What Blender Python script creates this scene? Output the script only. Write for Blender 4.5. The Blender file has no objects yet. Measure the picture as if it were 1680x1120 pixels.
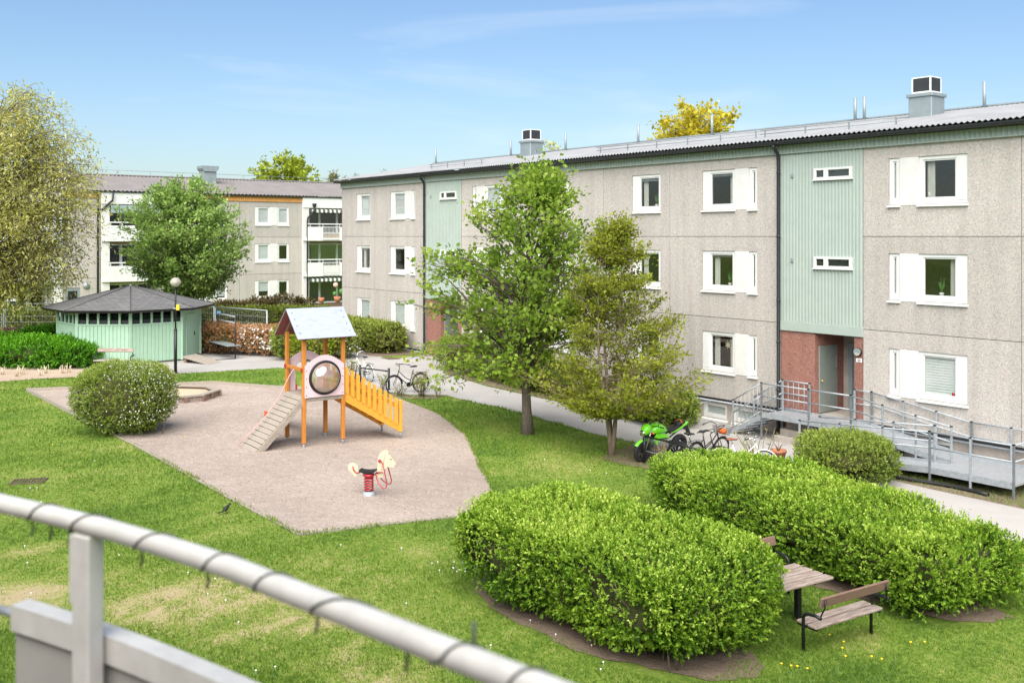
import bpy, bmesh, math, random
import numpy as np
from mathutils import Vector, Matrix

random.seed(7)
rng = np.random.default_rng(11)
R = math.radians
scene = bpy.context.scene
col = scene.collection

# ---------------------------------------------------------------- camera, sky, sun, exposure
F = 1650.0            # focal length in pixels of the 1680 px wide photograph
CZ = 6.3              # eye height (second-floor balcony)
VH = 388.0            # horizon row
cam_d = bpy.data.cameras.new('camera')
cam = bpy.data.objects.new('camera', cam_d)
col.objects.link(cam)
cam.location = (0, 0, CZ)
cam.rotation_euler = (R(90), 0, 0)
cam_d.sensor_width = 36.0
cam_d.lens = 36.0 * F / 1680.0
cam_d.shift_y = -(560.0 - VH) / 1680.0
cam_d.clip_start = 0.05
cam_d.clip_end = 3000
cam_d.dof.use_dof = True
cam_d.dof.focus_distance = 26.0
cam_d.dof.aperture_fstop = 3.6
scene.camera = cam

SUN_EL, SUN_AZ = R(50), R(190)      # azimuth: compass style from +Y clockwise (light comes from behind, left of the camera)
world = bpy.data.worlds.new('World')
scene.world = world
world.use_nodes = True
wn = world.node_tree
for n in list(wn.nodes):
    wn.nodes.remove(n)
w_out = wn.nodes.new('ShaderNodeOutputWorld')
w_bg = wn.nodes.new('ShaderNodeBackground')
w_bg.inputs['Strength'].default_value = 0.103
w_sky = wn.nodes.new('ShaderNodeTexSky')
w_sky.sky_type = 'NISHITA'
w_sky.sun_disc = False
w_sky.sun_elevation = SUN_EL
w_sky.sun_rotation = SUN_AZ
w_sky.air_density = 1.0
w_sky.dust_density = 1.4
w_sky.ozone_density = 3.0
# thin streaks of cirrus over the whole sky
w_tc = wn.nodes.new('ShaderNodeTexCoord')
w_map = wn.nodes.new('ShaderNodeMapping')
w_map.inputs['Rotation'].default_value = (0.0, R(-20), R(40))
w_map.inputs['Location'].default_value = (0.4, 2.2, 1.1)
w_map.inputs['Scale'].default_value = (1.2, 1.5, 6.0)
w_no = wn.nodes.new('ShaderNodeTexNoise')
w_no.inputs['Scale'].default_value = 1.7
w_no.inputs['Detail'].default_value = 7
w_no.inputs['Roughness'].default_value = 0.55
w_no.inputs['Distortion'].default_value = 0.6
w_rmp = wn.nodes.new('ShaderNodeMapRange')
w_rmp.inputs['From Min'].default_value = 0.53
w_rmp.inputs['From Max'].default_value = 0.95
w_rmp.inputs['To Min'].default_value = 0.0
w_rmp.inputs['To Max'].default_value = 0.6
w_mix = wn.nodes.new('ShaderNodeMix')
w_mix.data_type = 'RGBA'
w_mix.inputs['B'].default_value = (6.5, 6.7, 7.0, 1)
wn.links.new(w_tc.outputs['Generated'], w_map.inputs['Vector'])
wn.links.new(w_map.outputs['Vector'], w_no.inputs['Vector'])
wn.links.new(w_no.outputs['Fac'], w_rmp.inputs['Value'])
wn.links.new(w_rmp.outputs['Result'], w_mix.inputs['Factor'])
w_hs = wn.nodes.new('ShaderNodeHueSaturation')
w_hs.inputs['Saturation'].default_value = 1.07
wn.links.new(w_sky.outputs['Color'], w_hs.inputs['Color'])
wn.links.new(w_hs.outputs['Color'], w_mix.inputs['A'])
wn.links.new(w_mix.outputs['Result'], w_bg.inputs['Color'])
wn.links.new(w_bg.outputs['Background'], w_out.inputs['Surface'])

sun_d = bpy.data.lights.new('sun', 'SUN')
sun_d.energy = 5.0
sun_d.angle = R(75)
sun_d.color = (1.0, 0.95, 0.87)
sun = bpy.data.objects.new('sun', sun_d)
col.objects.link(sun)
sdir = Vector((math.sin(SUN_AZ) * math.cos(SUN_EL), math.cos(SUN_AZ) * math.cos(SUN_EL), math.sin(SUN_EL)))
sun.rotation_euler = sdir.to_track_quat('Z', 'Y').to_euler()

vs = scene.view_settings
vs.view_transform = 'Standard'
vs.look = 'None'
vs.exposure = 0.72
vs.gamma = 1.0
vs.use_curve_mapping = False

# ---------------------------------------------------------------- helpers
def zg(x):
    t = min(1.0, max(0.0, (x + 7.0) / 14.0))
    return 0.8 - 0.7 * t * t * (3 - 2 * t)

def zgv(x):
    t = np.clip((x + 7.0) / 14.0, 0, 1)
    return 0.8 - 0.7 * t * t * (3 - 2 * t)

def G(u, v):
    """ground point under a photograph pixel"""
    h = 5.8
    for _ in range(12):
        Y = h * F / (v - VH)
        X = (u - 840.0) / F * Y
        h = CZ - zg(X)
    return (X, Y, zg(X))

def PX(u, v, Y):
    return ((u - 840.0) / F * Y, Y, CZ - (v - VH) / F * Y)

class MB:
    """collects shapes for one mesh"""
    def __init__(s):
        s.v = []; s.f = []; s.sm = []
    def add(s, vs_, fs, smooth=False):
        o = len(s.v)
        s.v += [tuple(p) for p in vs_]
        s.f += [tuple(i + o for i in f) for f in fs]
        s.sm += [smooth] * len(fs)
        return s
    def box(s, x0, x1, y0, y1, z0, z1, M=None):
        p = [(x0, y0, z0), (x1, y0, z0), (x1, y1, z0), (x0, y1, z0), (x0, y0, z1), (x1, y0, z1), (x1, y1, z1), (x0, y1, z1)]
        if M is not None:
            p = [M @ Vector(q) for q in p]
        return s.add(p, [(3, 2, 1, 0), (4, 5, 6, 7), (0, 1, 5, 4), (1, 2, 6, 5), (2, 3, 7, 6), (3, 0, 4, 7)])
    def bbox(s, x0, x1, y0, y1, z0, z1, b=0.008, M=None):
        """box with chamfered edges"""
        x0, x1 = sorted((x0, x1)); y0, y1 = sorted((y0, y1)); z0, z1 = sorted((z0, z1))
        b = min(b, (x1 - x0) * .45, (y1 - y0) * .45, (z1 - z0) * .45)
        bm = bmesh.new()
        r = bmesh.ops.create_cube(bm, size=1.0)
        for q in bm.verts:
            q.co = Vector(((x0 + x1) / 2 + q.co.x * (x1 - x0), (y0 + y1) / 2 + q.co.y * (y1 - y0), (z0 + z1) / 2 + q.co.z * (z1 - z0)))
        bmesh.ops.bevel(bm, geom=bm.edges[:], offset=b, segments=1, affect='EDGES')
        bm.verts.ensure_lookup_table()
        p = [(M @ q.co) if M is not None else q.co.copy() for q in bm.verts]
        f = [[q.index for q in fc.verts] for fc in bm.faces]
        bm.free()
        return s.add(p, f)
    def tube(s, path, r, n=8, cap=True, closed=False):
        path = [Vector(p) for p in path]
        m = len(path)
        rs = r if isinstance(r, (list, tuple)) else [r] * m
        vs_, fs = [], []
        up = None
        for i, p in enumerate(path):
            if closed:
                t = path[(i + 1) % m] - path[i - 1]
            else:
                t = path[min(i + 1, m - 1)] - path[max(i - 1, 0)]
            if t.length < 1e-9:
                t = Vector((0, 0, 1))
            t.normalize()
            if up is None:
                up = Vector((0, 0, 1)) if abs(t.z) < .9 else Vector((1, 0, 0))
            a = up - t * up.dot(t)
            if a.length < 1e-6:
                a = Vector((1, 0, 0)) - t * t.x
            a.normalize()
            b = t.cross(a)
            up = a
            for k in range(n):
                an = 2 * math.pi * k / n
                vs_.append(p + (a * math.cos(an) + b * math.sin(an)) * rs[i])
        seg = m if closed else m - 1
        for i in range(seg):
            j = (i + 1) % m
            for k in range(n):
                k2 = (k + 1) % n
                fs.append((i * n + k, i * n + k2, j * n + k2, j * n + k))
        s.add(vs_, fs, True)
        if cap and not closed:
            o = len(s.v) - len(vs_)
            s.f.append(tuple(o + k for k in reversed(range(n)))); s.sm.append(False)
            s.f.append(tuple(o + (m - 1) * n + k for k in range(n))); s.sm.append(False)
        return s
    def prism(s, poly, a0, a1, axis='z', M=None):
        """poly (2D) extruded; axis = extrusion axis"""
        n = len(poly)
        def pt(p, a):
            if axis == 'z': q = (p[0], p[1], a)
            elif axis == 'y': q = (p[0], a, p[1])
            else: q = (a, p[0], p[1])
            return (M @ Vector(q)) if M is not None else Vector(q)
        vs_ = [pt(p, a0) for p in poly] + [pt(p, a1) for p in poly]
        fs = [tuple(reversed(range(n))), tuple(range(n, 2 * n))]
        for i in range(n):
            j = (i + 1) % n
            fs.append((i, j, n + j, n + i))
        return s.add(vs_, fs)
    def lathe(s, prof, n=20, M=None, smooth=True):
        """prof = [(r, z)...]"""
        vs_, fs = [], []
        for r, z in prof:
            for k in range(n):
                an = 2 * math.pi * k / n
                q = Vector((r * math.cos(an), r * math.sin(an), z))
                vs_.append((M @ q) if M is not None else q)
        for i in range(len(prof) - 1):
            for k in range(n):
                k2 = (k + 1) % n
                fs.append((i * n + k, i * n + k2, (i + 1) * n + k2, (i + 1) * n + k))
        return s.add(vs_, fs, smooth)
    def ball(s, c, r, sx=1, sy=1, sz=1, n=12, M=None):
        vs_, fs = [], []
        m = n // 2
        for i in range(m + 1):
            ph = math.pi * i / m
            for k in range(n):
                an = 2 * math.pi * k / n
                q = Vector((c[0] + r * sx * math.sin(ph) * math.cos(an), c[1] + r * sy * math.sin(ph) * math.sin(an), c[2] + r * sz * math.cos(ph)))
                vs_.append((M @ q) if M is not None else q)
        for i in range(m):
            for k in range(n):
                k2 = (k + 1) % n
                fs.append((i * n + k, (i + 1) * n + k, (i + 1) * n + k2, i * n + k2))
        return s.add(vs_, fs, True)
    def mesh(s, name):
        me = bpy.data.meshes.new(name)
        me.from_pydata([tuple(p) for p in s.v], [], s.f)
        me.polygons.foreach_set('use_smooth', s.sm)
        bm = bmesh.new(); bm.from_mesh(me)
        bmesh.ops.recalc_face_normals(bm, faces=bm.faces)
        bm.to_mesh(me); bm.free()
        me.update()
        return me
    def build(s, name, m, parent=None):
        return link(name, s.mesh(name), m, parent)

def link(name, me, m, parent=None):
    o = bpy.data.objects.new(name, me)
    col.objects.link(o)
    if m is not None and len(me.materials) == 0:
        me.materials.append(m)
    if parent is not None:
        o.parent = parent
    return o

def tag(o, label=None, cat=None, group=None, kind=None):
    if label: o['label'] = label
    if cat: o['category'] = cat
    if group: o['group'] = group
    if kind: o['kind'] = kind
    return o

def thing(name, label, cat, loc=(0, 0, 0), rz=0.0, group=None):
    o = bpy.data.objects.new(name, None)
    col.objects.link(o)
    o.empty_display_size = 0.2
    o.location = loc
    o.rotation_euler = (0, 0, rz)
    return tag(o, label, cat, group)

def dup(root, loc, rz, label=None):
    r = root.copy(); col.objects.link(r)
    r.location = loc; r.rotation_euler = (0, 0, rz)
    if label: r['label'] = label
    for ch in list(root.children):
        c = ch.copy(); col.objects.link(c); c.parent = r
        for g in list(ch.children):
            d = g.copy(); col.objects.link(d); d.parent = c
    return r

# ---------------------------------------------------------------- materials
def nodes_of(name):
    m = bpy.data.materials.new(name)
    m.use_nodes = True
    nt = m.node_tree
    return m, nt, nt.nodes, nt.links, nt.nodes['Principled BSDF']

def mat(name, c, rough=0.6, var=0.12, scale=6.0, metal=0.0, bump=0.0, bscale=40.0, spec=0.4, c2=None, stretch=None, coat=0.0):
    m, nt, N, L, P = nodes_of(name)
    tc = N.new('ShaderNodeTexCoord')
    src = tc.outputs['Object']
    if stretch:
        mp = N.new('ShaderNodeMapping'); mp.inputs['Scale'].default_value = stretch
        L.new(src, mp.inputs['Vector']); src = mp.outputs['Vector']
    no = N.new('ShaderNodeTexNoise')
    no.inputs['Scale'].default_value = scale
    no.inputs['Detail'].default_value = 6
    no.inputs['Roughness'].default_value = 0.65
    L.new(src, no.inputs['Vector'])
    rp = N.new('ShaderNodeValToRGB')
    a = c2 if c2 else tuple(max(0, q * (1 - var)) for q in c)
    b = c if c2 else tuple(min(1, q * (1 + var)) for q in c)
    rp.color_ramp.elements[0].position = 0.32
    rp.color_ramp.elements[1].position = 0.68
    rp.color_ramp.elements[0].color = (*a, 1)
    rp.color_ramp.elements[1].color = (*b, 1)
    L.new(no.outputs['Fac'], rp.inputs['Fac'])
    L.new(rp.outputs['Color'], P.inputs['Base Color'])
    P.inputs['Roughness'].default_value = rough
    P.inputs['Metallic'].default_value = metal
    P.inputs['Specular IOR Level'].default_value = spec
    P.inputs['Coat Weight'].default_value = coat
    if bump > 0:
        nb = N.new('ShaderNodeTexNoise')
        nb.inputs['Scale'].default_value = bscale
        nb.inputs['Detail'].default_value = 4
        L.new(src, nb.inputs['Vector'])
        bp = N.new('ShaderNodeBump')
        bp.inputs['Strength'].default_value = bump
        bp.inputs['Distance'].default_value = 0.02
        L.new(nb.outputs['Fac'], bp.inputs['Height'])
        L.new(bp.outputs['Normal'], P.inputs['Normal'])
    return m

def leafmat(name, cols, trans=0.35, rough=0.5):
    """cols: list of (position, rgb) over the per-leaf tone value"""
    m, nt, N, L, P = nodes_of(name)
    at = N.new('ShaderNodeAttribute'); at.attribute_name = 'tone_val'
    rp = N.new('ShaderNodeValToRGB')
    el = rp.color_ramp.elements
    el[0].position, el[0].color = cols[0][0], (*cols[0][1], 1)
    el[1].position, el[1].color = cols[-1][0], (*cols[-1][1], 1)
    for p, c in cols[1:-1]:
        e = el.new(p); e.color = (*c, 1)
    L.new(at.outputs['Fac'], rp.inputs['Fac'])
    L.new(rp.outputs['Color'], P.inputs['Base Color'])
    P.inputs['Roughness'].default_value = rough
    P.inputs['Specular IOR Level'].default_value = 0.35
    tr = N.new('ShaderNodeBsdfTranslucent')
    L.new(rp.outputs['Color'], tr.inputs['Color'])
    mx = N.new('ShaderNodeMixShader'); mx.inputs['Fac'].default_value = trans
    L.new(P.outputs['BSDF'], mx.inputs[1]); L.new(tr.outputs['BSDF'], mx.inputs[2])
    L.new(mx.outputs['Shader'], N['Material Output'].inputs['Surface'])
    return m

def speckle(name, c_lo, c_mid, c_hi, scale=11.0, fine=60.0, bump=0.6, sat=0.55):
    """exposed-aggregate concrete"""
    m, nt, N, L, P = nodes_of(name)
    tc = N.new('ShaderNodeTexCoord')
    n1 = N.new('ShaderNodeTexNoise'); n1.inputs['Scale'].default_value = scale; n1.inputs['Detail'].default_value = 5; n1.inputs['Roughness'].default_value = 0.7
    n1.inputs['Distortion'].default_value = 1.2
    n2 = N.new('ShaderNodeTexVoronoi'); n2.inputs['Scale'].default_value = fine
    n3 = N.new('ShaderNodeTexNoise'); n3.inputs['Scale'].default_value = 0.5; n3.inputs['Detail'].default_value = 4
    for n in (n1, n2, n3):
        L.new(tc.outputs['Object'], n.inputs['Vector'])
    rp = N.new('ShaderNodeValToRGB')
    e = rp.color_ramp.elements
    e[0].position, e[0].color = 0.34, (*c_lo, 1)
    e[1].position, e[1].color = 0.66, (*c_hi, 1)
    q = e.new(0.5); q.color = (*c_mid, 1)
    L.new(n1.outputs['Fac'], rp.inputs['Fac'])
    mx = N.new('ShaderNodeMix'); mx.data_type = 'RGBA'; mx.blend_type = 'MULTIPLY'
    mx.inputs['Factor'].default_value = 0.35
    L.new(rp.outputs['Color'], mx.inputs['A']); L.new(n2.outputs['Color'], mx.inputs['B'])
    hs = N.new('ShaderNodeHueSaturation'); hs.inputs['Saturation'].default_value = sat
    L.new(mx.outputs['Result'], hs.inputs['Color'])
    mr = N.new('ShaderNodeMapRange'); mr.inputs['To Min'].default_value = 1.06; mr.inputs['To Max'].default_value = 1.3
    L.new(n3.outputs['Fac'], mr.inputs['Value'])
    # each cast panel has its own tone; rain has run down it in faint streaks
    oi = N.new('ShaderNodeObjectInfo')
    mo = N.new('ShaderNodeMapRange'); mo.inputs['To Min'].default_value = 0.94; mo.inputs['To Max'].default_value = 1.05
    L.new(oi.outputs['Random'], mo.inputs['Value'])
    mp = N.new('ShaderNodeMapping'); mp.inputs['Scale'].default_value = (3.2, 3.2, 0.22)
    L.new(tc.outputs['Object'], mp.inputs['Vector'])
    n4 = N.new('ShaderNodeTexNoise'); n4.inputs['Scale'].default_value = 1.0; n4.inputs['Detail'].default_value = 5
    L.new(mp.outputs['Vector'], n4.inputs['Vector'])
    ms = N.new('ShaderNodeMapRange'); ms.inputs['From Min'].default_value = .3; ms.inputs['From Max'].default_value = .6; ms.inputs['To Min'].default_value = 0.88; ms.inputs['To Max'].default_value = 1.0
    L.new(n4.outputs['Fac'], ms.inputs['Value'])
    m1 = N.new('ShaderNodeMath'); m1.operation = 'MULTIPLY'; m2 = N.new('ShaderNodeMath'); m2.operation = 'MULTIPLY'
    L.new(mr.outputs['Result'], m1.inputs[0]); L.new(mo.outputs['Result'], m1.inputs[1])
    L.new(m1.outputs[0], m2.inputs[0]); L.new(ms.outputs['Result'], m2.inputs[1])
    L.new(m2.outputs[0], hs.inputs['Value'])
    L.new(hs.outputs['Color'], P.inputs['Base Color'])
    P.inputs['Roughness'].default_value = 0.9
    P.inputs['Specular IOR Level'].default_value = 0.2
    bp = N.new('ShaderNodeBump'); bp.inputs['Strength'].default_value = bump; bp.inputs['Distance'].default_value = 0.015
    L.new(n1.outputs['Fac'], bp.inputs['Height']); L.new(bp.outputs['Normal'], P.inputs['Normal'])
    return m

def glassmat(name, tint=(0.82, 0.85, 0.83), ior=1.55):
    m = bpy.data.materials.new(name); m.use_nodes = True
    nt = m.node_tree; N, L = nt.nodes, nt.links
    N.remove(N['Principled BSDF'])
    tr = N.new('ShaderNodeBsdfTransparent'); tr.inputs['Color'].default_value = (*tint, 1)
    gl = N.new('ShaderNodeBsdfGlossy'); gl.inputs['Roughness'].default_value = 0.01
    gl.inputs['Color'].default_value = (0.9, 0.93, 0.95, 1)
    # grazing reflection from the facing angle: the same from both sides of the thin sheet
    lw = N.new('ShaderNodeLayerWeight'); lw.inputs['Blend'].default_value = 0.5
    pw = N.new('ShaderNodeMath'); pw.operation = 'POWER'; pw.inputs[1].default_value = 3.5
    L.new(lw.outputs['Facing'], pw.inputs[0])
    fr = N.new('ShaderNodeMath'); fr.operation = 'MULTIPLY_ADD'; fr.inputs[1].default_value = 0.75
    fr.inputs[2].default_value = 2.2 * ((ior - 1) / (ior + 1)) ** 2
    fr.use_clamp = True
    L.new(pw.outputs[0], fr.inputs[0])
    mx = N.new('ShaderNodeMixShader')
    L.new(fr.outputs[0], mx.inputs['Fac']); L.new(tr.outputs['BSDF'], mx.inputs[1]); L.new(gl.outputs['BSDF'], mx.inputs[2])
    L.new(mx.outputs['Shader'], N['Material Output'].inputs['Surface'])
    return m

M = {}
M['aggregate'] = speckle('aggregate', (0.32, 0.262, 0.208), (0.460, 0.389, 0.314), (0.568, 0.488, 0.401), 24.0, sat=0.52)
M['aggregate_red'] = speckle('aggregate_red', (0.17, 0.066, 0.048), (0.285, 0.118, 0.085), (0.40, 0.20, 0.15), 22.0, sat=0.9)
M['joint'] = mat('joint', (0.13, 0.12, 0.11), 0.9)
M['concrete'] = mat('concrete', (0.36, 0.32, 0.28), 0.85, 0.2, 3, bump=0.25)
M['white'] = mat('white_paint', (0.68, 0.68, 0.655), 0.45, 0.04, 4)
M['white_render'] = mat('white_render', (0.64, 0.63, 0.60), 0.6, 0.06, 3)
M['green_metal'] = mat('green_metal', (0.345, 0.405, 0.36), 0.45, 0.05, 2)
M['orange_wood'] = mat('orange_board', (0.62, 0.30, 0.09), 0.6, 0.12, 5)
M['tan'] = mat('tan_wall', (0.52, 0.36, 0.19), 0.7, 0.1, 3)
M['roof_grey'] = mat('roof_grey', (0.265, 0.268, 0.272), 0.6, 0.16, 1.2, bump=0.1)
M['roof_brown'] = mat('roof_brown', (0.185, 0.168, 0.158), 0.6, 0.12, 1.0)
M['gutter'] = mat('gutter_black', (0.022, 0.024, 0.027), 0.4, 0.2)
M['galv'] = mat('galvanised', (0.34, 0.37, 0.39), 0.55, 0.18, 9, metal=0.35)
M['galv_deck'] = mat('galvanised_deck', (0.38, 0.40, 0.42), 0.5, 0.14, 7, metal=0.4, bump=0.2, bscale=60)
M['black_metal'] = mat('black_metal', (0.012, 0.013, 0.014), 0.4, 0.2)
M['black_plastic'] = mat('black_plastic', (0.014, 0.014, 0.015), 0.5, 0.2)
M['dark_mesh_and_backing'] = mat('dark_mesh_and_backing', (0.03, 0.032, 0.036), 0.6)  # also colours the sheets that stand in for unlit interiors
M['interior'] = mat('interior_wall', (0.42, 0.40, 0.36), 0.9)
M['interior_floor'] = mat('interior_floor', (0.10, 0.07, 0.045), 0.6)
M['blind'] = mat('blind', (0.68, 0.70, 0.70), 0.7, 0.04, 3)
M['curtain'] = mat('curtain', (0.55, 0.54, 0.50), 0.85, 0.15, 9, stretch=(6, 6, .4))
M['glass'] = glassmat('window_glass')
M['balcony_glass'] = glassmat('balcony_glass', (0.72, 0.80, 0.78), 1.7)
M['vent_grey'] = mat('vent_grey', (0.26, 0.30, 0.31), 0.45, 0.1, 3, metal=0.2)
M['door_green'] = mat('door_green', (0.20, 0.225, 0.20), 0.45, 0.06)
M['brass'] = mat('brass', (0.75, 0.50, 0.16), 0.3, 0.05, metal=0.9)
M['mint'] = mat('mint_paint', (0.335, 0.505, 0.365), 0.6, 0.06, 2.5)
M['mint_dark'] = mat('mint_paint_trim', (0.27, 0.42, 0.30), 0.6, 0.06, 2.5)
M['old_wood'] = mat('weathered_wood', (0.43, 0.36, 0.31), 0.85, 0.4, 5, c2=(0.14, 0.09, 0.07), stretch=(.8, 11, 11), bump=0.5, bscale=8)
M['grey_wood'] = mat('grey_wood', (0.40, 0.35, 0.29), 0.85, 0.3, 7, c2=(0.22, 0.185, 0.15), stretch=(1, 9, 9), bump=0.4, bscale=8)
M['brown_wood'] = mat('brown_stained_wood', (0.19, 0.115, 0.085), 0.7, 0.25, 8, stretch=(1, 9, 9), bump=0.3, bscale=8)
M['orange_post'] = mat('orange_stained_wood', (0.56, 0.225, 0.035), 0.55, 0.2, 6, c2=(0.42, 0.15, 0.028), stretch=(9, 9, 1.0), bump=0.15, bscale=9)
M['yellow_board'] = mat('yellow_stained_board', (0.72, 0.335, 0.04), 0.55, 0.1, 6, stretch=(6, 6, 1.0), bump=0.1, bscale=9)
M['pink'] = mat('pink_board', (0.68, 0.51, 0.535), 0.5, 0.05)
M['maroon'] = mat('maroon_board', (0.23, 0.075, 0.075), 0.55, 0.12)
M['roof_sheet'] = mat('pale_roof_sheet', (0.33, 0.36, 0.445), 0.5, 0.12, 5, stretch=(1, 5, 1))
M['slide_red'] = mat('slide_red', (0.58, 0.085, 0.035), 0.4, 0.1)
M['rope'] = mat('pink_rope', (0.62, 0.35, 0.32), 0.9, 0.15, 30)
M['red_metal'] = mat('red_metal', (0.36, 0.02, 0.028), 0.35, 0.1, coat=0.3)
M['cream'] = mat('cream_board', (0.60, 0.51, 0.36), 0.5, 0.05)
M['lime'] = mat('lime_paint', (0.16, 0.62, 0.02), 0.25, 0.06, coat=0.7)
M['chrome'] = mat('chrome', (0.62, 0.63, 0.65), 0.2, 0.05, metal=1.0)
M['silver'] = mat('silver_alloy', (0.42, 0.43, 0.44), 0.35, 0.1, metal=0.85)
M['rubber'] = mat('tyre_rubber', (0.016, 0.016, 0.017), 0.8)
M['leather'] = mat('brown_saddle', (0.20, 0.065, 0.032), 0.5)
M['orange_bag'] = mat('orange_fabric', (0.80, 0.16, 0.02), 0.7)
M['terracotta'] = mat('terracotta', (0.40, 0.155, 0.085), 0.8, 0.2, 8)
M['twig'] = mat('twig_bark', (0.20, 0.15, 0.105), 0.9, 0.25, 20)
M['cut_twig'] = mat('cut_twig', (0.55, 0.46, 0.33), 0.9, 0.15, 20)
M['bark'] = mat('tree_bark', (0.20, 0.165, 0.13), 0.95, 0.35, 7, c2=(0.075, 0.06, 0.048), stretch=(5, 5, 1.2), bump=0.9, bscale=14)
M['bark_pale'] = mat('pale_bark', (0.30, 0.235, 0.165), 0.95, 0.3, 7, c2=(0.14, 0.105, 0.075), stretch=(5, 5, 1.2), bump=0.7, bscale=14)
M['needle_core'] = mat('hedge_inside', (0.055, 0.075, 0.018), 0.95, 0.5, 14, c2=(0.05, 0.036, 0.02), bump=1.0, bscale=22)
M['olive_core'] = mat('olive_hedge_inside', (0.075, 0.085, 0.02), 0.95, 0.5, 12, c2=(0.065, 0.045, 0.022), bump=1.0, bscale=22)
M['rail_paint'] = mat('rail_lacquer', (0.53, 0.52, 0.485), 0.38, 0.10, 14, spec=0.5)
M['rail_panel'] = mat('rail_panel', (0.34, 0.335, 0.31), 0.6, 0.05)
M['cable'] = mat('dark_cable', (0.06, 0.07, 0.06), 0.6)
M['sign_white'] = mat('sign_white', (0.80, 0.80, 0.78), 0.5, 0.02)
M['sign_blue'] = mat('sign_blue', (0.18, 0.45, 0.70), 0.5, 0.05)
M['sign_ink'] = mat('sign_ink', (0.02, 0.02, 0.02), 0.6)
M['yellow_box'] = mat('yellow_box', (0.80, 0.50, 0.03), 0.5)
M['stripe_light'] = mat('awning_light', (0.72, 0.71, 0.66), 0.9)
M['stripe_dark'] = mat('awning_dark', (0.10, 0.12, 0.10), 0.9)
M['plant_green'] = mat('plant_green', (0.07, 0.20, 0.04), 0.6)
M['petal_pink'] = mat('petal_pink', (0.80, 0.42, 0.36), 0.7)
M['bird'] = mat('black_feather', (0.012, 0.011, 0.010), 0.6)
M['beak'] = mat('beak', (0.65, 0.36, 0.03), 0.5)
M['dandelion'] = mat('dandelion', (0.85, 0.62, 0.02), 0.7)
M['daisy'] = mat('daisy', (0.82, 0.82, 0.80), 0.7)
M['slatred'] = mat('dark_red_slat', (0.085, 0.022, 0.024), 0.6)
M['iron'] = mat('rusty_iron', (0.11, 0.08, 0.055), 0.9, 0.3, 12)
M['lampglass'] = mat('lamp_bowl', (0.40, 0.385, 0.33), 0.3, 0.1)
M['lampcap'] = mat('lamp_cap', (0.30, 0.285, 0.235), 0.45, 0.1)
M['green_screen'] = mat('green_plastic_screen', (0.36, 0.46, 0.41), 0.5, 0.08)

# shingles of the summerhouse roof: small tabs in rows
def shingle_mat():
    m, nt, N, L, P = nodes_of('roof_shingle')
    tc = N.new('ShaderNodeTexCoord')
    br = N.new('ShaderNodeTexBrick')
    br.inputs['Scale'].default_value = 1.0
    br.inputs['Brick Width'].default_value = 0.34
    br.inputs['Row Height'].default_value = 0.2
    br.inputs['Mortar Size'].default_value = 0.012
    br.inputs['Color1'].default_value = (0.105, 0.10, 0.10, 1)
    br.inputs['Color2'].default_value = (0.145, 0.137, 0.135, 1)
    br.inputs['Mortar'].default_value = (0.06, 0.057, 0.057, 1)
    L.new(tc.outputs['UV'], br.inputs['Vector'])
    no = N.new('ShaderNodeTexNoise'); no.inputs['Scale'].default_value = 40
    L.new(tc.outputs['Object'], no.inputs['Vector'])
    mx = N.new('ShaderNodeMix'); mx.data_type = 'RGBA'; mx.blend_type = 'OVERLAY'; mx.inputs['Factor'].default_value = 0.5
    L.new(br.outputs['Color'], mx.inputs['A']); L.new(no.outputs['Color'], mx.inputs['B'])
    hs = N.new('ShaderNodeHueSaturation'); hs.inputs['Saturation'].default_value = 0.35
    L.new(mx.outputs['Result'], hs.inputs['Color'])
    L.new(hs.outputs['Color'], P.inputs['Base Color'])
    P.inputs['Roughness'].default_value = 0.9
    bp = N.new('ShaderNodeBump'); bp.inputs['Strength'].default_value = 0.6; bp.inputs['Distance'].default_value = 0.02
    L.new(br.outputs['Fac'], bp.inputs['Height']); bp.invert = True
    L.new(bp.outputs['Normal'], P.inputs['Normal'])
    return m
M['shingle'] = shingle_mat()

# ---------------------------------------------------------------- ground
def sines(x, y, seed, sc):
    r = np.random.default_rng(seed)
    o = np.zeros_like(x)
    for i in range(9):
        a = r.uniform(0, 2 * math.pi); k = sc * (0.55 + 0.42 * i)
        o = o + np.sin((x * math.cos(a) + y * math.sin(a)) * k + r.uniform(0, 6.3)) / (1 + 0.25 * i)
    return o / 3.0

DRY_SPOTS = [(80, 950, 1.6, .9), (330, 985, 2.0, .9), (230, 1000, 1.0, .7), (560, 1060, 2.0, .85), (650, 1090, 1.6, .8), (60, 900, 1.2, .8),
             (560, 930, 1.3, .55), (640, 960, 1.2, .5), (850, 770, 1.6, .5), (900, 745, 1.5, .6), (700, 905, 1.2, .4), (160, 690, .8, .6),
             (1410, 1050, .9, .7), (1250, 1100, .7, .5), (950, 800, 1.6, .35), (820, 705, 1.0, .6), (430, 1040, 1.2, .6), (20, 1000, 1.4, .7),
             (760, 655, .9, .8), (50, 780, 1.4, .5), (480, 970, 1.0, .5), (340, 840, 1.5, .35), (870, 1040, .8, .5)]
DRY_SPOTS = [(G(u, v)[0], G(u, v)[1], r, a) for u, v, r, a in DRY_SPOTS]

def dryness(x, y):
    n = sines(x, y, 3, 0.55) * 0.42 + sines(x, y, 5, 1.7) * 0.33 + sines(x, y, 8, 4.2) * 0.27
    d = 0.27 + 0.32 * n
    for sx, sy, r, a in DRY_SPOTS:
        q = ((x - sx) ** 2 + ((y - sy) / 1.4) ** 2) / (r * r * .42)
        d = d + a * .40 * np.exp(-q * 1.6) * (0.30 + 1.0 * np.clip(sines(x, y, 12, 4.0) + .4, 0, 1))
    return np.clip(d, 0, 1.2)

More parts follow.
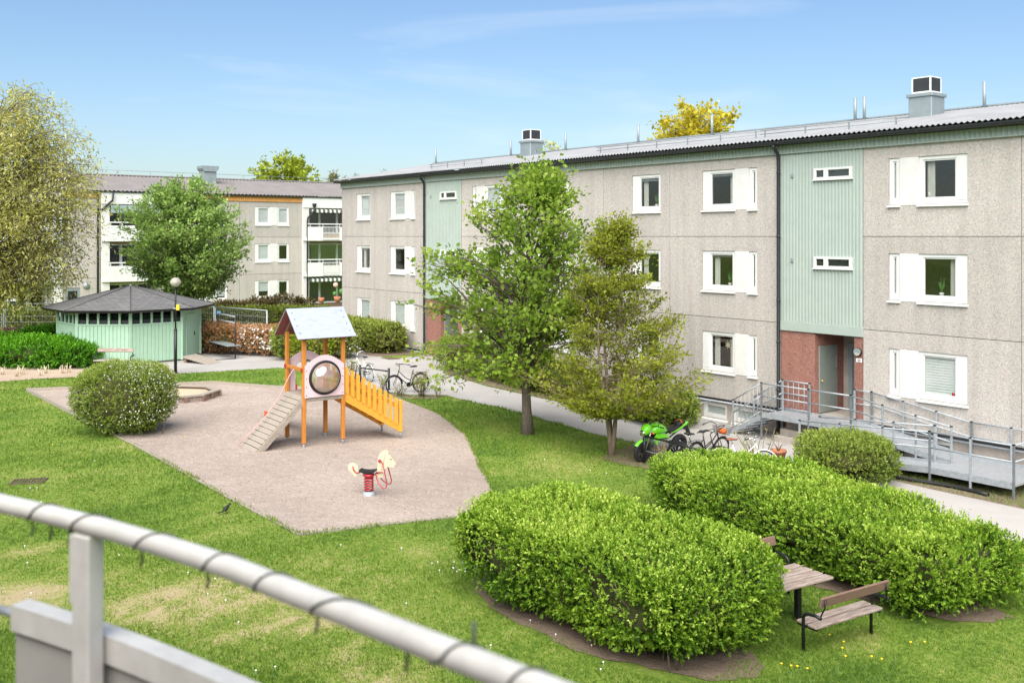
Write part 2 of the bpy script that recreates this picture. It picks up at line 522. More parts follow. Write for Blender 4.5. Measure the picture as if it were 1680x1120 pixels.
def ground_mat():
    m, nt, N, L, P = nodes_of('lawn')
    tc = N.new('ShaderNodeTexCoord')
    at = N.new('ShaderNodeAttribute'); at.attribute_name = 'dry'
    n1 = N.new('ShaderNodeTexNoise'); n1.inputs['Scale'].default_value = 7.0; n1.inputs['Detail'].default_value = 10; n1.inputs['Roughness'].default_value = 0.8
    n2 = N.new('ShaderNodeTexNoise'); n2.inputs['Scale'].default_value = 45.0; n2.inputs['Detail'].default_value = 4
    for n in (n1, n2): L.new(tc.outputs['Object'], n.inputs['Vector'])
    md = N.new('ShaderNodeMath'); md.operation = 'MULTIPLY_ADD'; md.inputs[1].default_value = 1.7; 
    L.new(n1.outputs['Fac'], md.inputs[0])
    ms = N.new('ShaderNodeMath'); ms.operation = 'ADD'; ms.inputs[1].default_value = -0.84
    L.new(at.outputs['Fac'], ms.inputs[0]); L.new(ms.outputs[0], md.inputs[2])
    rp = N.new('ShaderNodeValToRGB')
    e = rp.color_ramp.elements
    e[0].position, e[0].color = 0.05, (0.075, 0.140, 0.020, 1)
    e[1].position, e[1].color = 0.95, (0.42, 0.33, 0.205, 1)
    q = e.new(0.32); q.color = (0.165, 0.245, 0.035, 1)
    q = e.new(0.55); q.color = (0.265, 0.285, 0.080, 1)
    q = e.new(0.72); q.color = (0.39, 0.335, 0.165, 1)
    L.new(md.outputs[0], rp.inputs['Fac'])
    mx = N.new('ShaderNodeMix'); mx.data_type = 'RGBA'; mx.blend_type = 'OVERLAY'; mx.inputs['Factor'].default_value = 0.35
    L.new(rp.outputs['Color'], mx.inputs['A']); L.new(n2.outputs['Fac'], mx.inputs['B'])
    L.new(mx.outputs['Result'], P.inputs['Base Color'])
    P.inputs['Roughness'].default_value = 0.95; P.inputs['Specular IOR Level'].default_value = 0.15
    bp = N.new('ShaderNodeBump'); bp.inputs['Strength'].default_value = 0.8; bp.inputs['Distance'].default_value = 0.04
    L.new(n2.outputs['Fac'], bp.inputs['Height']); L.new(bp.outputs['Normal'], P.inputs['Normal'])
    return m

XB = np.arange(-7.0, 7.01, 0.5)       # the only x where the ground's slope changes
def axis_coords(lo, hi, step, far):
    a = np.arange(lo, hi + 1e-6, step)
    left = [-(abs(lo) + (far - abs(lo)) * t ** 2.2) for t in (1, .75, .5, .3, .15)]
    right = [hi + (far - hi) * t ** 2.2 for t in (.15, .3, .5, .75, 1)]
    return np.concatenate([left, a, right])
gx = axis_coords(-28.0, 16.0, 0.25, 900.0)
gy = axis_coords(-4.0, 58.0, 0.4, 1500.0)
gy[:5] = [-900, -300, -90, -30, -12]
GX, GY = np.meshgrid(gx, gy)
nx, ny = len(gx), len(gy)
gv = np.stack([GX.ravel(), GY.ravel(), zgv(GX.ravel())], 1)
idx = np.arange(nx * ny).reshape(ny, nx)
gf = np.stack([idx[:-1, :-1], idx[:-1, 1:], idx[1:, 1:], idx[1:, :-1]], -1).reshape(-1, 4)

def np_mesh(name, V, Fq, smooth=False):
    me = bpy.data.meshes.new(name)
    k = Fq.shape[1]
    me.vertices.add(len(V)); me.vertices.foreach_set('co', np.ascontiguousarray(V, dtype=np.float32).ravel())
    me.loops.add(Fq.size); me.loops.foreach_set('vertex_index', np.ascontiguousarray(Fq, dtype=np.int32).ravel())
    me.polygons.add(len(Fq)); me.polygons.foreach_set('loop_start', np.arange(0, Fq.size, k, dtype=np.int32))
    me.polygons.foreach_set('loop_total', np.full(len(Fq), k, dtype=np.int32))
    if smooth:
        me.polygons.foreach_set('use_smooth', np.ones(len(Fq), dtype=bool))
    me.update(calc_edges=True)
    return me

gme = np_mesh('lawn', gv, gf, True)
ga = gme.attributes.new('dry', 'FLOAT', 'POINT')
ga.data.foreach_set('value', dryness(GX.ravel(), GY.ravel()).astype(np.float32))
M['lawn'] = ground_mat()
tag(link('lawn', gme, M['lawn']), 'short spring lawn with worn straw coloured patches', kind='structure')

def sheet(name, pts, lift, m, kind='structure', label=None):
    """flat polygon draped on the ground, lift metres above it"""
    bm = bmesh.new()
    f = bm.faces.new([bm.verts.new((p[0], p[1], 0)) for p in pts])
    for x in np.concatenate([XB]):
        bmesh.ops.bisect_plane(bm, geom=bm.verts[:] + bm.edges[:] + bm.faces[:], plane_co=(x, 0, 0), plane_no=(1, 0, 0))
    for x in np.arange(-6.75, 7, .5):
        bmesh.ops.bisect_plane(bm, geom=bm.verts[:] + bm.edges[:] + bm.faces[:], plane_co=(x, 0, 0), plane_no=(1, 0, 0))
    for v in bm.verts:
        v.co.z = zg(v.co.x) + lift
    bmesh.ops.recalc_face_normals(bm, faces=bm.faces)
    if sum(f.normal.z for f in bm.faces) < 0:
        bmesh.ops.reverse_faces(bm, faces=bm.faces)
    me = bpy.data.meshes.new(name); bm.to_mesh(me); bm.free()
    return tag(link(name, me, m), label, kind=kind)

def granular(name, c, c2, s1=3.0, s2=70.0, bump=0.5, rough=0.95, blotch=None):
    m, nt, N, L, P = nodes_of(name)
    tc = N.new('ShaderNodeTexCoord')
    n1 = N.new('ShaderNodeTexNoise'); n1.inputs['Scale'].default_value = s1; n1.inputs['Detail'].default_value = 8; n1.inputs['Roughness'].default_value = 0.7
    n2 = N.new('ShaderNodeTexNoise'); n2.inputs['Scale'].default_value = s2; n2.inputs['Detail'].default_value = 3
    n3 = N.new('ShaderNodeTexNoise'); n3.inputs['Scale'].default_value = 0.35; n3.inputs['Detail'].default_value = 5
    for n in (n1, n2, n3): L.new(tc.outputs['Object'], n.inputs['Vector'])
    rp = N.new('ShaderNodeValToRGB')
    rp.color_ramp.elements[0].position = .3; rp.color_ramp.elements[1].position = .7
    rp.color_ramp.elements[0].color = (*c2, 1); rp.color_ramp.elements[1].color = (*c, 1)
    av = N.new('ShaderNodeMath'); av.operation = 'MULTIPLY_ADD'; av.inputs[1].default_value = 0.5
    hf = N.new('ShaderNodeMath'); hf.operation = 'MULTIPLY'; hf.inputs[1].default_value = 0.5
    L.new(n2.outputs['Fac'], hf.inputs[0]); L.new(n1.outputs['Fac'], av.inputs[0]); L.new(hf.outputs[0], av.inputs[2])
    L.new(av.outputs[0], rp.inputs['Fac'])
    hs = N.new('ShaderNodeHueSaturation')
    mr = N.new('ShaderNodeMapRange'); mr.inputs['From Min'].default_value = .3; mr.inputs['From Max'].default_value = .7; mr.inputs['To Min'].default_value = 0.86; mr.inputs['To Max'].default_value = 1.12
    L.new(n3.outputs['Fac'], mr.inputs['Value']); L.new(mr.outputs['Result'], hs.inputs['Value'])
    L.new(rp.outputs['Color'], hs.inputs['Color']); L.new(hs.outputs['Color'], P.inputs['Base Color'])
    P.inputs['Roughness'].default_value = rough; P.inputs['Specular IOR Level'].default_value = 0.2
    b0 = N.new('ShaderNodeBump'); b0.inputs['Strength'].default_value = bump * .7; b0.inputs['Distance'].default_value = 0.09
    L.new(n1.outputs['Fac'], b0.inputs['Height'])
    bp = N.new('ShaderNodeBump'); bp.inputs['Strength'].default_value = bump; bp.inputs['Distance'].default_value = 0.02
    L.new(b0.outputs['Normal'], bp.inputs['Normal'])
    L.new(n2.outputs['Fac'], bp.inputs['Height']); L.new(bp.outputs['Normal'], P.inputs['Normal'])
    return m
M['sand'] = granular('play_gravel', (0.425, 0.352, 0.300), (0.285, 0.230, 0.192), 3.0, 13.0, 1.0)
M['pit_sand'] = granular('pit_sand', (0.60, 0.47, 0.33), (0.46, 0.35, 0.24), 3.0, 60.0, 0.5)
M['asphalt'] = granular('pale_asphalt', (0.40, 0.38, 0.36), (0.325, 0.31, 0.29), 1.2, 90.0, 0.25, 0.9)
M['soil'] = granular('bare_soil', (0.27, 0.205, 0.15), (0.15, 0.11, 0.08), 4.0, 30.0, 1.0)
M['earth_pale'] = granular('pale_earth', (0.46, 0.37, 0.285), (0.33, 0.25, 0.18), 3.0, 40.0, 0.7)

def gp(l):
    return [G(u, v)[:2] for u, v in l]

# bldg frames
OX, OY = 576 / F * 29.3, 29.3
C1, S1 = 0.616, 0.788
def X1(u, yo=0.0):
    k = (u - 840) / F
    return (k * OY + C1 * k * yo - OX - S1 * yo) / (C1 + S1 * k)
def W1(x, y):
    return (OX + C1 * x + S1 * y, OY - S1 * x + C1 * y)
QX, QY = (412 - 840) / F * 73.3, 73.3
def X2(u, yo=0.0):
    k = (u - 840) / F
    return (k * QY + S1 * k * yo - QX + C1 * yo) / (S1 - C1 * k)
def W2(x, y):
    return (QX + S1 * x - C1 * y, QY + C1 * x + S1 * y)

# paths
path_low = [(455, 604), (560, 612), (610, 640), (672, 649), (730, 650), (800, 665), (856, 679), (978, 713), (1049, 728), (1150, 755), (1300, 800)]
path_poly = gp([(-120, 625), (60, 612), (140, 609), (230, 609), (300, 613)] + path_low) + [W1(3.0, -5.6), W1(14, -5.2), W1(14, -2.95), W1(3.6, -2.75), W1(1.2, -2.55), W1(0.6, -0.02), W1(X1(1144), -0.02)] \
    + gp([(1100, 697), (1034, 686), (918, 660), (799, 634), (726, 612)]) + [W1(X1(738), -0.02), W1(X1(702), -0.02)] + gp([(640, 590), (590, 575), (540, 566), (500, 570), (470, 588), (430, 579), (325, 581), (180, 585), (60, 590), (-120, 590)])
sheet('asphalt_path', path_poly, 0.008, M['asphalt'], label='pale asphalt path along the apartment block')
STRIP = gp([(-120, 640), (-20, 628), (60, 622), (120, 619), (200, 620), (290, 616), (292, 608), (210, 606), (140, 606), (130, 600), (-120, 600)])
sheet('soil_strip', STRIP, 0.014, M['earth_pale'], label='strip of pale bare earth by the summerhouse')
SAND = [(44, 642), (200, 636), (350, 630), (440, 637), (560, 642), (660, 655), (722, 680), (765, 714), (786, 758), (806, 803), (770, 846), (490, 878), (372, 816), (215, 728), (130, 686)]
sheet('play_gravel', gp(SAND), 0.010, M['sand'], label='pinkish gravel of the playground')
# soil under the hedges, shrubs and trees
def blob(c, rx, ry, rot=0, n=84, seed=1, amp=.12):
    r = np.random.default_rng(seed)
    ph = r.uniform(0, 6.28, 4)
    out = []
    for i in range(n):
        a = 2 * math.pi * i / n
        k = 1 + amp * (math.sin(3 * a + ph[0]) + .6 * math.sin(5 * a + ph[1]) + .5 * math.sin(8 * a + ph[2]) + .4 * r.normal())
        x, y = rx * k * math.cos(a), ry * k * math.sin(a)
        out.append((c[0] + x * math.cos(rot) - y * math.sin(rot), c[1] + x * math.sin(rot) + y * math.cos(rot)))
    return out
H1C, H1E, H1L, H1W, H1H = (1.50, 15.80), (0.70, -0.714), 4.85, 2.95, 1.5
H2C, H2E, H2L, H2W, H2H = (5.82, 19.62), (0.47, -0.883), 7.9, 2.7, 1.27
sheet('bare_soil', blob(H1C, 2.5, 1.44, math.atan2(H1E[1], H1E[0]), seed=2, amp=.045), 0.012, M['soil'], label='bare soil under the near hedge')
sheet('bare_soil', blob(H2C, 3.85, 1.32, math.atan2(H2E[1], H2E[0]), seed=3, amp=.045), 0.012, M['soil'], label='bare soil under the hedge behind the picnic table')
sheet('bare_soil', gp([(985, 752), (1010, 740), (1040, 729), (1120, 747), (1190, 770), (1150, 790), (1080, 772), (1020, 762)]), 0.013, M['soil'], label='bare soil at the parked motorcycle')
sheet('bare_soil', gp([(712, 655), (735, 648), (672, 648), (600, 640), (596, 648), (650, 654)]), 0.013, M['soil'], label='bare soil below the bicycle stand')
sheet('bare_soil', gp([(728, 612), (800, 633), (918, 659), (1034, 685), (1100, 696)]) + [W1(X1(1144), -.06), W1(X1(742), -.06)], 0.012, M['soil'], label='bare soil of the shrub bed along the wall')
sheet('bare_soil', [W1(X1(697), -2.6), W1(X1(697), -.06), W1(X1(555), -.06), W1(X1(540), -3.0)], 0.016, M['soil'], label='bare soil below the clipped wall hedge')
sheet('bare_soil', [W1(14, -3.0), W1(3.6, -2.8), W1(1.2, -2.6), W1(.62, -.06), W1(14, -.06)], 0.012, M['soil'], label='patchy soil under the access ramp')
sheet('bare_soil', gp([(325, 581), (430, 579), (470, 590), (500, 571), (480, 555), (325, 560)]), 0.012, M['soil'], label='bare soil under the flowering hedge')

# ---------------------------------------------------------------- foliage
def leaf_mesh(name, P, D, Nn, size, m, parent=None, aspect=0.5, fold=0.15, tone_val=None, kind=None):
    n = len(P)
    D = D / (np.linalg.norm(D, axis=1, keepdims=True) + 1e-9)
    S = np.cross(D, Nn); S /= (np.linalg.norm(S, axis=1, keepdims=True) + 1e-9)
    Nn = np.cross(S, D)
    L = size[:, None]; W = L * aspect
    v0 = P; v1 = P + D * L * .45 + S * W * .5 + Nn * L * fold; v2 = P + D * L; v3 = P + D * L * .45 - S * W * .5 + Nn * L * fold
    V = np.stack([v0, v1, v2, v3], 1).reshape(-1, 3)
    Fq = np.arange(4 * n).reshape(n, 4)
    me = np_mesh(name, V, Fq)
    a = me.attributes.new('tone_val', 'FLOAT', 'FACE')
    if tone_val is None: tone_val = rng.random(n)
    a.data.foreach_set('value', np.clip(tone_val, 0, 1).astype(np.float32))
    o = link(name, me, m, parent)
    if kind: o['kind'] = kind
    return o

def unit(n):
    q = rng.normal(size=(n, 3))
    return q / np.linalg.norm(q, axis=1, keepdims=True)

def lumps(P, seed, k=2.4):
    r = np.random.default_rng(seed)
    o = np.zeros(len(P))
    for i in range(7):
        d = r.normal(size=3); d /= np.linalg.norm(d)
        o += np.sin(P @ d * k * (0.7 + .5 * i) + r.uniform(0, 6.3)) / (1 + .35 * i)
    return o / 2.6

def super_pts(n, a, b, c, p, flat=None):
    """points on a superellipsoid, sampled over the faces of its box"""
    A = np.array([b * c, b * c, a * c, a * c, a * b, a * b]); A = A / A.sum()
    f = rng.choice(6, n, p=A)
    q = rng.uniform(-1, 1, (n, 3))
    ax = f // 2
    q[np.arange(n), ax] = np.where(f % 2 == 0, 1.0, -1.0)
    k = (np.abs(q) ** p).sum(1) ** (-1.0 / p)
    s = q * k[:, None]
    nr = np.sign(s) * np.abs(s) ** (p - 1) / np.array([a, b, c])
    nr /= np.linalg.norm(nr, axis=1, keepdims=True)
    return s * np.array([a, b, c]), nr

def hedge(name, label, cat, c, e, L, W, H, n, size, m, core, group=None, p=4.0, zlo=0.06, lump=0.10, depth=0.28, aspect=.5, upl=.55, z0=None, stems=10, seed=1, flower=None, under=0.0, gaps=.25):
    ang = math.atan2(e[1], e[0])
    root = thing(name, label, cat, (c[0], c[1], zg(c[0]) if z0 is None else z0), ang, group)
    hz = H * (1 - zlo) / 2; zc = H * zlo + hz
    a, b = L / 2, W / 2
    # follow the ground's fall along the hedge
    def drop(P):
        wx = c[0] + P[:, 0] * math.cos(ang) - P[:, 1] * math.sin(ang)
        return zgv(wx) - zg(c[0])
    # inner mass of twigs and leaves
    us, vs_ = 40, 18
    V = []
    for j in range(vs_ + 1):
        ph = math.pi * j / vs_ - math.pi / 2
        for i in range(us):
            th = 2 * math.pi * i / us
            d = np.array([math.cos(ph) * math.cos(th), math.cos(ph) * math.sin(th), math.sin(ph)])
            k = (np.abs(d) ** p).sum() ** (-1 / p)
            V.append(d * k * np.array([a - min(.34, a * .3), b - min(.34, b * .3), hz - .24]))
    V = np.array(V)
    V = V * (1 + .09 * lumps(V, seed + 5, 6.0))[:, None]
    under_f = np.where(V[:, 2] < -hz * .35, 1 - under * np.clip((-V[:, 2] - hz * .35) / hz, 0, 1), 1)
    V[:, :2] *= under_f[:, None]
    V[:, 2] += zc + drop(V)
    Fq = []
    for j in range(vs_):
        for i in range(us):
            i2 = (i + 1) % us
            Fq.append((j * us + i, j * us + i2, (j + 1) * us + i2, (j + 1) * us + i))
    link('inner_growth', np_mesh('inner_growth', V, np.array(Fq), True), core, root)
    # sprigs: short shoots standing out of the mass, each with a spiral of leaves; thin patches let the twigs show
    q = 8
    ns = n // q
    P, nr = super_pts(ns, a, b, hz, p)
    lm = 1.1 * lumps(P, seed, 1.3) + .8 * lumps(P, seed + 50, 5.0)
    hole = lumps(P, seed + 70, 2.6)
    side = 1 - np.clip(nr[:, 2], 0, 1)
    keep = (rng.random(ns) < np.where(P[:, 2] < -hz * .6, 0.6, 1.0)) & ~((hole > .58) & (rng.random(ns) < gaps * side))
    P, nr, lm = P[keep], nr[keep], lm[keep]
    ns = len(P)
    dep = rng.random(ns) ** 1.3 * depth * 1.15
    P = P + nr * (lump * lm * .75 - dep)[:, None]
    uf = np.where(P[:, 2] < -hz * .35, 1 - under * np.clip((-P[:, 2] - hz * .35) / hz, 0, 1), 1)
    P[:, :2] *= uf[:, None]
    T = nr * .8 + unit(ns) * .65 + np.array([0, 0, upl])
    T /= np.linalg.norm(T, axis=1, keepdims=True)
    tone = .5 + .20 * lumps(P, seed + 9, 3.0) + rng.normal(0, .13, ns) + .12 * (P[:, 2] / hz) - .30 * dep / depth  # shading put into leaf colour: darker deeper inside, lighter towards the top
    P[:, 2] += zc + drop(P)
    slen = size * rng.uniform(1.1, 2.4, ns)
    tt = np.tile(np.linspace(.05, 1, q), ns)
    LPs = np.repeat(P, q, 0) + np.repeat(T * slen[:, None], q, 0) * tt[:, None]
    k = len(LPs)
    rad = unit(k); Tq = np.repeat(T, q, 0)
    rad = rad - Tq * (rad * Tq).sum(1, keepdims=True)
    D = rad * .9 + Tq * (.35 + .9 * tt)[:, None]
    Nn = Tq * .9 + unit(k) * .5 + np.array([0, 0, .35])
    LPs[:, 2] = np.maximum(LPs[:, 2], .02 + drop(LPs))
    tone_val = np.clip(np.repeat(tone, q) + rng.normal(0, .08, k) + .14 * (tt - .5), 0, 1)
    leaf_mesh('leaves', LPs, D, Nn, size * rng.uniform(.7, 1.25, k), m, root, aspect, tone_val=tone_val, kind='stuff')
    # long shoots breaking the outline
    ns = int(n * .012)
    P, nr = super_pts(ns, a, b, hz, p)
    P = P[P[:, 2] > -hz * .2]; ns = len(P)
    P = P + unit(ns) * .03 + np.array([0, 0, zc]); 
    reps = 7
    t = np.tile(np.linspace(0, 1, reps), ns)
    hh = np.repeat(rng.uniform(.04, .13, ns), reps)
    PP = np.repeat(P, reps, 0) + np.repeat(unit(ns) * .35 + np.array([0, 0, 1.0]), reps, 0) * (t * hh)[:, None]
    PP[:, 2] += drop(PP)
    kk = len(PP)
    leaf_mesh('shoots', PP, unit(kk) + np.array([0, 0, .6]), unit(kk) + np.array([0, 0, .7]), size * rng.uniform(.6, 1.1, kk), m, root, aspect, tone_val=rng.uniform(.5, 1, kk), kind='stuff')
    if stems:
        mb = MB()
        for i in range(stems):
            x = rng.uniform(-a * .85, a * .85); y = rng.uniform(-b * .6, b * .6)
            dz = float(drop(np.array([[x, y, 0]]))[0])
            ex, ey = x + rng.normal(0, .25), y * 1.75 + rng.normal(0, .2)
            ex, ey = max(-a * .95, min(a * .95, ex)), max(-b * .97, min(b * .97, ey))
            mb.tube([(x, y, dz - .05), (x + rng.normal(0, .05), y + rng.normal(0, .05), dz + H * .22), ((x + ex) / 2, (y + ey) / 2, dz + H * .45), (ex, ey, dz + H * rng.uniform(.55, .85))], [.016, .012, .008, .003], 5)
        mb.build('stems', M['twig'], root)['kind'] = 'stuff'
    if flower:
        nf, fs, fm = flower
        P, nr = super_pts(nf, a + .02, b + .02, hz + .02, p)
        P = P[(P[:, 2] > -hz * .6)]
        nr = np.ones_like(P)
        lm = lumps(P, seed + 20, 2.2)
        P = P[lm + rng.normal(0, .35, len(P)) > -.1]
        kf = len(P)
        P = P + unit(kf) * .04
        P[:, 2] += zc + drop(P)
        leaf_mesh('blossoms', P, unit(kf), unit(kf) + np.array([0, 0, .8]), fs * rng.uniform(.7, 1.3, kf), fm, root, .9, .05, kind='stuff')
    return root

LM = {}
LM['privet'] = leafmat('privet_leaf', [(0, (0.05, 0.115, 0.01)), (0.35, (0.16, 0.305, 0.022)), (0.66, (0.33, 0.5, 0.045)), (1, (0.56, 0.68, 0.13))], 0.42)
LM['olive'] = leafmat('olive_leaf', [(0, (0.14, 0.12, 0.04)), (0.4, (0.175, 0.215, 0.035)), (0.75, (0.29, 0.36, 0.055)), (1, (0.4, 0.47, 0.08))], 0.35)
LM['bush'] = leafmat('bush_leaf', [(0, (0.11, 0.155, 0.025)), (0.5, (0.25, 0.34, 0.05)), (1, (0.45, 0.53, 0.11))], 0.4)
LM['juniper'] = leafmat('juniper_leaf', [(0, (0.033, 0.121, 0.007)), (0.5, (0.094, 0.297, 0.009)), (1, (0.209, 0.495, 0.017))], .25)
LM['maple'] = leafmat('maple_leaf', [(0, (0.115, 0.215, 0.02)), (0.5, (0.27, 0.41, 0.045)), (1, (0.52, 0.6, 0.13))], 0.55)
LM['beech'] = leafmat('beech_leaf', [(0, (0.145, 0.18, 0.018)), (0.5, (0.30, 0.35, 0.032)), (1, (0.50, 0.53, 0.075))], 0.55)
LM['round'] = leafmat('round_tree_leaf', [(0, (0.12, 0.21, 0.04)), (0.5, (0.27, 0.42, 0.09)), (1, (0.48, 0.63, 0.18))], 0.45)
LM['pale'] = leafmat('pale_tree_leaf', [(0, (0.3, 0.31, 0.06)), (0.4, (0.5, 0.5, 0.11)), (0.72, (0.66, 0.63, 0.24)), (1, (0.84, 0.81, 0.66))], 0.5)
LM['yellow'] = leafmat('yellow_leaf', [(0, (0.33, 0.28, 0.02)), (0.5, (0.62, 0.53, 0.035)), (1, (0.8, 0.72, 0.1))], 0.45)
LM['yellowgreen'] = leafmat('yellowgreen_leaf', [(0, (0.17, 0.21, 0.02)), (0.5, (0.34, 0.41, 0.03)), (1, (0.52, 0.57, 0.08))], 0.45)
LM['pine'] = leafmat('pine_needle', [(0, (0.1, 0.11, 0.05)), (0.5, (0.19, 0.195, 0.09)), (1, (0.3, 0.29, 0.14))], 0.2)
LM['rust'] = leafmat('rust_leaf', [(0, (0.2, 0.14, 0.05)), (0.5, (0.48, 0.265, 0.11)), (1, (0.66, 0.4, 0.22))], 0.4)
LM['darkrust'] = leafmat('dark_rust_leaf', [(0, (0.05, 0.035, 0.016)), (.5, (0.11, 0.085, 0.03)), (1, (0.19, 0.15, 0.06))], .25)
LM['blossom'] = leafmat('white_blossom', [(0, (0.72, 0.70, 0.62)), (1, (0.86, 0.85, 0.80))], .2)
LM['grass'] = leafmat('grass_blade', [(0, (0.07, 0.145, 0.014)), (0.4, (0.165, 0.275, 0.028)), (0.68, (0.28, 0.345, 0.055)), (0.84, (0.42, 0.39, 0.17)), (1, (0.56, 0.47, 0.28))], 0.35)

def tree(name, label, loc, H, crown, n_branch, leaves_per, leaf, m, bark, trunk_r, trunk_h, group=None, lean=(0, 0), droop=0.0, aspect=.55, spread=.35, seed=1, up=.35, branch_r=.045, multi=1, cl_flat=.8, twig_r=.008, twigs_n=6, rise=None):
    """crown: function(rng)-> local point of a branch tip; leaves gather along the outer half of each branch"""
    r = np.random.default_rng(seed)
    root = thing(name, label, 'tree', loc, 0, group)
    mb = MB()
    top = Vector((lean[0], lean[1], H * .93))
    def axis(t, off=(0, 0)):
        return Vector((lean[0] * t + .06 * math.sin(5 * t + seed) + off[0] * min(1, t * 2.2), lean[1] * t + .06 * math.cos(4 * t + seed) + off[1] * min(1, t * 2.2), H * .93 * t))
    offs = [(0, 0)] if multi == 1 else [(0.35 * math.cos(2.1 * i + seed), 0.35 * math.sin(2.1 * i + seed)) for i in range(multi)]
    for off in offs:
        pts = [axis(t, off) for t in np.linspace(0, 1, 11)]
        pts[0].z -= .12
        rad = [max(.008, trunk_r / multi ** .5 * (1.25 if i == 0 else 1) * (1 - .92 * (i / 10) ** .8)) for i in range(11)]
        mb.tube(pts, rad, 9)
    LP, LD, LT = [], [], []
    for b in range(n_branch):
        tip = Vector(crown(r))
        off = offs[b % len(offs)]
        d = math.hypot(tip.x, tip.y)
        zs = tip.z - d * r.uniform(.35, .95) * (1 - droop)
        zs = min(max(zs, trunk_h), H * .85)
        s = axis(zs / (H * .93), off)
        sag = d * (.10 + .22 * droop) if rise is None else d * rise
        mid = s.lerp(tip, .5) + Vector((r.normal(0, .12), r.normal(0, .12), sag))
        q3 = s.lerp(tip, .78) + Vector((r.normal(0, .1), r.normal(0, .1), sag * .5))
        br = branch_r * (0.5 + d / 3)
        mb.tube([s, mid, q3, tip], [br, br * .55, br * .3, twig_r], 5, cap=False)
        L = (tip - s).length
        out = (tip - s).normalized()
        tone = r.normal(0, .12)
        per = max(3, leaves_per // twigs_n)
        for w in range(twigs_n):
            t = r.uniform(.30, 1.0)
            st0 = mid.lerp(tip, max(0, (t - .5) * 2)) if t > .5 else s.lerp(mid, t * 2)
            e = Vector(r.normal(size=3)); e.z *= cl_flat
            dirn = (out * .9 + e * .75 + Vector((0, 0, up * .5))).normalized()
            tl = spread * r.uniform(1.0, 2.6)
            en = st0 + dirn * tl
            if droop > 0: en.z -= tl * droop * 1.6
            mb.tube([st0, st0.lerp(en, .55) + Vector((0, 0, tl * .08)), en], [twig_r * 1.1, twig_r * .8, twig_r * .4], 4, cap=False)
            tt = r.uniform(.2, 1.05, per)[:, None]
            P = np.array(st0)[None] * (1 - tt) + np.array(en)[None] * tt + r.normal(size=(per, 3)) * (spread * .36) * np.array([1, 1, cl_flat])
            if droop > 0: P[:, 2] -= r.random(per) ** 2 * droop * 1.2
            LP.append(P); LD.append(np.tile(np.array(dirn), (per, 1))); LT.append(np.full(per, tone + r.normal(0, .08)))
    mb.build('trunk', bark, root)
    P = np.concatenate(LP); D = np.concatenate(LD); k = len(P)
    D = D * .7 + unit(k) * .9 + np.array([0, 0, up * .6])
    Nn = unit(k) * .7 + np.array([0, 0, .9])
    c = P.mean(0)
    tone_val = np.clip(.5 + .12 * lumps(P, seed + 3, 3.0) + np.concatenate(LT) + rng.normal(0, .12, k), 0, 1)
    leaf_mesh('crown', P, D, Nn, leaf * rng.uniform(.6, 1.35, k), m, root, aspect, tone_val=tone_val, kind='stuff')
    return root

def ellipsoid_crown(cx, cy, cz, ax, ay, az, shell=.45, p=2.0):
    def f(r):
        while True:
            d = r.normal(size=3); d /= np.linalg.norm(d)
            k = (1 - shell) + shell * r.random() ** .5 if r.random() < .8 else r.random() ** .4
            q = np.array([d[0] * ax, d[1] * ay, d[2] * az]) * k
            return (cx + q[0], cy + q[1], cz + q[2])
    return f

# ---------------------------------------------------------------- building parts
def holes_panel(x0, x1, z0, z1, holes, y0, y1, mb=None):
    """slab in the x-z plane with rectangular openings"""
    mb = mb or MB()
    hs = [h for h in holes if h[0] < x1 - .001 and h[1] > x0 + .001 and h[2] < z1 - .001 and h[3] > z0 + .001]
    xs = sorted({x0, x1, *[min(max(h[0], x0), x1) for h in hs], *[min(max(h[1], x0), x1) for h in hs]})
    zs = sorted({z0, z1, *[min(max(h[2], z0), z1) for h in hs], *[min(max(h[3], z0), z1) for h in hs]})
    def solid(i, j):
        if i < 0 or j < 0 or i >= len(xs) - 1 or j >= len(zs) - 1: return False
        cx, cz = (xs[i] + xs[i + 1]) / 2, (zs[j] + zs[j + 1]) / 2
        return not any(h[0] < cx < h[1] and h[2] < cz < h[3] for h in hs)
    for i in range(len(xs) - 1):
        for j in range(len(zs) - 1):
            if not solid(i, j): continue
            a, b, c, d = xs[i], xs[i + 1], zs[j], zs[j + 1]
            mb.add([(a, y0, c), (b, y0, c), (b, y0, d), (a, y0, d)], [(0, 1, 2, 3)])
            if not solid(i - 1, j): mb.add([(a, y0, c), (a, y0, d), (a, y1, d), (a, y1, c)], [(0, 1, 2, 3)])
            if not solid(i + 1, j): mb.add([(b, y0, c), (b, y1, c), (b, y1, d), (b, y0, d)], [(0, 1, 2, 3)])
            if not solid(i, j - 1): mb.add([(a, y0, c), (a, y1, c), (b, y1, c), (b, y0, c)], [(0, 1, 2, 3)])
            if not solid(i, j + 1): mb.add([(a, y0, d), (b, y0, d), (b, y1, d), (a, y1, d)], [(0, 1, 2, 3)])
    return mb

def raw(mb, name, m, parent):
    """build without recalculating normals (open shells)"""
    me = bpy.data.meshes.new(name)
    me.from_pydata([tuple(p) for p in mb.v], [], mb.f)
    bm = bmesh.new(); bm.from_mesh(me)
    bmesh.ops.remove_doubles(bm, verts=bm.verts, dist=1e-5)
    bm.to_mesh(me); bm.free()
    return link(name, me, m, parent)

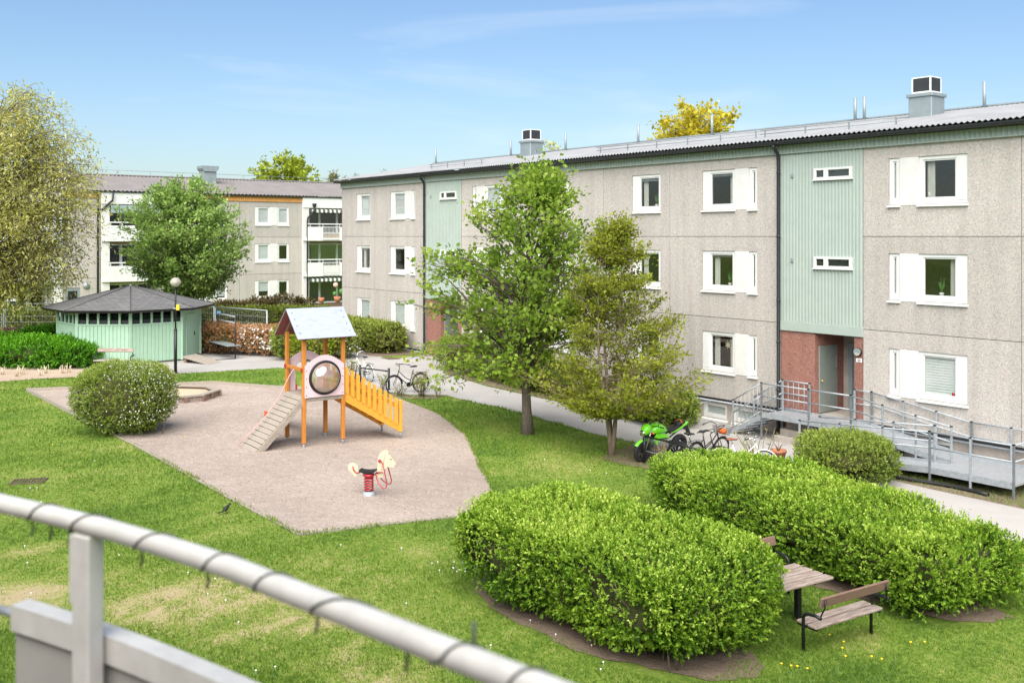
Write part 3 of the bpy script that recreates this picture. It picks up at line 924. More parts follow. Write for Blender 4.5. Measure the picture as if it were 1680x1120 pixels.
def ribbed(x0, x1, z0, z1, y0, pitch, amp, tops=None):
    """vertical trapezoid ribs (profiled metal)"""
    mb = MB()
    n = max(1, int(round((x1 - x0) / pitch)))
    p = (x1 - x0) / n
    prof = []
    for i in range(n):
        a = x0 + i * p
        prof += [(a, y0), (a + p * .15, y0 - amp), (a + p * .5, y0 - amp), (a + p * .65, y0)]
    prof.append((x1, y0))
    vs_ = []
    for x, y in prof:
        vs_ += [(x, y, z0), (x, y, z1)]
    fs = [(2 * i, 2 * i + 2, 2 * i + 3, 2 * i + 1) for i in range(len(prof) - 1)]
    mb.add(vs_, fs)
    return mb

def corrugated(x0, x1, p0, p1, pitch, amp, sub=4):
    """roof sheet: waves along x, running from p0=(y,z) to p1=(y,z)"""
    mb = MB()
    n = int((x1 - x0) / pitch) * sub
    vs_, fs = [], []
    for i in range(n + 1):
        x = x0 + (x1 - x0) * i / n
        w = amp * math.sin(2 * math.pi * i / sub)
        vs_ += [(x, p0[0], p0[1] + w), (x, p1[0], p1[1] + w), (x, p0[0], p0[1] + w - .012)]
    for i in range(n):
        a = 3 * i
        fs.append((a, a + 3, a + 4, a + 1)); fs.append((a + 2, a + 5, a + 3, a))
    mb.add(vs_, fs, False)
    return mb

def sheetpane(x0, x1, y, z0, z1, parent, name='pane', m='glass'):
    me = bpy.data.meshes.new(name)
    me.from_pydata([(x0, y, z0), (x1, y, z0), (x1, y, z1), (x0, y, z1)], [], [(0, 1, 2, 3)])
    return link(name, me, M[m], parent)

def window(parent, x0, z0, z1, segs, mirror=False, blind=None, curtain=None, yf=0.035):
    """segs: list of (kind, width, left frame, right frame); kinds: main, panel, narrow"""
    if mirror:
        segs = [(k, w, r, l) for k, w, l, r in reversed(segs)]
    fr = MB()
    panes, sills, fills, strips = [], [], [], []
    x = x0
    for k, w, l, r in segs:
        if k == 'panel':
            fills.append((x, x + w))
        else:
            t, b = .10, .15
            fr.bbox(x, x + l, yf, yf + .10, z0, z1, .006)
            fr.bbox(x + w - r, x + w, yf, yf + .10, z0, z1, .006)
            fr.bbox(x + l, x + w - r, yf + .002, yf + .098, z1 - t, z1, .006)
            fr.bbox(x + l, x + w - r, yf + .002, yf + .098, z0, z0 + b, .006)
            # casement inside the outer frame
            for q in ((x + l, x + l + .035, z0 + b, z1 - t), (x + w - r - .035, x + w - r, z0 + b, z1 - t), (x + l + .035, x + w - r - .035, z0 + b, z0 + b + .035), (x + l + .035, x + w - r - .035, z1 - t - .035, z1 - t)):
                fr.box(q[0], q[1], yf + .028, yf + .08, q[2], q[3])
            panes.append((x + l + .035, x + w - r - .035, z0 + b + .035, z1 - t - .035))
            sills.append((x - .025, x + w + .025))
            for s_, a, c in ((l, x, x + l), (r, x + w - r, x + w)):
                if s_ > .2:
                    strips.append((a + .07, c - .05))
        x += w
    o = fr.build('window', M['white'], parent)
    for a, c, d, e in panes:
        sheetpane(a - .005, c + .005, yf + .05, d - .005, e + .005, o)
    for a, c in sills:
        mb = MB()
        mb.prism([(-.075, z0 - .075), (-.075, z0 - .045), (yf + .01, z0 - .004), (yf + .01, z0 - .075)], a, c, 'x')
        mb.build('sill', M['white'], o)
    for a, c in fills:
        MB().bbox(a + .002, c - .002, -.012, yf + .06, z0 - .03, z1 - .005, .008).build('infill_panel', M['white_render'], o)
    for a, c in strips:
        mb = MB()
        mb.bbox(a, c, yf - .012, yf + .01, z0 + .09, z1 - .09, .005)
        mb.build('vent_strip', M['white'], o)
    if blind:
        for i, (a, c, d, e) in enumerate(panes):
            f = blind[i % len(blind)]
            if f > 0:
                zb = e - (e - d) * f
                mb = MB()
                n = 14
                for q in range(n):
                    za = zb + (e + .02 - zb) * q / n; zc_ = zb + (e + .02 - zb) * (q + 1) / n
                    mb.add([(a - .01, yf + .085, za), (c + .01, yf + .085, za), (c + .01, yf + .105, zc_), (a - .01, yf + .105, zc_)], [(0, 1, 2, 3)])
                mb.build('blind', M['blind'], o)
    if curtain:
        for i, (a, c, d, e) in enumerate(panes):
            if c - a < .3: continue
            for side in curtain:
                w = (c - a) * .24
                xa = a if side == 'l' else c - w
                mb = MB()
                n = 10
                vs_ = []
                for q in range(n + 1):
                    xx = xa + w * q / n
                    vs_ += [(xx, .22 + .025 * math.sin(q * 2.1), d - .05), (xx, .22 + .025 * math.sin(q * 2.1), e + .05)]
                mb.add(vs_, [(2 * q, 2 * q + 2, 2 * q + 3, 2 * q + 1) for q in range(n)])
                mb.build('curtain', M['curtain'], o)
    return o

def windowsill_plant(parent, x, z, s=1.0):
    mb = MB()
    Mx = Matrix.Translation((x, .25, z))
    mb.lathe([(.0, 0), (.05 * s, 0), (.065 * s, .10 * s), (.055 * s, .10 * s), (0, .09 * s)], 10, Mx)
    mb.build('flower_pot', M['white'], parent)
    mb = MB()
    for i in range(9):
        a = i * 2.4
        mb.tube([(x, .25, z + .09 * s), (x + .04 * s * math.cos(a), .25 + .04 * s * math.sin(a), z + .22 * s), (x + .10 * s * math.cos(a), .25 + .06 * s * math.sin(a), z + (.30 + .1 * (i % 3)) * s)], [.008 * s, .014 * s, .003], 4)
    mb.build('plant', M['plant_green'], parent)

WIDE = [('main', 1.40, .34, .11), ('panel', .57, 0, 0), ('narrow', .34, .11, .10)]
SINGLE = [('main', 1.42, .36, .11)]
PAIR = [('main', 1.2, .30, .11), ('panel', .6, 0, 0), ('main', .9, .11, .11)]

# ---------------------------------------------------------------- apartment block along the path
B1 = thing('apartment_block', 'three storey grey pebble dashed apartment block with green stairwell panels', 'building', (OX, OY, 0), math.atan2(-S1, C1))
zU, zL, zB, zT = CZ, CZ - 2.7, CZ - 5.4, CZ + 2.59
floors = [zB, zL, zU]
xl = X1(561); xr = 15.0
cols = [(X1(585), 'single', False), (X1(640), 'wide', False), (X1(775), 'wide', True), (X1(875), 'wide', False), (X1(1037), 'single', False), (X1(1152), 'wide', False), (X1(1458), 'wide', True), (7.2, 'wide', False)]
WH = []
for ci, (x0, k, mir) in enumerate(cols):
    w = 2.31 if k == 'wide' else 1.42
    for f in floors:
        WH.append((x0, x0 + w, f + .90, f + 2.22))
st = [(X1(699), X1(757)), (X1(1281), 0.0)]            # stairwells
stw = []
for a, b in st:
    for zc_ in (CZ + 1.885, CZ - .79):
        stw.append((a + (b - a) * .43, a + (b - a) * .885, zc_ - .17, zc_ + .17))
# concrete carcass behind the panels (shows as the dark joints)
ent = []
for a, b in st:
    ent.append((a + .02, b - .02, 0.2, CZ - 2.64))
raw(holes_panel(xl + .01, xr, 0.85, zT + .25, WH + stw + ent, .03, .30), 'carcass', M['joint'], B1)
vj = [xl, X1(615), st[0][0]], [st[0][1], X1(860), X1(990), X1(1099), st[1][0]], [0.0, X1(1676), 9.9, xr]
for run in vj:
    for a, b in zip(run[:-1], run[1:]):
        for i, f in enumerate(floors):
            t = f + 2.7 if i < 2 else zT
            g = .009
            raw(holes_panel(a + g, b - g, f + g, t - g, WH, 0.0, .06), 'wall_panel', M['aggregate'], B1)
# stairwell cladding
for si, (a, b) in enumerate(st):
    mb = ribbed(a + .10, b, CZ - 2.63, zT - .02, -.005, .115, .022)
    o = raw(mb, 'profiled_cladding', M['green_metal'], B1)
    # real openings are covered by the boxes of the small windows set proud of the sheet
    MB().bbox(a, a + .10, -.03, .05, CZ - 2.63, zT, .006).build('corner_trim', M['green_metal'], B1)
    MB().bbox(a - .02, b + .01, -.06, .25, CZ - 2.93, CZ - 2.635, .008).build('canopy_beam', M['green_metal'], B1)
    for (wx0, wx1, wz0, wz1) in stw[2 * si:2 * si + 2]:
        w = wx1 - wx0
        fr = MB()
        yb = -.075
        for q in ((wx0, wx1, wz1 - .06, wz1), (wx0, wx1, wz0, wz0 + .075), (wx0, wx0 + .09, wz0 + .075, wz1 - .06), (wx1 - .09, wx1, wz0 + .075, wz1 - .06), (wx0 + w * .27, wx0 + w * .38, wz0 + .075, wz1 - .06)):
            fr.bbox(q[0], q[1], yb, .02, q[2], q[3], .005)
        o = fr.build('stair_window', M['white'], B1)
        sheetpane(wx0 + .02, wx1 - .02, -.034, wz0 + .02, wz1 - .02, o)
        MB().box(wx0 + .01, wx1 - .01, -.029, -.026, wz0 + .01, wz1 - .01).build('unlit_backing', M['dark_mesh_and_backing'], o)  # dark sheet coloured to stand for the unlit stairwell behind the glass
        MB().bbox(wx0 - .03, wx1 + .03, yb - .03, .0, wz0 - .03, wz0 - .002, .004).build('sill', M['white'], o)
    for zc_ in (CZ + 1.9, CZ - .72):
        MB().bbox(a + .42, a + .50, -.07, -.01, zc_ - .07, zc_ + .05, .008).build('vent_cap', M['vent_grey'], B1)
# ground floor of the stairwells: red aggregate with a deep entrance recess
for si, (a, b) in enumerate(st):
    w = b - a
    ra, rb = a + w * .43, b - w * .10
    zf = zB - .006
    zt_ = CZ - 2.93
    MB().box(a + .01, ra, 0.0, 1.5, 0.1, zt_).build('red_wall', M['aggregate_red'], B1)
    MB().box(rb, b - .01, 0.0, 1.5, 0.1, zt_).build('red_pier', M['aggregate_red'], B1)
    MB().box(ra, rb, 1.5, 1.7, 0.1, zt_).build('recess_wall', M['concrete'], B1)
    MB().box(ra, rb, .05, 1.5, zt_ - .0, zt_ + .10).build('recess_ceiling', M['white_render'], B1)
    MB().box(ra, rb, -.15, 1.5, 0.1, zf).build('entrance_floor', M['concrete'], B1)
    # heavy steel door in the side of the recess and the grey entrance door at its back
    d = MB().bbox(ra, ra + .05, .18, 1.12, zf + .02, zf + 2.06, .01).build('side_door', M['door_green'], B1)
    MB().ball((ra + .09, .26, zf + 1.0), .035).build('door_knob', M['brass'], d)
    MB().bbox(ra + .05, ra + .09, 1.0, 1.04, zf + 1.35, zf + 1.7, .01).build('door_closer', M['silver'], d)
    d = MB().bbox(ra + .2, rb - .12, 1.44, 1.5, zf + .02, zf + 2.1, .01).build('entrance_door', M['vent_grey'], B1)
    sheetpane(ra + .34, rb - .25, 1.432, zf + .5, zf + 1.95, d)
    # round bulkhead lamp with half hood and the number plate below it
    lx = (rb + b) / 2 - .01
    Ml = Matrix.Translation((lx, 0.0, zB + 2.02)) @ Matrix.Rotation(R(90), 4, 'X')
    la = MB().lathe([(0.13, 0.0), (.13, .035), (.11, .06), (0.0, .065)], 18, Ml).build('wall_lamp', M['black_plastic'], B1)
    mb = MB(); n = 14
    pts = [(lx + .115 * math.cos(math.pi * i / n), zB + 2.02 + .115 * math.sin(math.pi * i / n)) for i in range(n + 1)]
    mb.prism(pts, -.085, -.062, 'y'); mb.build('lamp_hood', M['vent_grey'], la)
    pts = [(lx + .10 * math.cos(-math.pi * i / n), zB + 2.02 + .10 * math.sin(-math.pi * i / n)) for i in range(n + 1)]
    mb = MB(); mb.prism(pts, -.080, -.060, 'y'); mb.build('lamp_lens', M['lampglass'], la)
    pl = MB().bbox(lx - .07, lx + .12, -.012, -.001, zB + 1.73, zB + 1.84, .003).build('number_plate', M['sign_white'], B1)
    if si == 1:
        cu = bpy.data.curves.new('house_number', 'FONT'); cu.body = '48'; cu.size = .12; cu.extrude = .002; cu.align_x = 'CENTER'
        to = bpy.data.objects.new('tmp_text', cu); col.objects.link(to)
        dg = bpy.context.evaluated_depsgraph_get()
        tm = bpy.data.meshes.new_from_object(to.evaluated_get(dg))
        bpy.data.objects.remove(to)
        o = link('house_number', tm, M['sign_ink'], pl)
        o.rotation_euler = (R(90), 0, 0); o.location = (lx + .025, -.0135, zB + 1.743)
# fascia, gutter, roof
raw(ribbed(xl - .05, xr, zT, zT + .25, -.045, .14, .03), 'fascia', M['green_metal'], B1)
MB().box(xl - .05, xr, -.10, .0, zT - .018, zT - .001).build('fascia_drip', M['green_metal'], B1)
MB().box(xl - .10, xr, -.20, .25, zT + .251, zT + .27).build('soffit', M['gutter'], B1)
mb = MB()
for xx, e in ((xl - .12, 0), (xr, 0)): pass
gpts = [(-.36 + .085 * math.cos(math.pi + math.pi * i / 8), zT + .335 + .085 * math.sin(math.pi + math.pi * i / 8)) for i in range(9)]
mb.prism(gpts + [(-.19, zT + .36), (-.53 + .0849, zT + .36)], xl - .15, xr, 'x')
gut = mb.build('gutter', M['gutter'], B1)
mb = MB()
xx = xl
while xx < xr:
    mb.bbox(xx, xx + .03, -.46, -.10, zT + .27, zT + .35, .004); xx += 1.15
mb.build('gutter_brackets', M['gutter'], gut)
YR, ZR = 6.2, CZ + 4.2
roof = raw(corrugated(xl - .18, xr, (-.42, zT + .425), (YR, ZR), .16, .026), 'roof', M['roof_grey'], B1)
raw(corrugated(xl - .18, xr, (YR * 2 + .42, zT + .425), (YR, ZR), .5, .026), 'rear_roof', M['roof_grey'], B1)
MB().prism([(-.42, zT + .30), (YR, ZR - .1), (2 * YR + .42, zT + .30)], xl - .16, xl - .10, 'x').build('gable_board', M['roof_grey'], B1)
mb = MB()
mb.prism([(YR - .25, ZR - .01), (YR - .25, ZR + .03), (YR, ZR + .08), (YR + .25, ZR + .03), (YR + .25, ZR - .01)], xl - .2, xr, 'x')
mb.build('ridge_cap', M['vent_grey'], roof)
def roofz(y): return zT + .425 + (y + .42) / (YR + .42) * (ZR - zT - .425)
def on_roof_x(u, y): return X1(u, y)
# vent pipes by the ridge
for u in (715, 838, 928, 1047, 1168, 1403, 1418, 1615):
    y = YR - .35; x = on_roof_x(u, y)
    MB().tube([(x, y, roofz(y) - .1), (x, y, roofz(y) + .85)], .055, 8).build('vent_pipe', M['vent_grey'], roof)
# two big extract hoods
for u, hw, y in ((872, .40, 4.6), (1520, .40, 4.2)):
    x = on_roof_x(u, y)
    zr = roofz(y) - .35
    o = MB().bbox(x - hw, x + hw, y - hw, y + hw, zr, zr + 1.0, .03).build('vent_hood', M['vent_grey'], roof)
    MB().bbox(x - hw - .05, x + hw + .05, y - hw - .05, y + hw + .05, zr + .94, zr + 1.06, .02).build('flashing', M['vent_grey'], o)
    q = hw * .82
    MB().bbox(x - q, x + q, y - q, y + q, zr + 1.06, zr + 1.12, .01).build('collar', M['white'], o)
    mb = MB()
    for sx in (-1, 1):
        for sy in (-1, 1):
            mb.bbox(x + sx * q - (.05 if sx > 0 else 0), x + sx * q + (.05 if sx < 0 else 0), y + sy * q - (.05 if sy > 0 else 0), y + sy * q + (.05 if sy < 0 else 0), zr + 1.12, zr + 1.54, .005)
    mb.bbox(x - q, x + q, y - q, y + q, zr + 1.54, zr + 1.58, .01)
    mb.build('cage_frame', M['white'], o)
    MB().bbox(x - q + .012, x + q - .012, y - q + .012, y + q - .012, zr + 1.125, zr + 1.535, .005).build('louvre', M['dark_mesh_and_backing'], o)
# snow guards: two-bar rails on little brackets
for ua, ub in ((708, 790), (985, 1240), (1255, 1470)):
    y = .75
    xa, xb = on_roof_x(ua, y), on_roof_x(ub, y)
    mb = MB()
    n = max(2, int((xb - xa) / 1.3))
    for i in range(n + 1):
        xx = xa + (xb - xa) * i / n
        mb.box(xx - .015, xx + .015, y - .02, y + .02, roofz(y) - .02, roofz(y) + .26)
    for h in (.13, .24):
        mb.tube([(xa - .2, y, roofz(y) + h), (xb + .2, y, roofz(y) + h)], .013, 6)
    mb.build('snow_guard', M['vent_grey'], roof)
# downpipes
for a, b in st:
    mb = MB()
    xx = a - .01
    mb.tube([(xx, -.36, zT + .27), (xx, -.34, zT + .18), (xx, -.14, zT - .02), (xx, -.11, zT - .2), (xx, -.11, zB - .55), (xx, -.2, zB - .75)], .055, 10)
    for zc_ in (zT - .6, zU, zU - 2.0, zL - .6, zB + .6):
        mb.tube([(xx, -.11, zc_ - .03), (xx, -.11, zc_ + .03)], .066, 10)
    mb.build('downpipe', M['gutter'], B1)
# plinth with basement windows and the flashing on top of it
bw = [(X1(1152), X1(1191), zB - .68, zB - .17), (X1(1201), X1(1243), zB - .68, zB - .17), (X1(1455), X1(1498), zB - .68, zB - .17), (X1(1518), X1(1562), zB - .68, zB - .17)]
raw(holes_panel(xl + .03, st[0][0], -.5, zB - .01, [], .06, .35), 'plinth', M['concrete'], B1)
raw(holes_panel(st[0][1], st[1][0], -.5, zB - .01, bw, .06, .35), 'plinth', M['concrete'], B1)
raw(holes_panel(0, xr, -.5, zB - .01, bw, .06, .35), 'plinth', M['concrete'], B1)
for a, b in ((xl, st[0][0] - .08), (st[0][1], st[1][0] - .08), (0, xr)):
    mb = MB(); mb.box(a, b, -.035, .05, zB - .045, zB + .004)
    mb.build('base_flashing', M['gutter'], B1)
    mb = MB(); mb.tube([(a, -.075, zB - .085), (b, -.075, zB - .085)], .028, 8)
    mb.build('base_conduit', M['galv'], B1)
for a, b, c, d in bw:
    mb = MB()
    for q in ((a, a + .12, c, d), (b - .12, b, c, d), (a + .12, b - .12, d - .12, d), (a + .12, b - .12, c, c + .13)):
        mb.bbox(q[0], q[1], .10, .20, q[2], q[3], .005)
    o = mb.build('basement_window', M['white'], B1)
    sheetpane(a + .1, b - .1, .15, c + .1, d - .1, o)
    MB().box(a + .1, b - .1, .18, .19, c + .1, d - .1).build('blind', M['blind'], o)
    mb = MB(); mb.prism([(-.02, c - .10), (-.02, c - .05), (.15, c + .01), (.15, c - .10)], a - .04, b + .04, 'x')
    mb.build('sill', M['white'], o)
# windows
BL = {(0, 2): [1.0], (1, 2): [1.0, 0], (0, 0): [1.0], (1, 0): [1.0, 0], (6, 0): [1.0, 1.0], (6, 2): [0.0, 1.0][::-1], (2, 2): [.9, .9], (6, 1): [1.0, 0.0], (4, 2): [.10], (5, 2): [.08, 0], (5, 1): [.06, 0]}
CU = {(2, 0): 'lr', (2, 2): 'l', (1, 2): 'l', (7, 1): 'l', (6, 1): 'r', (4, 1): 'l', (5, 2): 'r', (6, 2): 'l', (0, 1): 'l', (4, 0): 'lr', (4, 2): 'l', (5, 1): 'l', (3, 2): 'lr', (1, 1): 'r', (5, 0): 'lr', (3, 1): 'lr', (3, 0): 'l', (2, 1): 'r'}
for ci, (x0, k, mir) in enumerate(cols):
    for fi, f in enumerate(floors):
        o = window(B1, x0, f + .90, f + 2.22, WIDE if k == 'wide' else SINGLE, mir, BL.get((ci, fi)), CU.get((ci, fi)))
        if (ci, fi) in ((4, 2), (0, 1), (5, 1), (6, 1), (3, 1)):
            windowsill_plant(o, x0 + (1.0 if not mir else 1.45), f + 1.06, 1.0)
        if (ci, fi) == (6, 0):
            MB().ball((x0 + 1.86, .10, f + 1.12), .045, 1, .5, 1.3).build('red_ornament', M['red_metal'], o)
        if (ci, fi) == (6, 2):
            MB().lathe([(0, 0), (.04, 0), (.055, .15), (.045, .15), (0, .02)], 10, Matrix.Translation((x0 + 1.10, .25, f + 1.07))).build('white_cup', M['white'], o)
        if (ci, fi) == (5, 0):
            mb = MB()
            cxx, czz = x0 + .95, f + 1.80
            pts = []
            for i in range(14):
                rr = .15 if i % 2 == 0 else .06
                pts.append((cxx + rr * math.cos(math.pi * i / 7), czz + rr * math.sin(math.pi * i / 7)))
            mb.prism(pts, .20, .215, 'y'); mb.build('paper_star', M['cream'], o)
# rooms behind the glass, end walls and back
mb = MB()
mb.box(xl + .06, xr, 3.2, 3.3, .6, zT)
for f in floors + [zT + .05]:
    mb.box(xl + .06, xr, .31, 3.2, f - .14, f - .02)
for x in [xl + .2, X1(615), st[0][0], st[0][1], X1(860), X1(990), X1(1099), st[1][0] - .1, .1, X1(1676), 9.9]:
    mb.box(x - .05, x + .05, .31, 3.2, .6, zT)
mb.build('rooms', M['interior'], B1)
MB().box(xl, xl + .05, .0, 2 * YR, -.4, zT + .3).build('gable_wall', M['aggregate'], B1)
MB().box(xl, xr, 2 * YR - .1, 2 * YR, -.4, zT + .3).build('rear_wall', M['aggregate'], B1)
MB().box(xr - .05, xr, 0, 2 * YR, -.4, zT + .3).build('gable_wall', M['aggregate'], B1)

# ---------------------------------------------------------------- access ramp with steps (galvanised steel)
RP = thing('access_ramp', 'galvanised steel access ramp with handrails and steps at the red entrance', 'ramp', (OX, OY, 0), math.atan2(-S1, C1))
gz = 0.10
zd = zB - .02                      # door level
zl = CZ - 5.86                     # turning landing
def beam(a, b, h=.16, t=.05):
    a, b = Vector(a), Vector(b)
    d = (b - a).normalized()
    s = d.cross(Vector((0, 0, 1))).normalized() * t / 2
    u_ = Vector((0, 0, h))
    p = [a - s, a + s, b + s, b - s, a - s + u_, a + s + u_, b + s + u_, b - s + u_]
    return MB().add(p, [(3, 2, 1, 0), (4, 5, 6, 7), (0, 1, 5, 4), (1, 2, 6, 5), (2, 3, 7, 6), (3, 0, 4, 7)])
def deck(x0, z0, x1, z1, y0, y1, name='deck'):
    mb = MB()
    mb.add([(x0, y0, z0), (x1, y0, z1), (x1, y1, z1), (x0, y1, z0), (x0, y0, z0 - .05), (x1, y0, z1 - .05), (x1, y1, z1 - .05), (x0, y1, z0 - .05)], [(0, 1, 2, 3), (7, 6, 5, 4), (0, 4, 5, 1), (1, 5, 6, 2), (2, 6, 7, 3), (3, 7, 4, 0)])
    mb.build(name, M['galv_deck'], RP)
    beam((x0, y0 + .02, z0 - .10), (x1, y0 + .02, z1 - .10)).build('side_beam', M['galv'], RP)
    beam((x0, y1 - .02, z0 - .10), (x1, y1 - .02, z1 - .10)).build('side_beam', M['galv'], RP)
def rail(pts, n=None, h=.95, ground=True, balusters=False, mid=True):
    """posts and two handrails along a line"""
    a, b = Vector(pts[0]), Vector(pts[1])
    L_ = (b - a).length
    n = n or max(1, round(L_ / 1.25))
    for i in range(n + 1):
        p = a.lerp(b, i / n)
        base = gz - .02 if ground else p.z
        o = MB().bbox(p.x - .025, p.x + .025, p.y - .025, p.y + .025, base, p.z + h, .006).build('post', M['galv'], RP)
        MB().bbox(p.x - .032, p.x + .032, p.y - .032, p.y + .032, p.z + h - .012, p.z + h + .022, .008).build('post_cap', M['black_plastic'], o)
    for hh in ((h - .01, h - .40) if mid else (h - .01,)):
        MB().tube([a + Vector((0, 0, hh)), b + Vector((0, 0, hh))], .021, 8).build('handrail', M['galv'], RP)
    if balusters:
        k = max(2, int(L_ / .17))
        for i in range(1, k):
            p = a.lerp(b, i / k)
            MB().tube([p + Vector((0, 0, .08)), p + Vector((0, 0, h - .02))], .010, 6).build('baluster', M['galv'], RP)
        MB().tube([a + Vector((0, 0, .09)), b + Vector((0, 0, .09))], .014, 6).build('lower_rail', M['galv'], RP)
yi, ym, yo_ = -.12, -1.15, -2.2
xs_, xl_, xe_ = -2.75, 3.3, 5.4
deck(xs_, zd, .35, zd, ym, yi + .1, 'door_landing')
deck(.35, zd, xl_, zl, ym, yi)
deck(xl_, zl, xe_, zl, yo_, yi, 'turning_landing')
deck(-.6, .16, xl_, zl, yo_, ym - .06)
rail([(xs_, ym, zd), (-1.05, ym, zd)], 1)
rail([(-1.05, ym, zd), (.35, ym, zd)], 1)
rail([(.35, ym, zd), (xl_, ym, zl)], 3)
rail([(-.2, yi, zd), (.35, yi, zd)], 1, ground=False)
rail([(.35, yi, zd), (xl_, yi, zl)], 3)
rail([(xl_, yi, zl), (xe_, yi, zl)], 2)
rail([(-.6, yo_, .16), (xl_, yo_, zl)], 3)
rail([(-.6, ym - .10, .16), (xl_ - .4, ym - .10, zl - .02)], 3)
rail([(xl_, yo_, zl), (xe_, yo_, zl)], 2)
rail([(xe_, yo_, zl), (xe_, yi, zl)], 2)
# steps on the left
sx0 = xs_ - 1.15
for i in range(4):
    z = gz + .06 + (zd - gz - .06) * (i + .6) / 4.6
    x = sx0 + 1.15 * i / 4
    MB().bbox(x, x + .29, ym + .05, yi + .05, z - .035, z, .006).build('tread', M['galv_deck'], RP)
for y in (ym, yi):
    beam((sx0, y, gz + .02), (xs_, y, zd - .16), .14, .03).build('stringer', M['galv'], RP)
    rail([(sx0 + .05, y, gz + .12), (xs_, y, zd)], 1, balusters=True)
rail([(xs_ + .02, yi, zd), (xs_ + 1.0, yi, zd)], 1, ground=False, balusters=True)
# old concrete steps left standing under the landing
OS = thing('concrete_steps', 'old concrete steps under the steel landing', 'steps', (OX, OY, 0), math.atan2(-S1, C1))
for i in range(3):
    MB().bbox(st[1][0] + .55, -.1, -.15 - .30 * (3 - i) - .02, -.155, -.05 + .001 * i, .12 + .17 * (i + 1), .015).build('step', M['concrete'], OS)
# loose hose lying by the path
mb = MB()
pts = []
for i in range(16):
    t = i / 15
    x = 1.3 + 3.6 * t
    wx, wy = W1(x, -2.45 - .12 * math.sin(6 * t))
    pts.append((wx, wy, zg(wx) + .055))
tag(mb.tube(pts, .05, 8).build('drain_hose', M['black_plastic'], None), 'black corrugated drain hose lying under the ramp', 'hose')

# green plastic screen at the basement stairs
xa, xb = X1(1080, -.9), X1(1142, -.9)
SC = thing('green_screen', 'pale green ribbed screen with rounded corner behind the wall shrub', 'screen', (OX, OY, 0), math.atan2(-S1, C1))
raw(ribbed(xa, xb - .12, 0.06, zB + .12, -.92, .14, .025), 'ribbed_sheet', M['green_screen'], SC)
mb = MB()
mb.tube([(xa, -.92, zB + .13), (xb - .22, -.92, zB + .13), (xb - .06, -.92, zB + .06), (xb, -.92, zB - .10), (xb, -.92, .0)], .026, 8)
mb.tube([(xb, -.92, zB - .10), (xb, -.05, zB - .10)], .02, 6)
mb.build('frame', M['vent_grey'], SC)
MB().box(xb - .12, xb - .02, -.925, -.915, .06, zB - .06).build('end_strip', M['green_screen'], SC)

# ---------------------------------------------------------------- apartment block at the back of the yard
B2 = thing('apartment_block', 'long apartment block with brown roof, orange eaves board and white balconies', 'building', (QX, QY, 0), math.atan2(C1, S1))
z2 = [0.85, 3.55, 6.25]; zT2 = 9.0
x2l, x2r = X2(-170), 10.5
bays = [(-17.6, -12.95, 'shop'), (-10.55, -6.05, 'A'), (X2(495), 9.9, 'B')]
pairs = [X2(312), X2(418)]
H2o = []
for x0 in pairs:
    for f in z2:
        H2o.append((x0, x0 + 2.7, f + .90, f + 2.22))
H2o.append((-12.75, -11.85, z2[0], z2[0] + 2.1))
bayh = [(a, b, -1, 20) for a, b, _ in bays]
raw(holes_panel(x2l, x2r, -.3, zT2 + .2, H2o + bayh, .04, .3), 'carcass', M['joint'], B2)
runs = [(x2l, -17.6), (-12.95, -10.55), (-6.05, X2(393)), (X2(393), bays[2][0]), (9.9, x2r)]
for a, b in runs:
    for i, f in enumerate(z2):
        t = z2[i + 1] if i < 2 else zT2
        raw(holes_panel(a + .012, b - .012, (f if i else -.3) + .012, t - .012, H2o, 0, .06), 'wall_panel', M['aggregate'], B2)
    raw(ribbed(a, b, zT2 - .14, zT2 + .28, -.06, .16, .03), 'fascia', M['orange_wood'], B2)
for x0 in pairs:
    for fi, f in enumerate(z2):
        bl = [1.0, 1.0] if fi == 2 else ([1.0, 0] if fi == 1 else [.65, 0])
        if x0 == pairs[0]: bl = [0, .9]
        window(B2, x0, f + .90, f + 2.22, PAIR, False, bl)
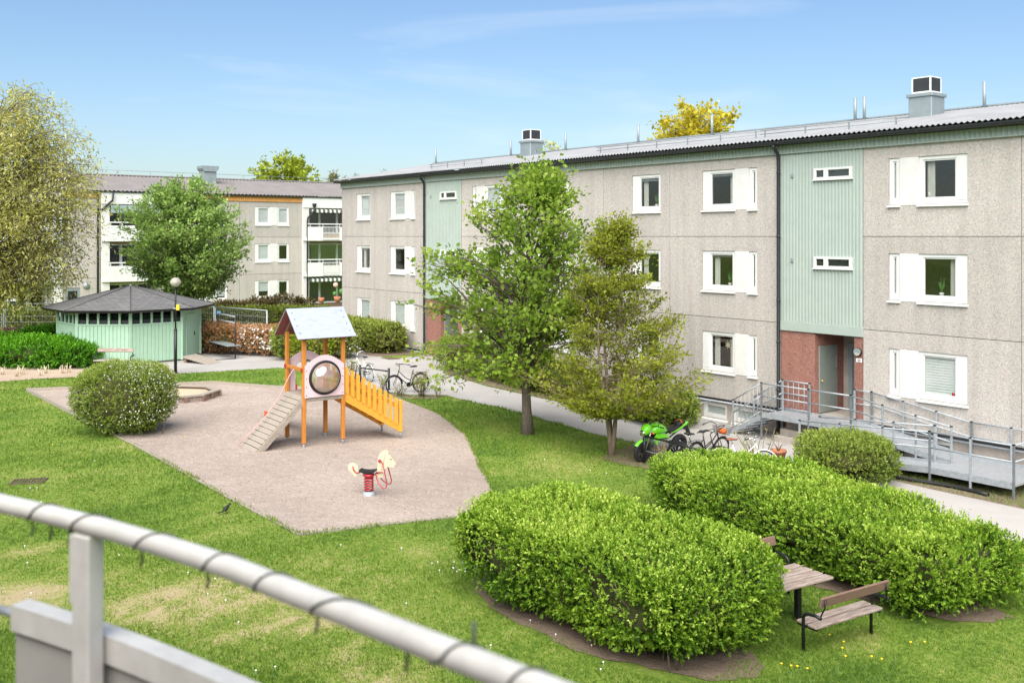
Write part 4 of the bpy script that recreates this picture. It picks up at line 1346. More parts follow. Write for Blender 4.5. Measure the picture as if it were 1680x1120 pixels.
# entrance door of the shop
d = MB().bbox(-12.75, -11.85, .03, .09, z2[0], z2[0] + 2.1, .01).build('door', M['vent_grey'], B2)
sheetpane(-12.6, -12.0, .022, z2[0] + .95, z2[0] + 1.9, d)
MB().box(-12.58, -12.02, .0285, .0295, z2[0] + .97, z2[0] + 1.88).build('unlit_backing', M['dark_mesh_and_backing'], d)  # dark sheet in place of the unlit interior behind the door glass
Ml = Matrix.Translation((-11.45, 0, z2[0] + 2.2)) @ Matrix.Rotation(R(90), 4, 'X')
MB().lathe([(.22, 0), (.22, .05), (.17, .12), (0, .14)], 14, Ml).build('wall_lamp', M['vent_grey'], B2)
for a, b, kind in bays:
    # white pilasters at both ends and the parapet band under the eaves
    pw = .55
    for x in (a, b - pw):
        MB().bbox(x + .005, x + pw, -.16, 1.6, -.3, zT2 + .10, .02).build('pilaster', M['white_render'], B2)
    MB().bbox(a - .0, b, -.22, 1.6, zT2 - .55, zT2 + .26, .02).build('parapet', M['white'], B2)
    MB().box(a + pw, b - pw, 1.45, 1.6, -.3, zT2 - .5).build('bay_back_wall', M['tan'], B2)
    for fi, f in enumerate(z2):
        if fi > 0:
            MB().bbox(a + .02, b - .02, -.30, 1.45, f - .28, f - .06, .01).build('slab', M['white'], B2)
        # big windows in the back wall of the bay
        gx0, gx1 = a + pw + .1, b - pw - .1
        mb = MB()
        n = 3
        zb, zt_ = f + (.75 if kind == 'shop' and fi == 0 else .25), f + 2.25
        for q in range(n + 1):
            x = gx0 + (gx1 - gx0) * (q / n)
            mb.bbox(x - .09, x + .09, 1.36, 1.46, zb, zt_, .01)
        mb.bbox(gx0, gx1, 1.37, 1.455, zt_ - .12, zt_, .01); mb.bbox(gx0, gx1, 1.37, 1.455, zb, zb + .14, .01)
        o = mb.build('bay_window', M['white'], B2)
        sheetpane(gx0, gx1, 1.41, zb, zt_, o)
        MB().box(gx0, gx1, 1.43, 1.435, zb, zt_).build('dark_room', M['dark_mesh_and_backing'], o)  # flat dark sheet in place of an unlit room
        if fi == 0: continue
        # balcony front: two solid panels with a barred gap, handrail above
        gp0, gp1 = a + pw + (b - a - 2 * pw) * .22, a + pw + (b - a - 2 * pw) * .52
        if kind != 'B': gp0, gp1 = a + pw + .4, a + pw + .41
        MB().bbox(a + pw * .6, gp0, -.36, -.31, f - .28, f + .78, .01).build('balcony_panel', M['white'], B2)
        MB().bbox(gp1, b - pw * .6, -.36, -.31, f - .28, f + .78, .01).build('balcony_panel', M['white'], B2)
        rl = MB(); rl.bbox(a + pw * .6, b - pw * .6, -.37, -.30, f + .95, f + 1.03, .01)
        for q in (.0, .22, .52, .78, 1.0):
            x = a + pw + (b - a - 2 * pw) * q; rl.bbox(x - .02, x + .02, -.355, -.315, f - .2, f + .95, .004)
        o = rl.build('balcony_rail', M['white'], B2)
        if kind == 'B':
            mb = MB(); x = gp0 + .08
            while x < gp1:
                mb.box(x, x + .025, -.35, -.33, f - .2, f + .78); x += .115
            mb.bbox(gp0, gp1, -.36, -.32, f + .74, f + .79, .004); mb.bbox(gp0, gp1, -.36, -.32, f - .2, f - .14, .004)
            mb.build('balcony_bars', M['white'], B2)
            if fi == 1:
                MB().bbox(gp0 + .05, gp1 - .05, -.322, -.31, f - .05, f + .55, .004).build('hung_sheet', M['white_render'], B2)
        # folding glass above some balcony fronts
        if (kind == 'A' and fi == 2) or (kind == 'B' and fi == 1):
            n = 6
            for q in range(n):
                xa = a + pw + (b - a - 2 * pw) * q / n; xb = a + pw + (b - a - 2 * pw) * (q + 1) / n
                sheetpane(xa + .01, xb - .01, -.33, f + 1.04, f + 2.16, B2, 'glass_leaf', 'balcony_glass')
                if kind == 'A':
                    MB().box(xa + .02, xb - .02, -.30, -.29, f + 1.62, f + 2.14).build('roller_blind', M['blind'], B2)
    if kind == 'B':
        for fi in (0, 2):
            f = z2[fi]
            n = 26
            for q in range(n):
                xa = a + pw + (b - a - 2 * pw) * q / n; xb = a + pw + (b - a - 2 * pw) * (q + 1) / n
                zt_ = f + 2.36 if fi == 0 else f + 2.2
                mb = MB(); mb.add([(xa, .3, zt_ + .03), (xb, .3, zt_ + .03), (xb, -.25, zt_ - .12), (xa, -.25, zt_ - .12), (xa, -.25, zt_ - .30), ((xa + xb) / 2, -.25, zt_ - .36), (xb, -.25, zt_ - .30)], [(0, 1, 2, 3), (3, 2, 6, 5, 4)])
                raw(mb, 'awning_strip', M['stripe_light'] if q % 2 else M['stripe_dark'], B2)
    if kind == 'shop':
        MB().bbox(a + pw, b - pw, -.05, .05, -.3, z2[0] + .62, .01).build('tan_parapet', M['tan'], B2)
# roof
YR2, ZR2 = 6.0, CZ + 4.45
roof2 = raw(corrugated(x2l, x2r + .2, (-.24, zT2 + .36), (YR2, ZR2), .28, .035), 'roof', M['roof_brown'], B2)
raw(corrugated(x2l, x2r + .2, (2 * YR2 + .42, zT2 + .33), (YR2, ZR2), .8, .02), 'rear_roof', M['roof_brown'], B2)
mb = MB(); mb.prism([(YR2 - .2, ZR2), (YR2, ZR2 + .08), (YR2 + .2, ZR2)], x2l, x2r + .2, 'x'); mb.build('ridge_cap', M['roof_brown'], roof2)
mb = MB()
mb.prism([(-.30, zT2 + .24), (-.30, zT2 + .32), (-.17, zT2 + .32), (-.17, zT2 + .24)], x2l, x2r, 'x'); mb.build('gutter', M['gutter'], B2)
MB().box(x2l, x2r, -.17, .3, zT2 + .285, zT2 + .30).build('soffit', M['gutter'], B2)
# roof-edge safety rail, chimney
mb = MB()
y = YR2 - .3
zr = CZ + 4.45
x = x2l
while x < x2r:
    mb.box(x - .012, x + .012, y - .012, y + .012, zr - .15, zr + .36); x += 2.4
mb.tube([(x2l, y, zr + .35), (x2r, y, zr + .35)], .016, 6)
mb.build('ridge_rail', M['vent_grey'], roof2)
y = 4.2; x = X2(341, y); zr = zT2 + .33 + (y + .42) / (YR2 + .42) * (ZR2 - zT2 - .33) - .2
o = MB().bbox(x - .5, x + .5, y - .45, y + .45, zr, zr + 1.0, .02).build('chimney', M['vent_grey'], roof2)
MB().prism([(x - .48, zr + 1.0), (x + .48, zr + 1.0), (x + .64, zr + 1.22), (x + .64, zr + 1.42), (x - .64, zr + 1.42), (x - .64, zr + 1.22)], y - .55, y + .55, 'y').build('chimney_cowl', M['vent_grey'], o)
# downpipes with swan necks
for x in (-10.75, bays[2][0] + .35):
    mb = MB()
    if x < 0:
        mb.tube([(x + .9, -.4, zT2 + .2), (x + .85, -.38, zT2 - .3), (x + .05, -.12, zT2 - 1.1), (x, -.10, zT2 - 1.3), (x, -.10, .7)], .07, 8)
        mb.tube([(x, -.10, zT2 + .2), (x, -.10, zT2 - 1.3)], .07, 8)
    else:
        mb.lathe([(.07, -.25), (.16, .0), (.16, .1), (0, .1)], 10, Matrix.Translation((x + .5, -.42, zT2 - .3)))
        mb.tube([(x + .5, -.42, zT2 - .5), (x + .45, -.42, zT2 - .8), (x + .02, -.28, zT2 - 1.3), (x, -.28, zT2 - 1.5), (x, -.28, .7)], .07, 8)
    mb.build('downpipe', M['gutter'], B2)
MB().box(x2l, x2r, 2 * YR2 - .1, 2 * YR2, -.3, zT2 + .2).build('rear_wall', M['aggregate'], B2)
MB().box(x2r - .1, x2r, .05, 2 * YR2, -.3, zT2 + .2).build('gable_wall', M['aggregate'], B2)
mb = MB(); mb.box(x2l, x2r, 3.2, 3.3, .3, zT2)
for f in z2 + [zT2]: mb.box(x2l, x2r, 1.7, 3.2, f - .1, f)
mb.build('rooms', M['interior'], B2)
# patio of the corner flat: low fence, pots
xa, xb = X2(506, -2.2), X2(566, -2.2)
o = MB().bbox(xa, xb, -2.25, -2.17, .6, 1.35, .01).build('patio_fence', M['brown_wood'], B2)
MB().bbox(xa - .05, xb, -2.30, -2.12, 1.36, 1.44, .01).build('fence_cap', M['grey_wood'], o)
for i, (u, s) in enumerate(((525, .30), (551, .34))):
    x = X2(u, -2.0)
    px, py = W2(x, -2.215)
    t = thing('flower_pot', ['small orange flower pot on the patio fence', 'orange pot with a pink flower and green leaves on the patio fence'][i], 'flower pot', (px, py, 1.44))
    MB().lathe([(0, 0), (s * .55, 0), (s * .8, s * 1.15), (s * .68, s * 1.15), (0, s * .9)], 12).build('pot', M['terracotta'], t)
    if i:
        mb = MB(); mb.tube([(0, 0, .3), (.02, 0, .8), (-.1, 0, 1.2)], .03, 5); mb.ball((.3, 0, .75), .2, 1, .6, 1.1, 8); mb.ball((-.2, .0, .6), .16, 1, .6, 1, 8); mb.build('leaves', M['plant_green'], t)
        MB().ball((-.12, 0, 1.25), .2, 1, .8, .9, 8).build('flower', M['petal_pink'], t)

# ---------------------------------------------------------------- hedges and shrubs
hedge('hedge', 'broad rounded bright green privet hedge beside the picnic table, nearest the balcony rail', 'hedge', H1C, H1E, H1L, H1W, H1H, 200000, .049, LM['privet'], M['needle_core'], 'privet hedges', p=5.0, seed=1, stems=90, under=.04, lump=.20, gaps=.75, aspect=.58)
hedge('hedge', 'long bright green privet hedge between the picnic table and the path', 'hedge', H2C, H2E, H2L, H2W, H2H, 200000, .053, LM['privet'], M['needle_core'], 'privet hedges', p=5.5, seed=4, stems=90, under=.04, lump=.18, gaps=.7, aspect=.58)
def bush(name, label, u, vbase, rad, H, n, size, m, core, seed, cat='bush', **kw):
    c = G(u, vbase)
    c = (c[0], c[1] + rad * .0, c[2])
    return hedge(name, label, cat, c[:2], (1, 0), rad * 2, rad * 2, H, n, size, m, core, p=kw.pop('p', 2.6), seed=seed, **kw)
bush('bush', 'olive green rounded bush between the long hedge and the ramp', 1386, 785, 1.2, 1.14, 34000, .055, LM['bush'], M['olive_core'], 21, zlo=.03)
fb = G(193, 716)
hedge('flowering_bush', 'large clipped round bush with tiny white flowers at the playground edge', 'bush', (fb[0], fb[1] + .6), (1, 0), 2.62, 2.4, 1.92, 60000, .048, LM['bush'], M['olive_core'], p=2.9, seed=24, lump=.11, flower=(3600, .034, LM['blossom']), under=.25, zlo=.02)
# low juniper mass by the summerhouse
for i, (u, v, rx, ry, H) in enumerate(((-25, 603, 2.2, 1.6, 1.15), (50, 605, 1.9, 1.5, 1.12), (100, 605, 1.2, 1.2, .95), (70, 575, 1.6, 1.4, 1.0))):
    c = G(u, v)
    hedge('juniper', ['wide', 'broad', 'small rounded', 'low rear'][i] + ' bright green juniper ' + ['at the edge of the earth strip', 'behind the cut rose stumps', 'touching the mint summerhouse wall', 'between the mesh fence and the other junipers'][i], 'shrub', (c[0], c[1] + ry * .7), (1, 0), rx * 2, ry * 2, H, 18000, .11, LM['juniper'], M['needle_core'], 'junipers beside the summerhouse', p=2.6, seed=30 + i, aspect=.35, lump=.14, stems=0, zlo=.02)
# clipped hedge behind the mesh fence
for i, (ua, ub, Y, top) in enumerate(((-80, 212, 57.5, 509), (208, 560, 57.0, 506))):
    xa, xb = (ua - 840) / F * Y, (ub - 840) / F * Y
    hedge('clipped_hedge', ['clipped olive green hedge behind the mesh fence in front of the shop window', 'clipped olive green hedge behind the summerhouse and the flowering hedge'][i], 'hedge', ((xa + xb) / 2, Y), (1, 0), xb - xa, 1.5, CZ - (top - VH) / F * Y - .8, 34000, .11, LM['olive'], M['olive_core'], 'clipped hedges', p=7, seed=40 + i, lump=.04, stems=0, zlo=.0)
# hedge under the windows of the long block
xa, xb = X1(552), X1(696) - .35
cx, cy = W1((xa + xb) / 2, -1.35)
hedge('clipped_hedge', 'clipped olive hedge with a sloping end below the ground floor windows', 'hedge', (cx, cy), (C1, -S1), xb - xa, 1.9, 1.28, 40000, .10, LM['olive'], M['olive_core'], 'clipped hedges', p=5, seed=44, lump=.06, stems=0, zlo=.02)
# shrubs along the wall under the maple
for i, (u, yo, rx, H, mk) in enumerate(((768, -1.3, 1.5, 1.35, 'bush'), (822, -1.4, 1.6, 1.3, 'olive'), (880, -1.4, 1.6, 1.2, 'bush'), (940, -1.3, 1.5, 1.05, 'darkrust'), (1000, -1.3, 1.4, 1.0, 'olive'), (1046, -1.5, .9, .8, 'darkrust'), (1092, -1.75, 1.15, 1.15, 'bush'))):
    x = X1(u, yo); cx, cy = W1(x, yo)
    hedge('wall_shrub', ['green loose shrub beside the far entrance', 'olive shrub growing under the left side of the maple', 'green shrub behind the maple trunk', 'reddish brown low shrub between the two yard trees', 'olive low shrub behind the copper leaved tree', 'small brown shrub beside the ribbed green screen', 'leafy green shrub in front of the ribbed green screen'][i], 'shrub', (cx, cy), (C1, -S1), rx * 2, 2.0, H, 12000, .085, LM[mk], M['olive_core'], 'shrubs along the wall', p=2.5, seed=50 + i, lump=.2, stems=6, zlo=.03)
# rust coloured hedge with white blossom
for i, (ua, ub, v, fl) in enumerate(((322, 398, 580, None), (392, 460, 583, (1500, .11, LM['blossom'])))):
    a, b = G(ua, v), G(ub, v + 4)
    cx, cy = (a[0] + b[0]) / 2, (a[1] + b[1]) / 2 + .6
    hedge('flowering_hedge', ['rust coloured low hedge between the summerhouse and the beating rack', 'rust coloured hedge covered in white blossom behind the play tower'][i], 'hedge', (cx, cy), (b[0] - a[0], b[1] - a[1]), math.hypot(b[0] - a[0], b[1] - a[1]) + .3, 1.3, 1.3, 16000, .09, LM['rust'], M['olive_core'], p=4, seed=60 + i, lump=.12, stems=12, flower=fl, zlo=.12)
for i, (u, v, r_, H, mk, fl) in enumerate(((476, 592, 1.0, 1.55, 'bush', None), (510, 594, 1.1, 1.45, 'yellowgreen', None), (548, 590, 1.0, 1.3, 'olive', (300, .10, LM['blossom'])))):
    c = G(u, v)
    hedge('yard_shrub', ['green shrub seen left of the orange posts of the play tower', 'yellow green shrub seen through the play tower', 'olive shrub with white flowers behind the play tower stairs'][i], 'shrub', (c[0], c[1] + .8), (1, 0), r_ * 2, r_ * 2, H, 11000, .09, LM[mk], M['olive_core'], 'shrubs behind the play tower', p=2.5, seed=70 + i, lump=.2, stems=8, flower=fl)
# dark shrubs in front of the back block
for i, (u, r_, top) in enumerate(((378, 1.3, 498), (428, 1.7, 493), (468, 1.9, 491))):
    Y = 67.0
    x = (u - 840) / F * Y
    hedge('dark_shrub', ['small dark shrub left of the ground floor window', 'dark brown leaved shrub under the ground floor window', 'wide dark brown shrub beside the white balcony stack'][i], 'shrub', (x, Y), (1, 0), r_ * 2, 1.6, CZ - (top - VH) / F * Y - .8, 4500, .16, LM['darkrust'], M['olive_core'], 'dark shrubs before the back block', p=2.4, seed=80 + i, lump=.3, stems=0)

# twiggy shrubs around the bicycle stands
def twigs(name, label, loc, n, H, spread, leafm=None, nl=0, seed=1, m='twig', rad=.008, cat='shrub', group=None):
    r = np.random.default_rng(seed)
    t = thing(name, label, cat, loc, 0, group)
    mb = MB(); LP = []
    for i in range(n):
        a = r.uniform(0, 6.28); d = r.uniform(.2, 1) * spread
        h = H * r.uniform(.6, 1)
        p0 = Vector((.12 * math.cos(a) * spread, .12 * math.sin(a) * spread, -.03)); p2 = Vector((d * math.cos(a), d * math.sin(a), h))
        p1 = p0.lerp(p2, .5) + Vector((r.normal(0, .04), r.normal(0, .04), h * .12))
        mb.tube([p0, p1, p2], [rad, rad * .8, rad * .4], 5)
        for k in range(max(1, nl // n) if nl else 0):
            q = p1.lerp(p2, r.uniform(-.3, 1)); LP.append(q + Vector(r.normal(0, .05, 3)))
    mb.build('stems', M[m], t)['kind'] = 'stuff'
    if LP:
        P = np.array(LP); k = len(P)
        leaf_mesh('leaves', P, unit(k), unit(k) + np.array([0, 0, .6]), .07 * rng.uniform(.6, 1.3, k), leafm, t, .5, kind='stuff')
    return t
c = G(692, 651); twigs('twiggy_shrub', 'twiggy shrub with small leaves at the rear wheel of the black bicycle', c, 34, .95, .5, LM['olive'], 420, 3)
c = G(655, 650); twigs('twiggy_shrub', 'sparse bare shrub below the pedals of the black bicycle', c, 14, .5, .4, LM['olive'], 60, 4)
c = G(719, 652); twigs('twiggy_shrub', 'tiny lone twiggy plant at the soil corner by the path', c, 7, .55, .2, LM['olive'], 50, 5)
c = G(627, 640); twigs('twiggy_shrub', 'small leafy twigs beside the black bicycle stand post', c, 12, .7, .3, LM['olive'], 130, 6)
c = G(580, 622); twigs('twiggy_shrub', 'brown twiggy plant behind the top of the yellow stairs', c, 18, .9, .4, LM['olive'], 200, 7)
c = G(1246, 770); twigs('twiggy_shrub', 'long bare arching twigs rising behind the long hedge', c, 14, 1.25, .75, LM['bush'], 90, 8, rad=.011)
c = G(1085, 772); twigs('twiggy_shrub', 'dry brown shoots at the left end of the long hedge', c, 16, .8, .3, LM['olive'], 40, 9)
# cut-back rose stumps in the earth strip
for i, (u, v) in enumerate(((4, 615), (27, 618), (36, 615), (66, 617), (75, 613), (104, 613), (112, 612), (247, 613), (253, 611), (272, 612))):
    c = G(u, v)
    twigs('cut_stump', 'pale cut back rose stump in the earth strip', c, 7, .42, .16, seed=100 + i, m='cut_twig', rad=.016, cat='stump', group='cut back stumps in the earth strip')

# ---------------------------------------------------------------- trees
c = G(865, 711)
def maple_crown(r):
    while True:
        z = r.uniform(1.7, 7.7)
        t = (z - 1.7) / 6.0
        rad = 3.45 * (math.sin(math.pi * min(1, (t * .80 + .17))) ** .8) * (1.0 if t < .55 else 1 - .30 * (t - .55) / .45)
        a = r.uniform(0, 2 * math.pi); k = r.random() ** .42
        ox = -.45 + 1.35 * max(0, t - .35)
        if r.random() < .06: k *= 1.18
        return (ox + rad * k * math.cos(a), rad * k * math.sin(a), z)
tree('maple_tree', 'large fresh green maple with an open crown on the lawn by the path', c, 8.0, maple_crown, 165, 112, .145, LM['maple'], M['bark'], .17, 2.0, seed=3, spread=.33, aspect=.75, up=.25, branch_r=.042, twigs_n=8)
c = G(1000, 746)
def beech_crown(r):
    z = 1.3 + 4.8 * ((r.random() ** 1.25 * 8 // 1) / 7.2 + r.normal(0, .018))
    z = min(max(z, 1.3), 6.15)
    t = (z - 1.3) / 4.8
    rad = (2.55 * max(0.0, 1 - t) ** 1.1 + .10) * (1 if t > .12 else .55 + .45 * t / .12)
    a = r.uniform(0, 2 * math.pi); k = .35 + .65 * r.random() ** .5
    rad *= 1.12
    return (.15 + rad * k * math.cos(a), rad * k * math.sin(a), z + .25 * k)
tree('copper_tree', 'young bronze leaved tree with upswept branches between the maple and the motorcycle', c, 6.3, beech_crown, 165, 165, .10, LM['beech'], M['bark_pale'], .13, 1.0, seed=8, spread=.27, aspect=.6, up=.35, branch_r=.02, multi=3, cl_flat=.32, twigs_n=9, rise=-.08)
Y = 51.0
tree('round_tree', 'dense round crowned green tree behind the summerhouse', ((305 - 840) / F * Y, Y, .8), 8.9, ellipsoid_crown(0, 0, 5.25, 3.25, 3.1, 2.95, .3), 320, 110, .16, LM['round'], M['bark'], .26, 2.2, seed=12, spread=.30, aspect=.65, up=.4, branch_r=.03, twigs_n=7)
Y = 45.0
tree('pale_tree', 'tall pale yellow green tree with drooping twigs at the left of the yard', ((-10 - 840) / F * Y, Y, .8), 12.4, ellipsoid_crown(0.25, 0, 7.6, 4.5, 4.2, 4.9, .35), 230, 180, .19, LM['pale'], M['bark'], .28, 3.0, seed=15, spread=.55, aspect=.33, droop=.35, up=-.6, branch_r=.026, cl_flat=1.0, twigs_n=10)
Y = 62.0
tree('yellow_tree', 'bright yellow leaved tree rising behind the grey roof', ((1147 - 840) / F * Y, Y, 0), 15.0, ellipsoid_crown(0, 0, 12.4, 2.8, 2.8, 2.6, .5), 90, 75, .26, LM['yellow'], M['bark'], .25, 8, seed=18, spread=.34, aspect=.7)
Y = 112.0
tree('distant_tree', 'yellow green broad tree behind the brown roof', ((468 - 840) / F * Y, Y, .8), 14.3, ellipsoid_crown(0, 0, 10.3, 4.6, 4, 4.0, .5), 110, 80, .42, LM['yellowgreen'], M['bark'], .3, 6, seed=22, spread=.5, aspect=.7)
Y = 78.0
tree('birch_top', 'thin pale yellow tree top beside the left roof hood', ((905 - 840) / F * Y, Y, 0), 13.7, ellipsoid_crown(0, 0, 12.0, 1.2, 1.0, 1.6, .6), 26, 40, .24, LM['pale'], M['bark'], .14, 8, seed=25, spread=.25, aspect=.6)
for i, (u, top, Y) in enumerate(((548, 279, 150), (566, 290, 160), (590, 288, 165), (603, 292, 170), (628, 279, 150), (618, 284, 155), (655, 278, 170), (583, 284, 160))):
    H = CZ - (top - VH) / F * Y - .8
    def pine_crown(r, H=H):
        z = r.uniform(H * .55, H * .97); t = (z - H * .55) / (H * .45)
        a = r.uniform(0, 6.28); k = r.random() ** .5
        return (1.9 * (1.05 - t) * k * math.cos(a), 1.9 * (1.05 - t) * k * math.sin(a), z)
    tree('pine_tree', 'distant grey green pine behind the roofs', ((u - 840) / F * Y, Y, .8), H, pine_crown, 55, 42, .40, LM['pine'], M['bark'], .2, H * .45, group='pines beyond the roofs', seed=30 + i, spread=.35, aspect=.3)

# ---------------------------------------------------------------- summerhouse (octagonal)
Yf = 5.5 * F / 212.0
RG = 3.03
Yc = Yf + RG
GCX = (214 - 840) / F * Yc
ang0 = math.atan2(-Yc, -GCX)          # front corner points at the camera side
SH = thing('summerhouse', 'mint green eight sided summerhouse with dark shingle roof', 'summerhouse', (GCX, Yc, .8), ang0)
def gpt(i, r, z): 
    a = i * math.pi / 4
    return Vector((r * math.cos(a), r * math.sin(a), z))
hw, hb = 2.32, 1.68
bm_board = None
for i in range(8):
    a, b = gpt(i, RG, 0), gpt(i + 1, RG, 0)
    d = (b - a); Lf = d.length; d.normalize()
    nrm = Vector((d.y, -d.x, 0))
    mid = (a + b) / 2
    if nrm.dot(mid) < 0: nrm = -nrm
    Mx = Matrix((( d.x, nrm.x, 0, a.x), (d.y, nrm.y, 0, a.y), (0, 0, 1, 0), (0, 0, 0, 1)))
    wall = MB().box(0, Lf, -.05, 0, .10, hb, Mx).build('wall', M['mint'], SH)
    door = (i == 1)
    plain = i in (1, 6)
    MB().bbox(-.06, .06, -.06, .05, .05, hw + .05, .008, Mx).build('corner_post', M['mint'], SH)
    if door:
        MB().box(0, Lf, -.05, 0, hb, hw, Mx).build('upper_wall', M['mint'], SH)
        dr = MB().bbox(.45, 1.55, .005, .04, .12, 2.02, .006, Mx).build('door', M['mint'], SH)
        MB().bbox(1.42, 1.46, .04, .08, 1.0, 1.18, .006, Mx).build('door_handle', M['black_metal'], dr)
    else:
        MB().bbox(.0, Lf, -.05, .045, hb, hb + .07, .006, Mx).build('sill', M['mint_dark'] if False else M['mint'], SH)
        MB().bbox(.0, Lf, -.05, .03, hw - .04, hw + .03, .006, Mx).build('head_rail', M['mint'], SH)
        for k in range(1, 5):
            x = Lf * k / 5
            MB().bbox(x - .045, x + .045, -.04, .03, hb + .07, hw - .04, .005, Mx).build('mullion', M['mint'], SH)
        MB().box(.05, Lf - .05, -.045, -.042, hb + .07, hb + .24, Mx).build('wire_net', M['dark_mesh_and_backing'], SH)
    if not plain:
        nb = 13
        for k in range(nb):
            x = .07 + (Lf - .14) * k / nb
            w = (Lf - .14) / nb
            MB().bbox(x + .012, x + w - .012, .001, .026, .08, hb - .005, .006, Mx).build('board', M['mint'], SH)
# roof
me_v, me_f, uvs = [], [], []
bm = bmesh.new(); uvl = bm.loops.layers.uv.new('UVMap')
RE, ze, za = 3.72, 2.36, 3.27
for i in range(8):
    a, b, t = gpt(i, RE, ze), gpt(i + 1, RE, ze), Vector((0, 0, za))
    vv = [bm.verts.new(p) for p in (a, b, t)]
    f = bm.faces.new(vv)
    Lf = (b - a).length; sl = (t - (a + b) / 2).length
    for lp, q in zip(f.loops, ((0, 0), (Lf, 0), (Lf / 2, sl))): lp[uvl].uv = q
me = bpy.data.meshes.new('roof'); bm.to_mesh(me); bm.free()
rf = link('roof', me, M['shingle'], SH)
mb = MB()
for i in range(8):
    a, b = gpt(i, RE, ze), gpt(i + 1, RE, ze)
    a2, b2 = gpt(i, RE - .06, ze - .10), gpt(i + 1, RE - .06, ze - .10)
    mb.add([a + Vector((0, 0, .012)), b + Vector((0, 0, .012)), b2, a2], [(0, 1, 2, 3)])
    mb.add([a2, b2, gpt(i + 1, RG - .1, ze + .0), gpt(i, RG - .1, ze + .0)], [(0, 1, 2, 3)])
raw(mb, 'eaves_board', M['black_plastic'], rf)
for i in range(8):
    MB().tube([gpt(i, RE + .01, ze + .006), Vector((0, 0, za + .012))], .022, 6).build('hip_strip', M['shingle'], rf)
MB().lathe([(.09, -.05), (.05, .03), (0, .06)], 8, Matrix.Translation((0, 0, za))).build('finial', M['vent_grey'], rf)
MB().prism([(RG * .97 * math.cos(k * math.pi / 4), RG * .97 * math.sin(k * math.pi / 4)) for k in range(8)], .0, .10).build('floor', M['grey_wood'], SH)
# loose ramp at its door
a = G(318, 596)
rp_ = thing('door_ramp', 'weathered plywood ramp at the summerhouse door', 'ramp', (a[0], a[1], a[2]), R(-12))
mb = MB(); mb.add([(-.55, .0, .30), (.85, -.35, .02), (.95, .65, .02), (-.45, 1.0, .30), (-.55, .0, .24), (.85, -.35, -.01), (.95, .65, -.01), (-.45, 1.0, .24)], [(0, 1, 2, 3), (7, 6, 5, 4), (0, 4, 5, 1), (1, 5, 6, 2), (2, 6, 7, 3), (3, 7, 4, 0)])
mb.build('board', M['grey_wood'], rp_)
MB().bbox(-.5, -.38, .05, .95, .0, .24, .01).build('support', M['brown_wood'], rp_)

# lamp post
c = G(288, 613)
LP_ = thing('lamp_post', 'black lamp post with a dome head in front of the summerhouse', 'lamp post', c)
MB().tube([(0, 0, 0), (0, 0, 1.75)], .062, 12).build('lower_pole', M['black_metal'], LP_)
MB().tube([(0, 0, 1.75), (0, 0, 1.83)], [.062, .042], 12).build('collar', M['black_metal'], LP_)
MB().tube([(0, 0, 1.83), (0, 0, 3.52)], .036, 10).build('upper_pole', M['black_metal'], LP_)
MB().lathe([(.0, 3.48), (.05, 3.48), (.19, 3.58), (.21, 3.64), (.0, 3.64)], 20).build('lamp_bowl', M['lampglass'], LP_)
MB().lathe([(.225, 3.635), (.225, 3.66), (.20, 3.74), (.13, 3.82), (.05, 3.86), (0, 3.865)], 20).build('lamp_cap', M['lampcap'], LP_)
MB().bbox(.04, .16, -.06, .06, 1.75 + .80, 1.75 + 1.02, .01).build('yellow_tag_box', M['yellow_box'], LP_)
MB().bbox(-.09, .05, -.05, .05, 2.60, 2.64, .005).build('clamp', M['galv'], LP_)
MB().lathe([(.11, 0), (.11, .03), (.062, .05)], 12).build('base_plate', M['black_metal'], LP_)

# ---------------------------------------------------------------- benches and picnic table
def plank(mb, x0, x1, y0, y1, z0, z1, M_=None): return mb.bbox(x0, x1, y0, y1, z0, z1, .012, M_)
def yard_bench(label, loc, rz, seatm='old_wood', group=None):
    """seat of two planks, one back plank on steel tube legs; local -y is the back side"""
    t = thing('bench', label, 'bench', loc, rz, group)
    L_ = .75
    for y0 in (-.20, .01):
        plank(MB(), -L_, L_, y0, y0 + .168, .42, .465).build('seat_plank', M[seatm], t)
    Mb = Matrix.Translation((0, -.27, .83)) @ Matrix.Rotation(R(12), 4, 'X')
    plank(MB(), -L_ + .0, L_ + .02, -.02, .02, -.075, .085, Mb).build('back_plank', M['brown_wood'] if seatm == 'old_wood' else M['old_wood'], t)
    for s in (-1, 1):
        x = s * (L_ - .05)
        pts = [(x + s * .06, .03, -.03), (x + s * .06, .03, .52)]
        for k in range(1, 6):
            an = k / 5 * math.pi / 2
            pts.append((x + s * .06, .03 - .10 * (1 - math.cos(an)), .52 + .10 * math.sin(an)))
        pts += [(x + s * .06, -.20, .635), (x + s * .06, -.30, .62)]
        MB().tube(pts, .026, 10).build('leg', M['black_metal'], t)
        MB().bbox(x - .02, x + .02, -.18, .19, .385, .419, .005).build('seat_bracket', M['black_metal'], t)
        mb = MB(); mb.tube([(x + s * .05, -.27, .62), (x - s * .02, -.305, .76), (x - s * .02, -.32, .88)], .013, 6)
        mb.build('back_strap', M['black_metal'], t)
    return t
bdir = math.atan2(.63, 1.32)
bl = G(1316, 1065); br = G(1437, 1045)
bc = ((bl[0] + br[0]) / 2, (bl[1] + br[1]) / 2)
bdir = R(32)
yard_bench('weathered bench with brown back plank turned towards the picnic table', (bc[0], bc[1], zg(bc[0])), bdir, group='benches at the picnic table')
ux, uy = math.cos(bdir), math.sin(bdir)
tcx, tcy = bc[0] - uy * .95 - ux * .28, bc[1] + ux * .95 - uy * .28
TB = thing('picnic_table', 'weathered plank picnic table on black legs', 'table', (tcx, tcy, zg(tcx)), bdir)
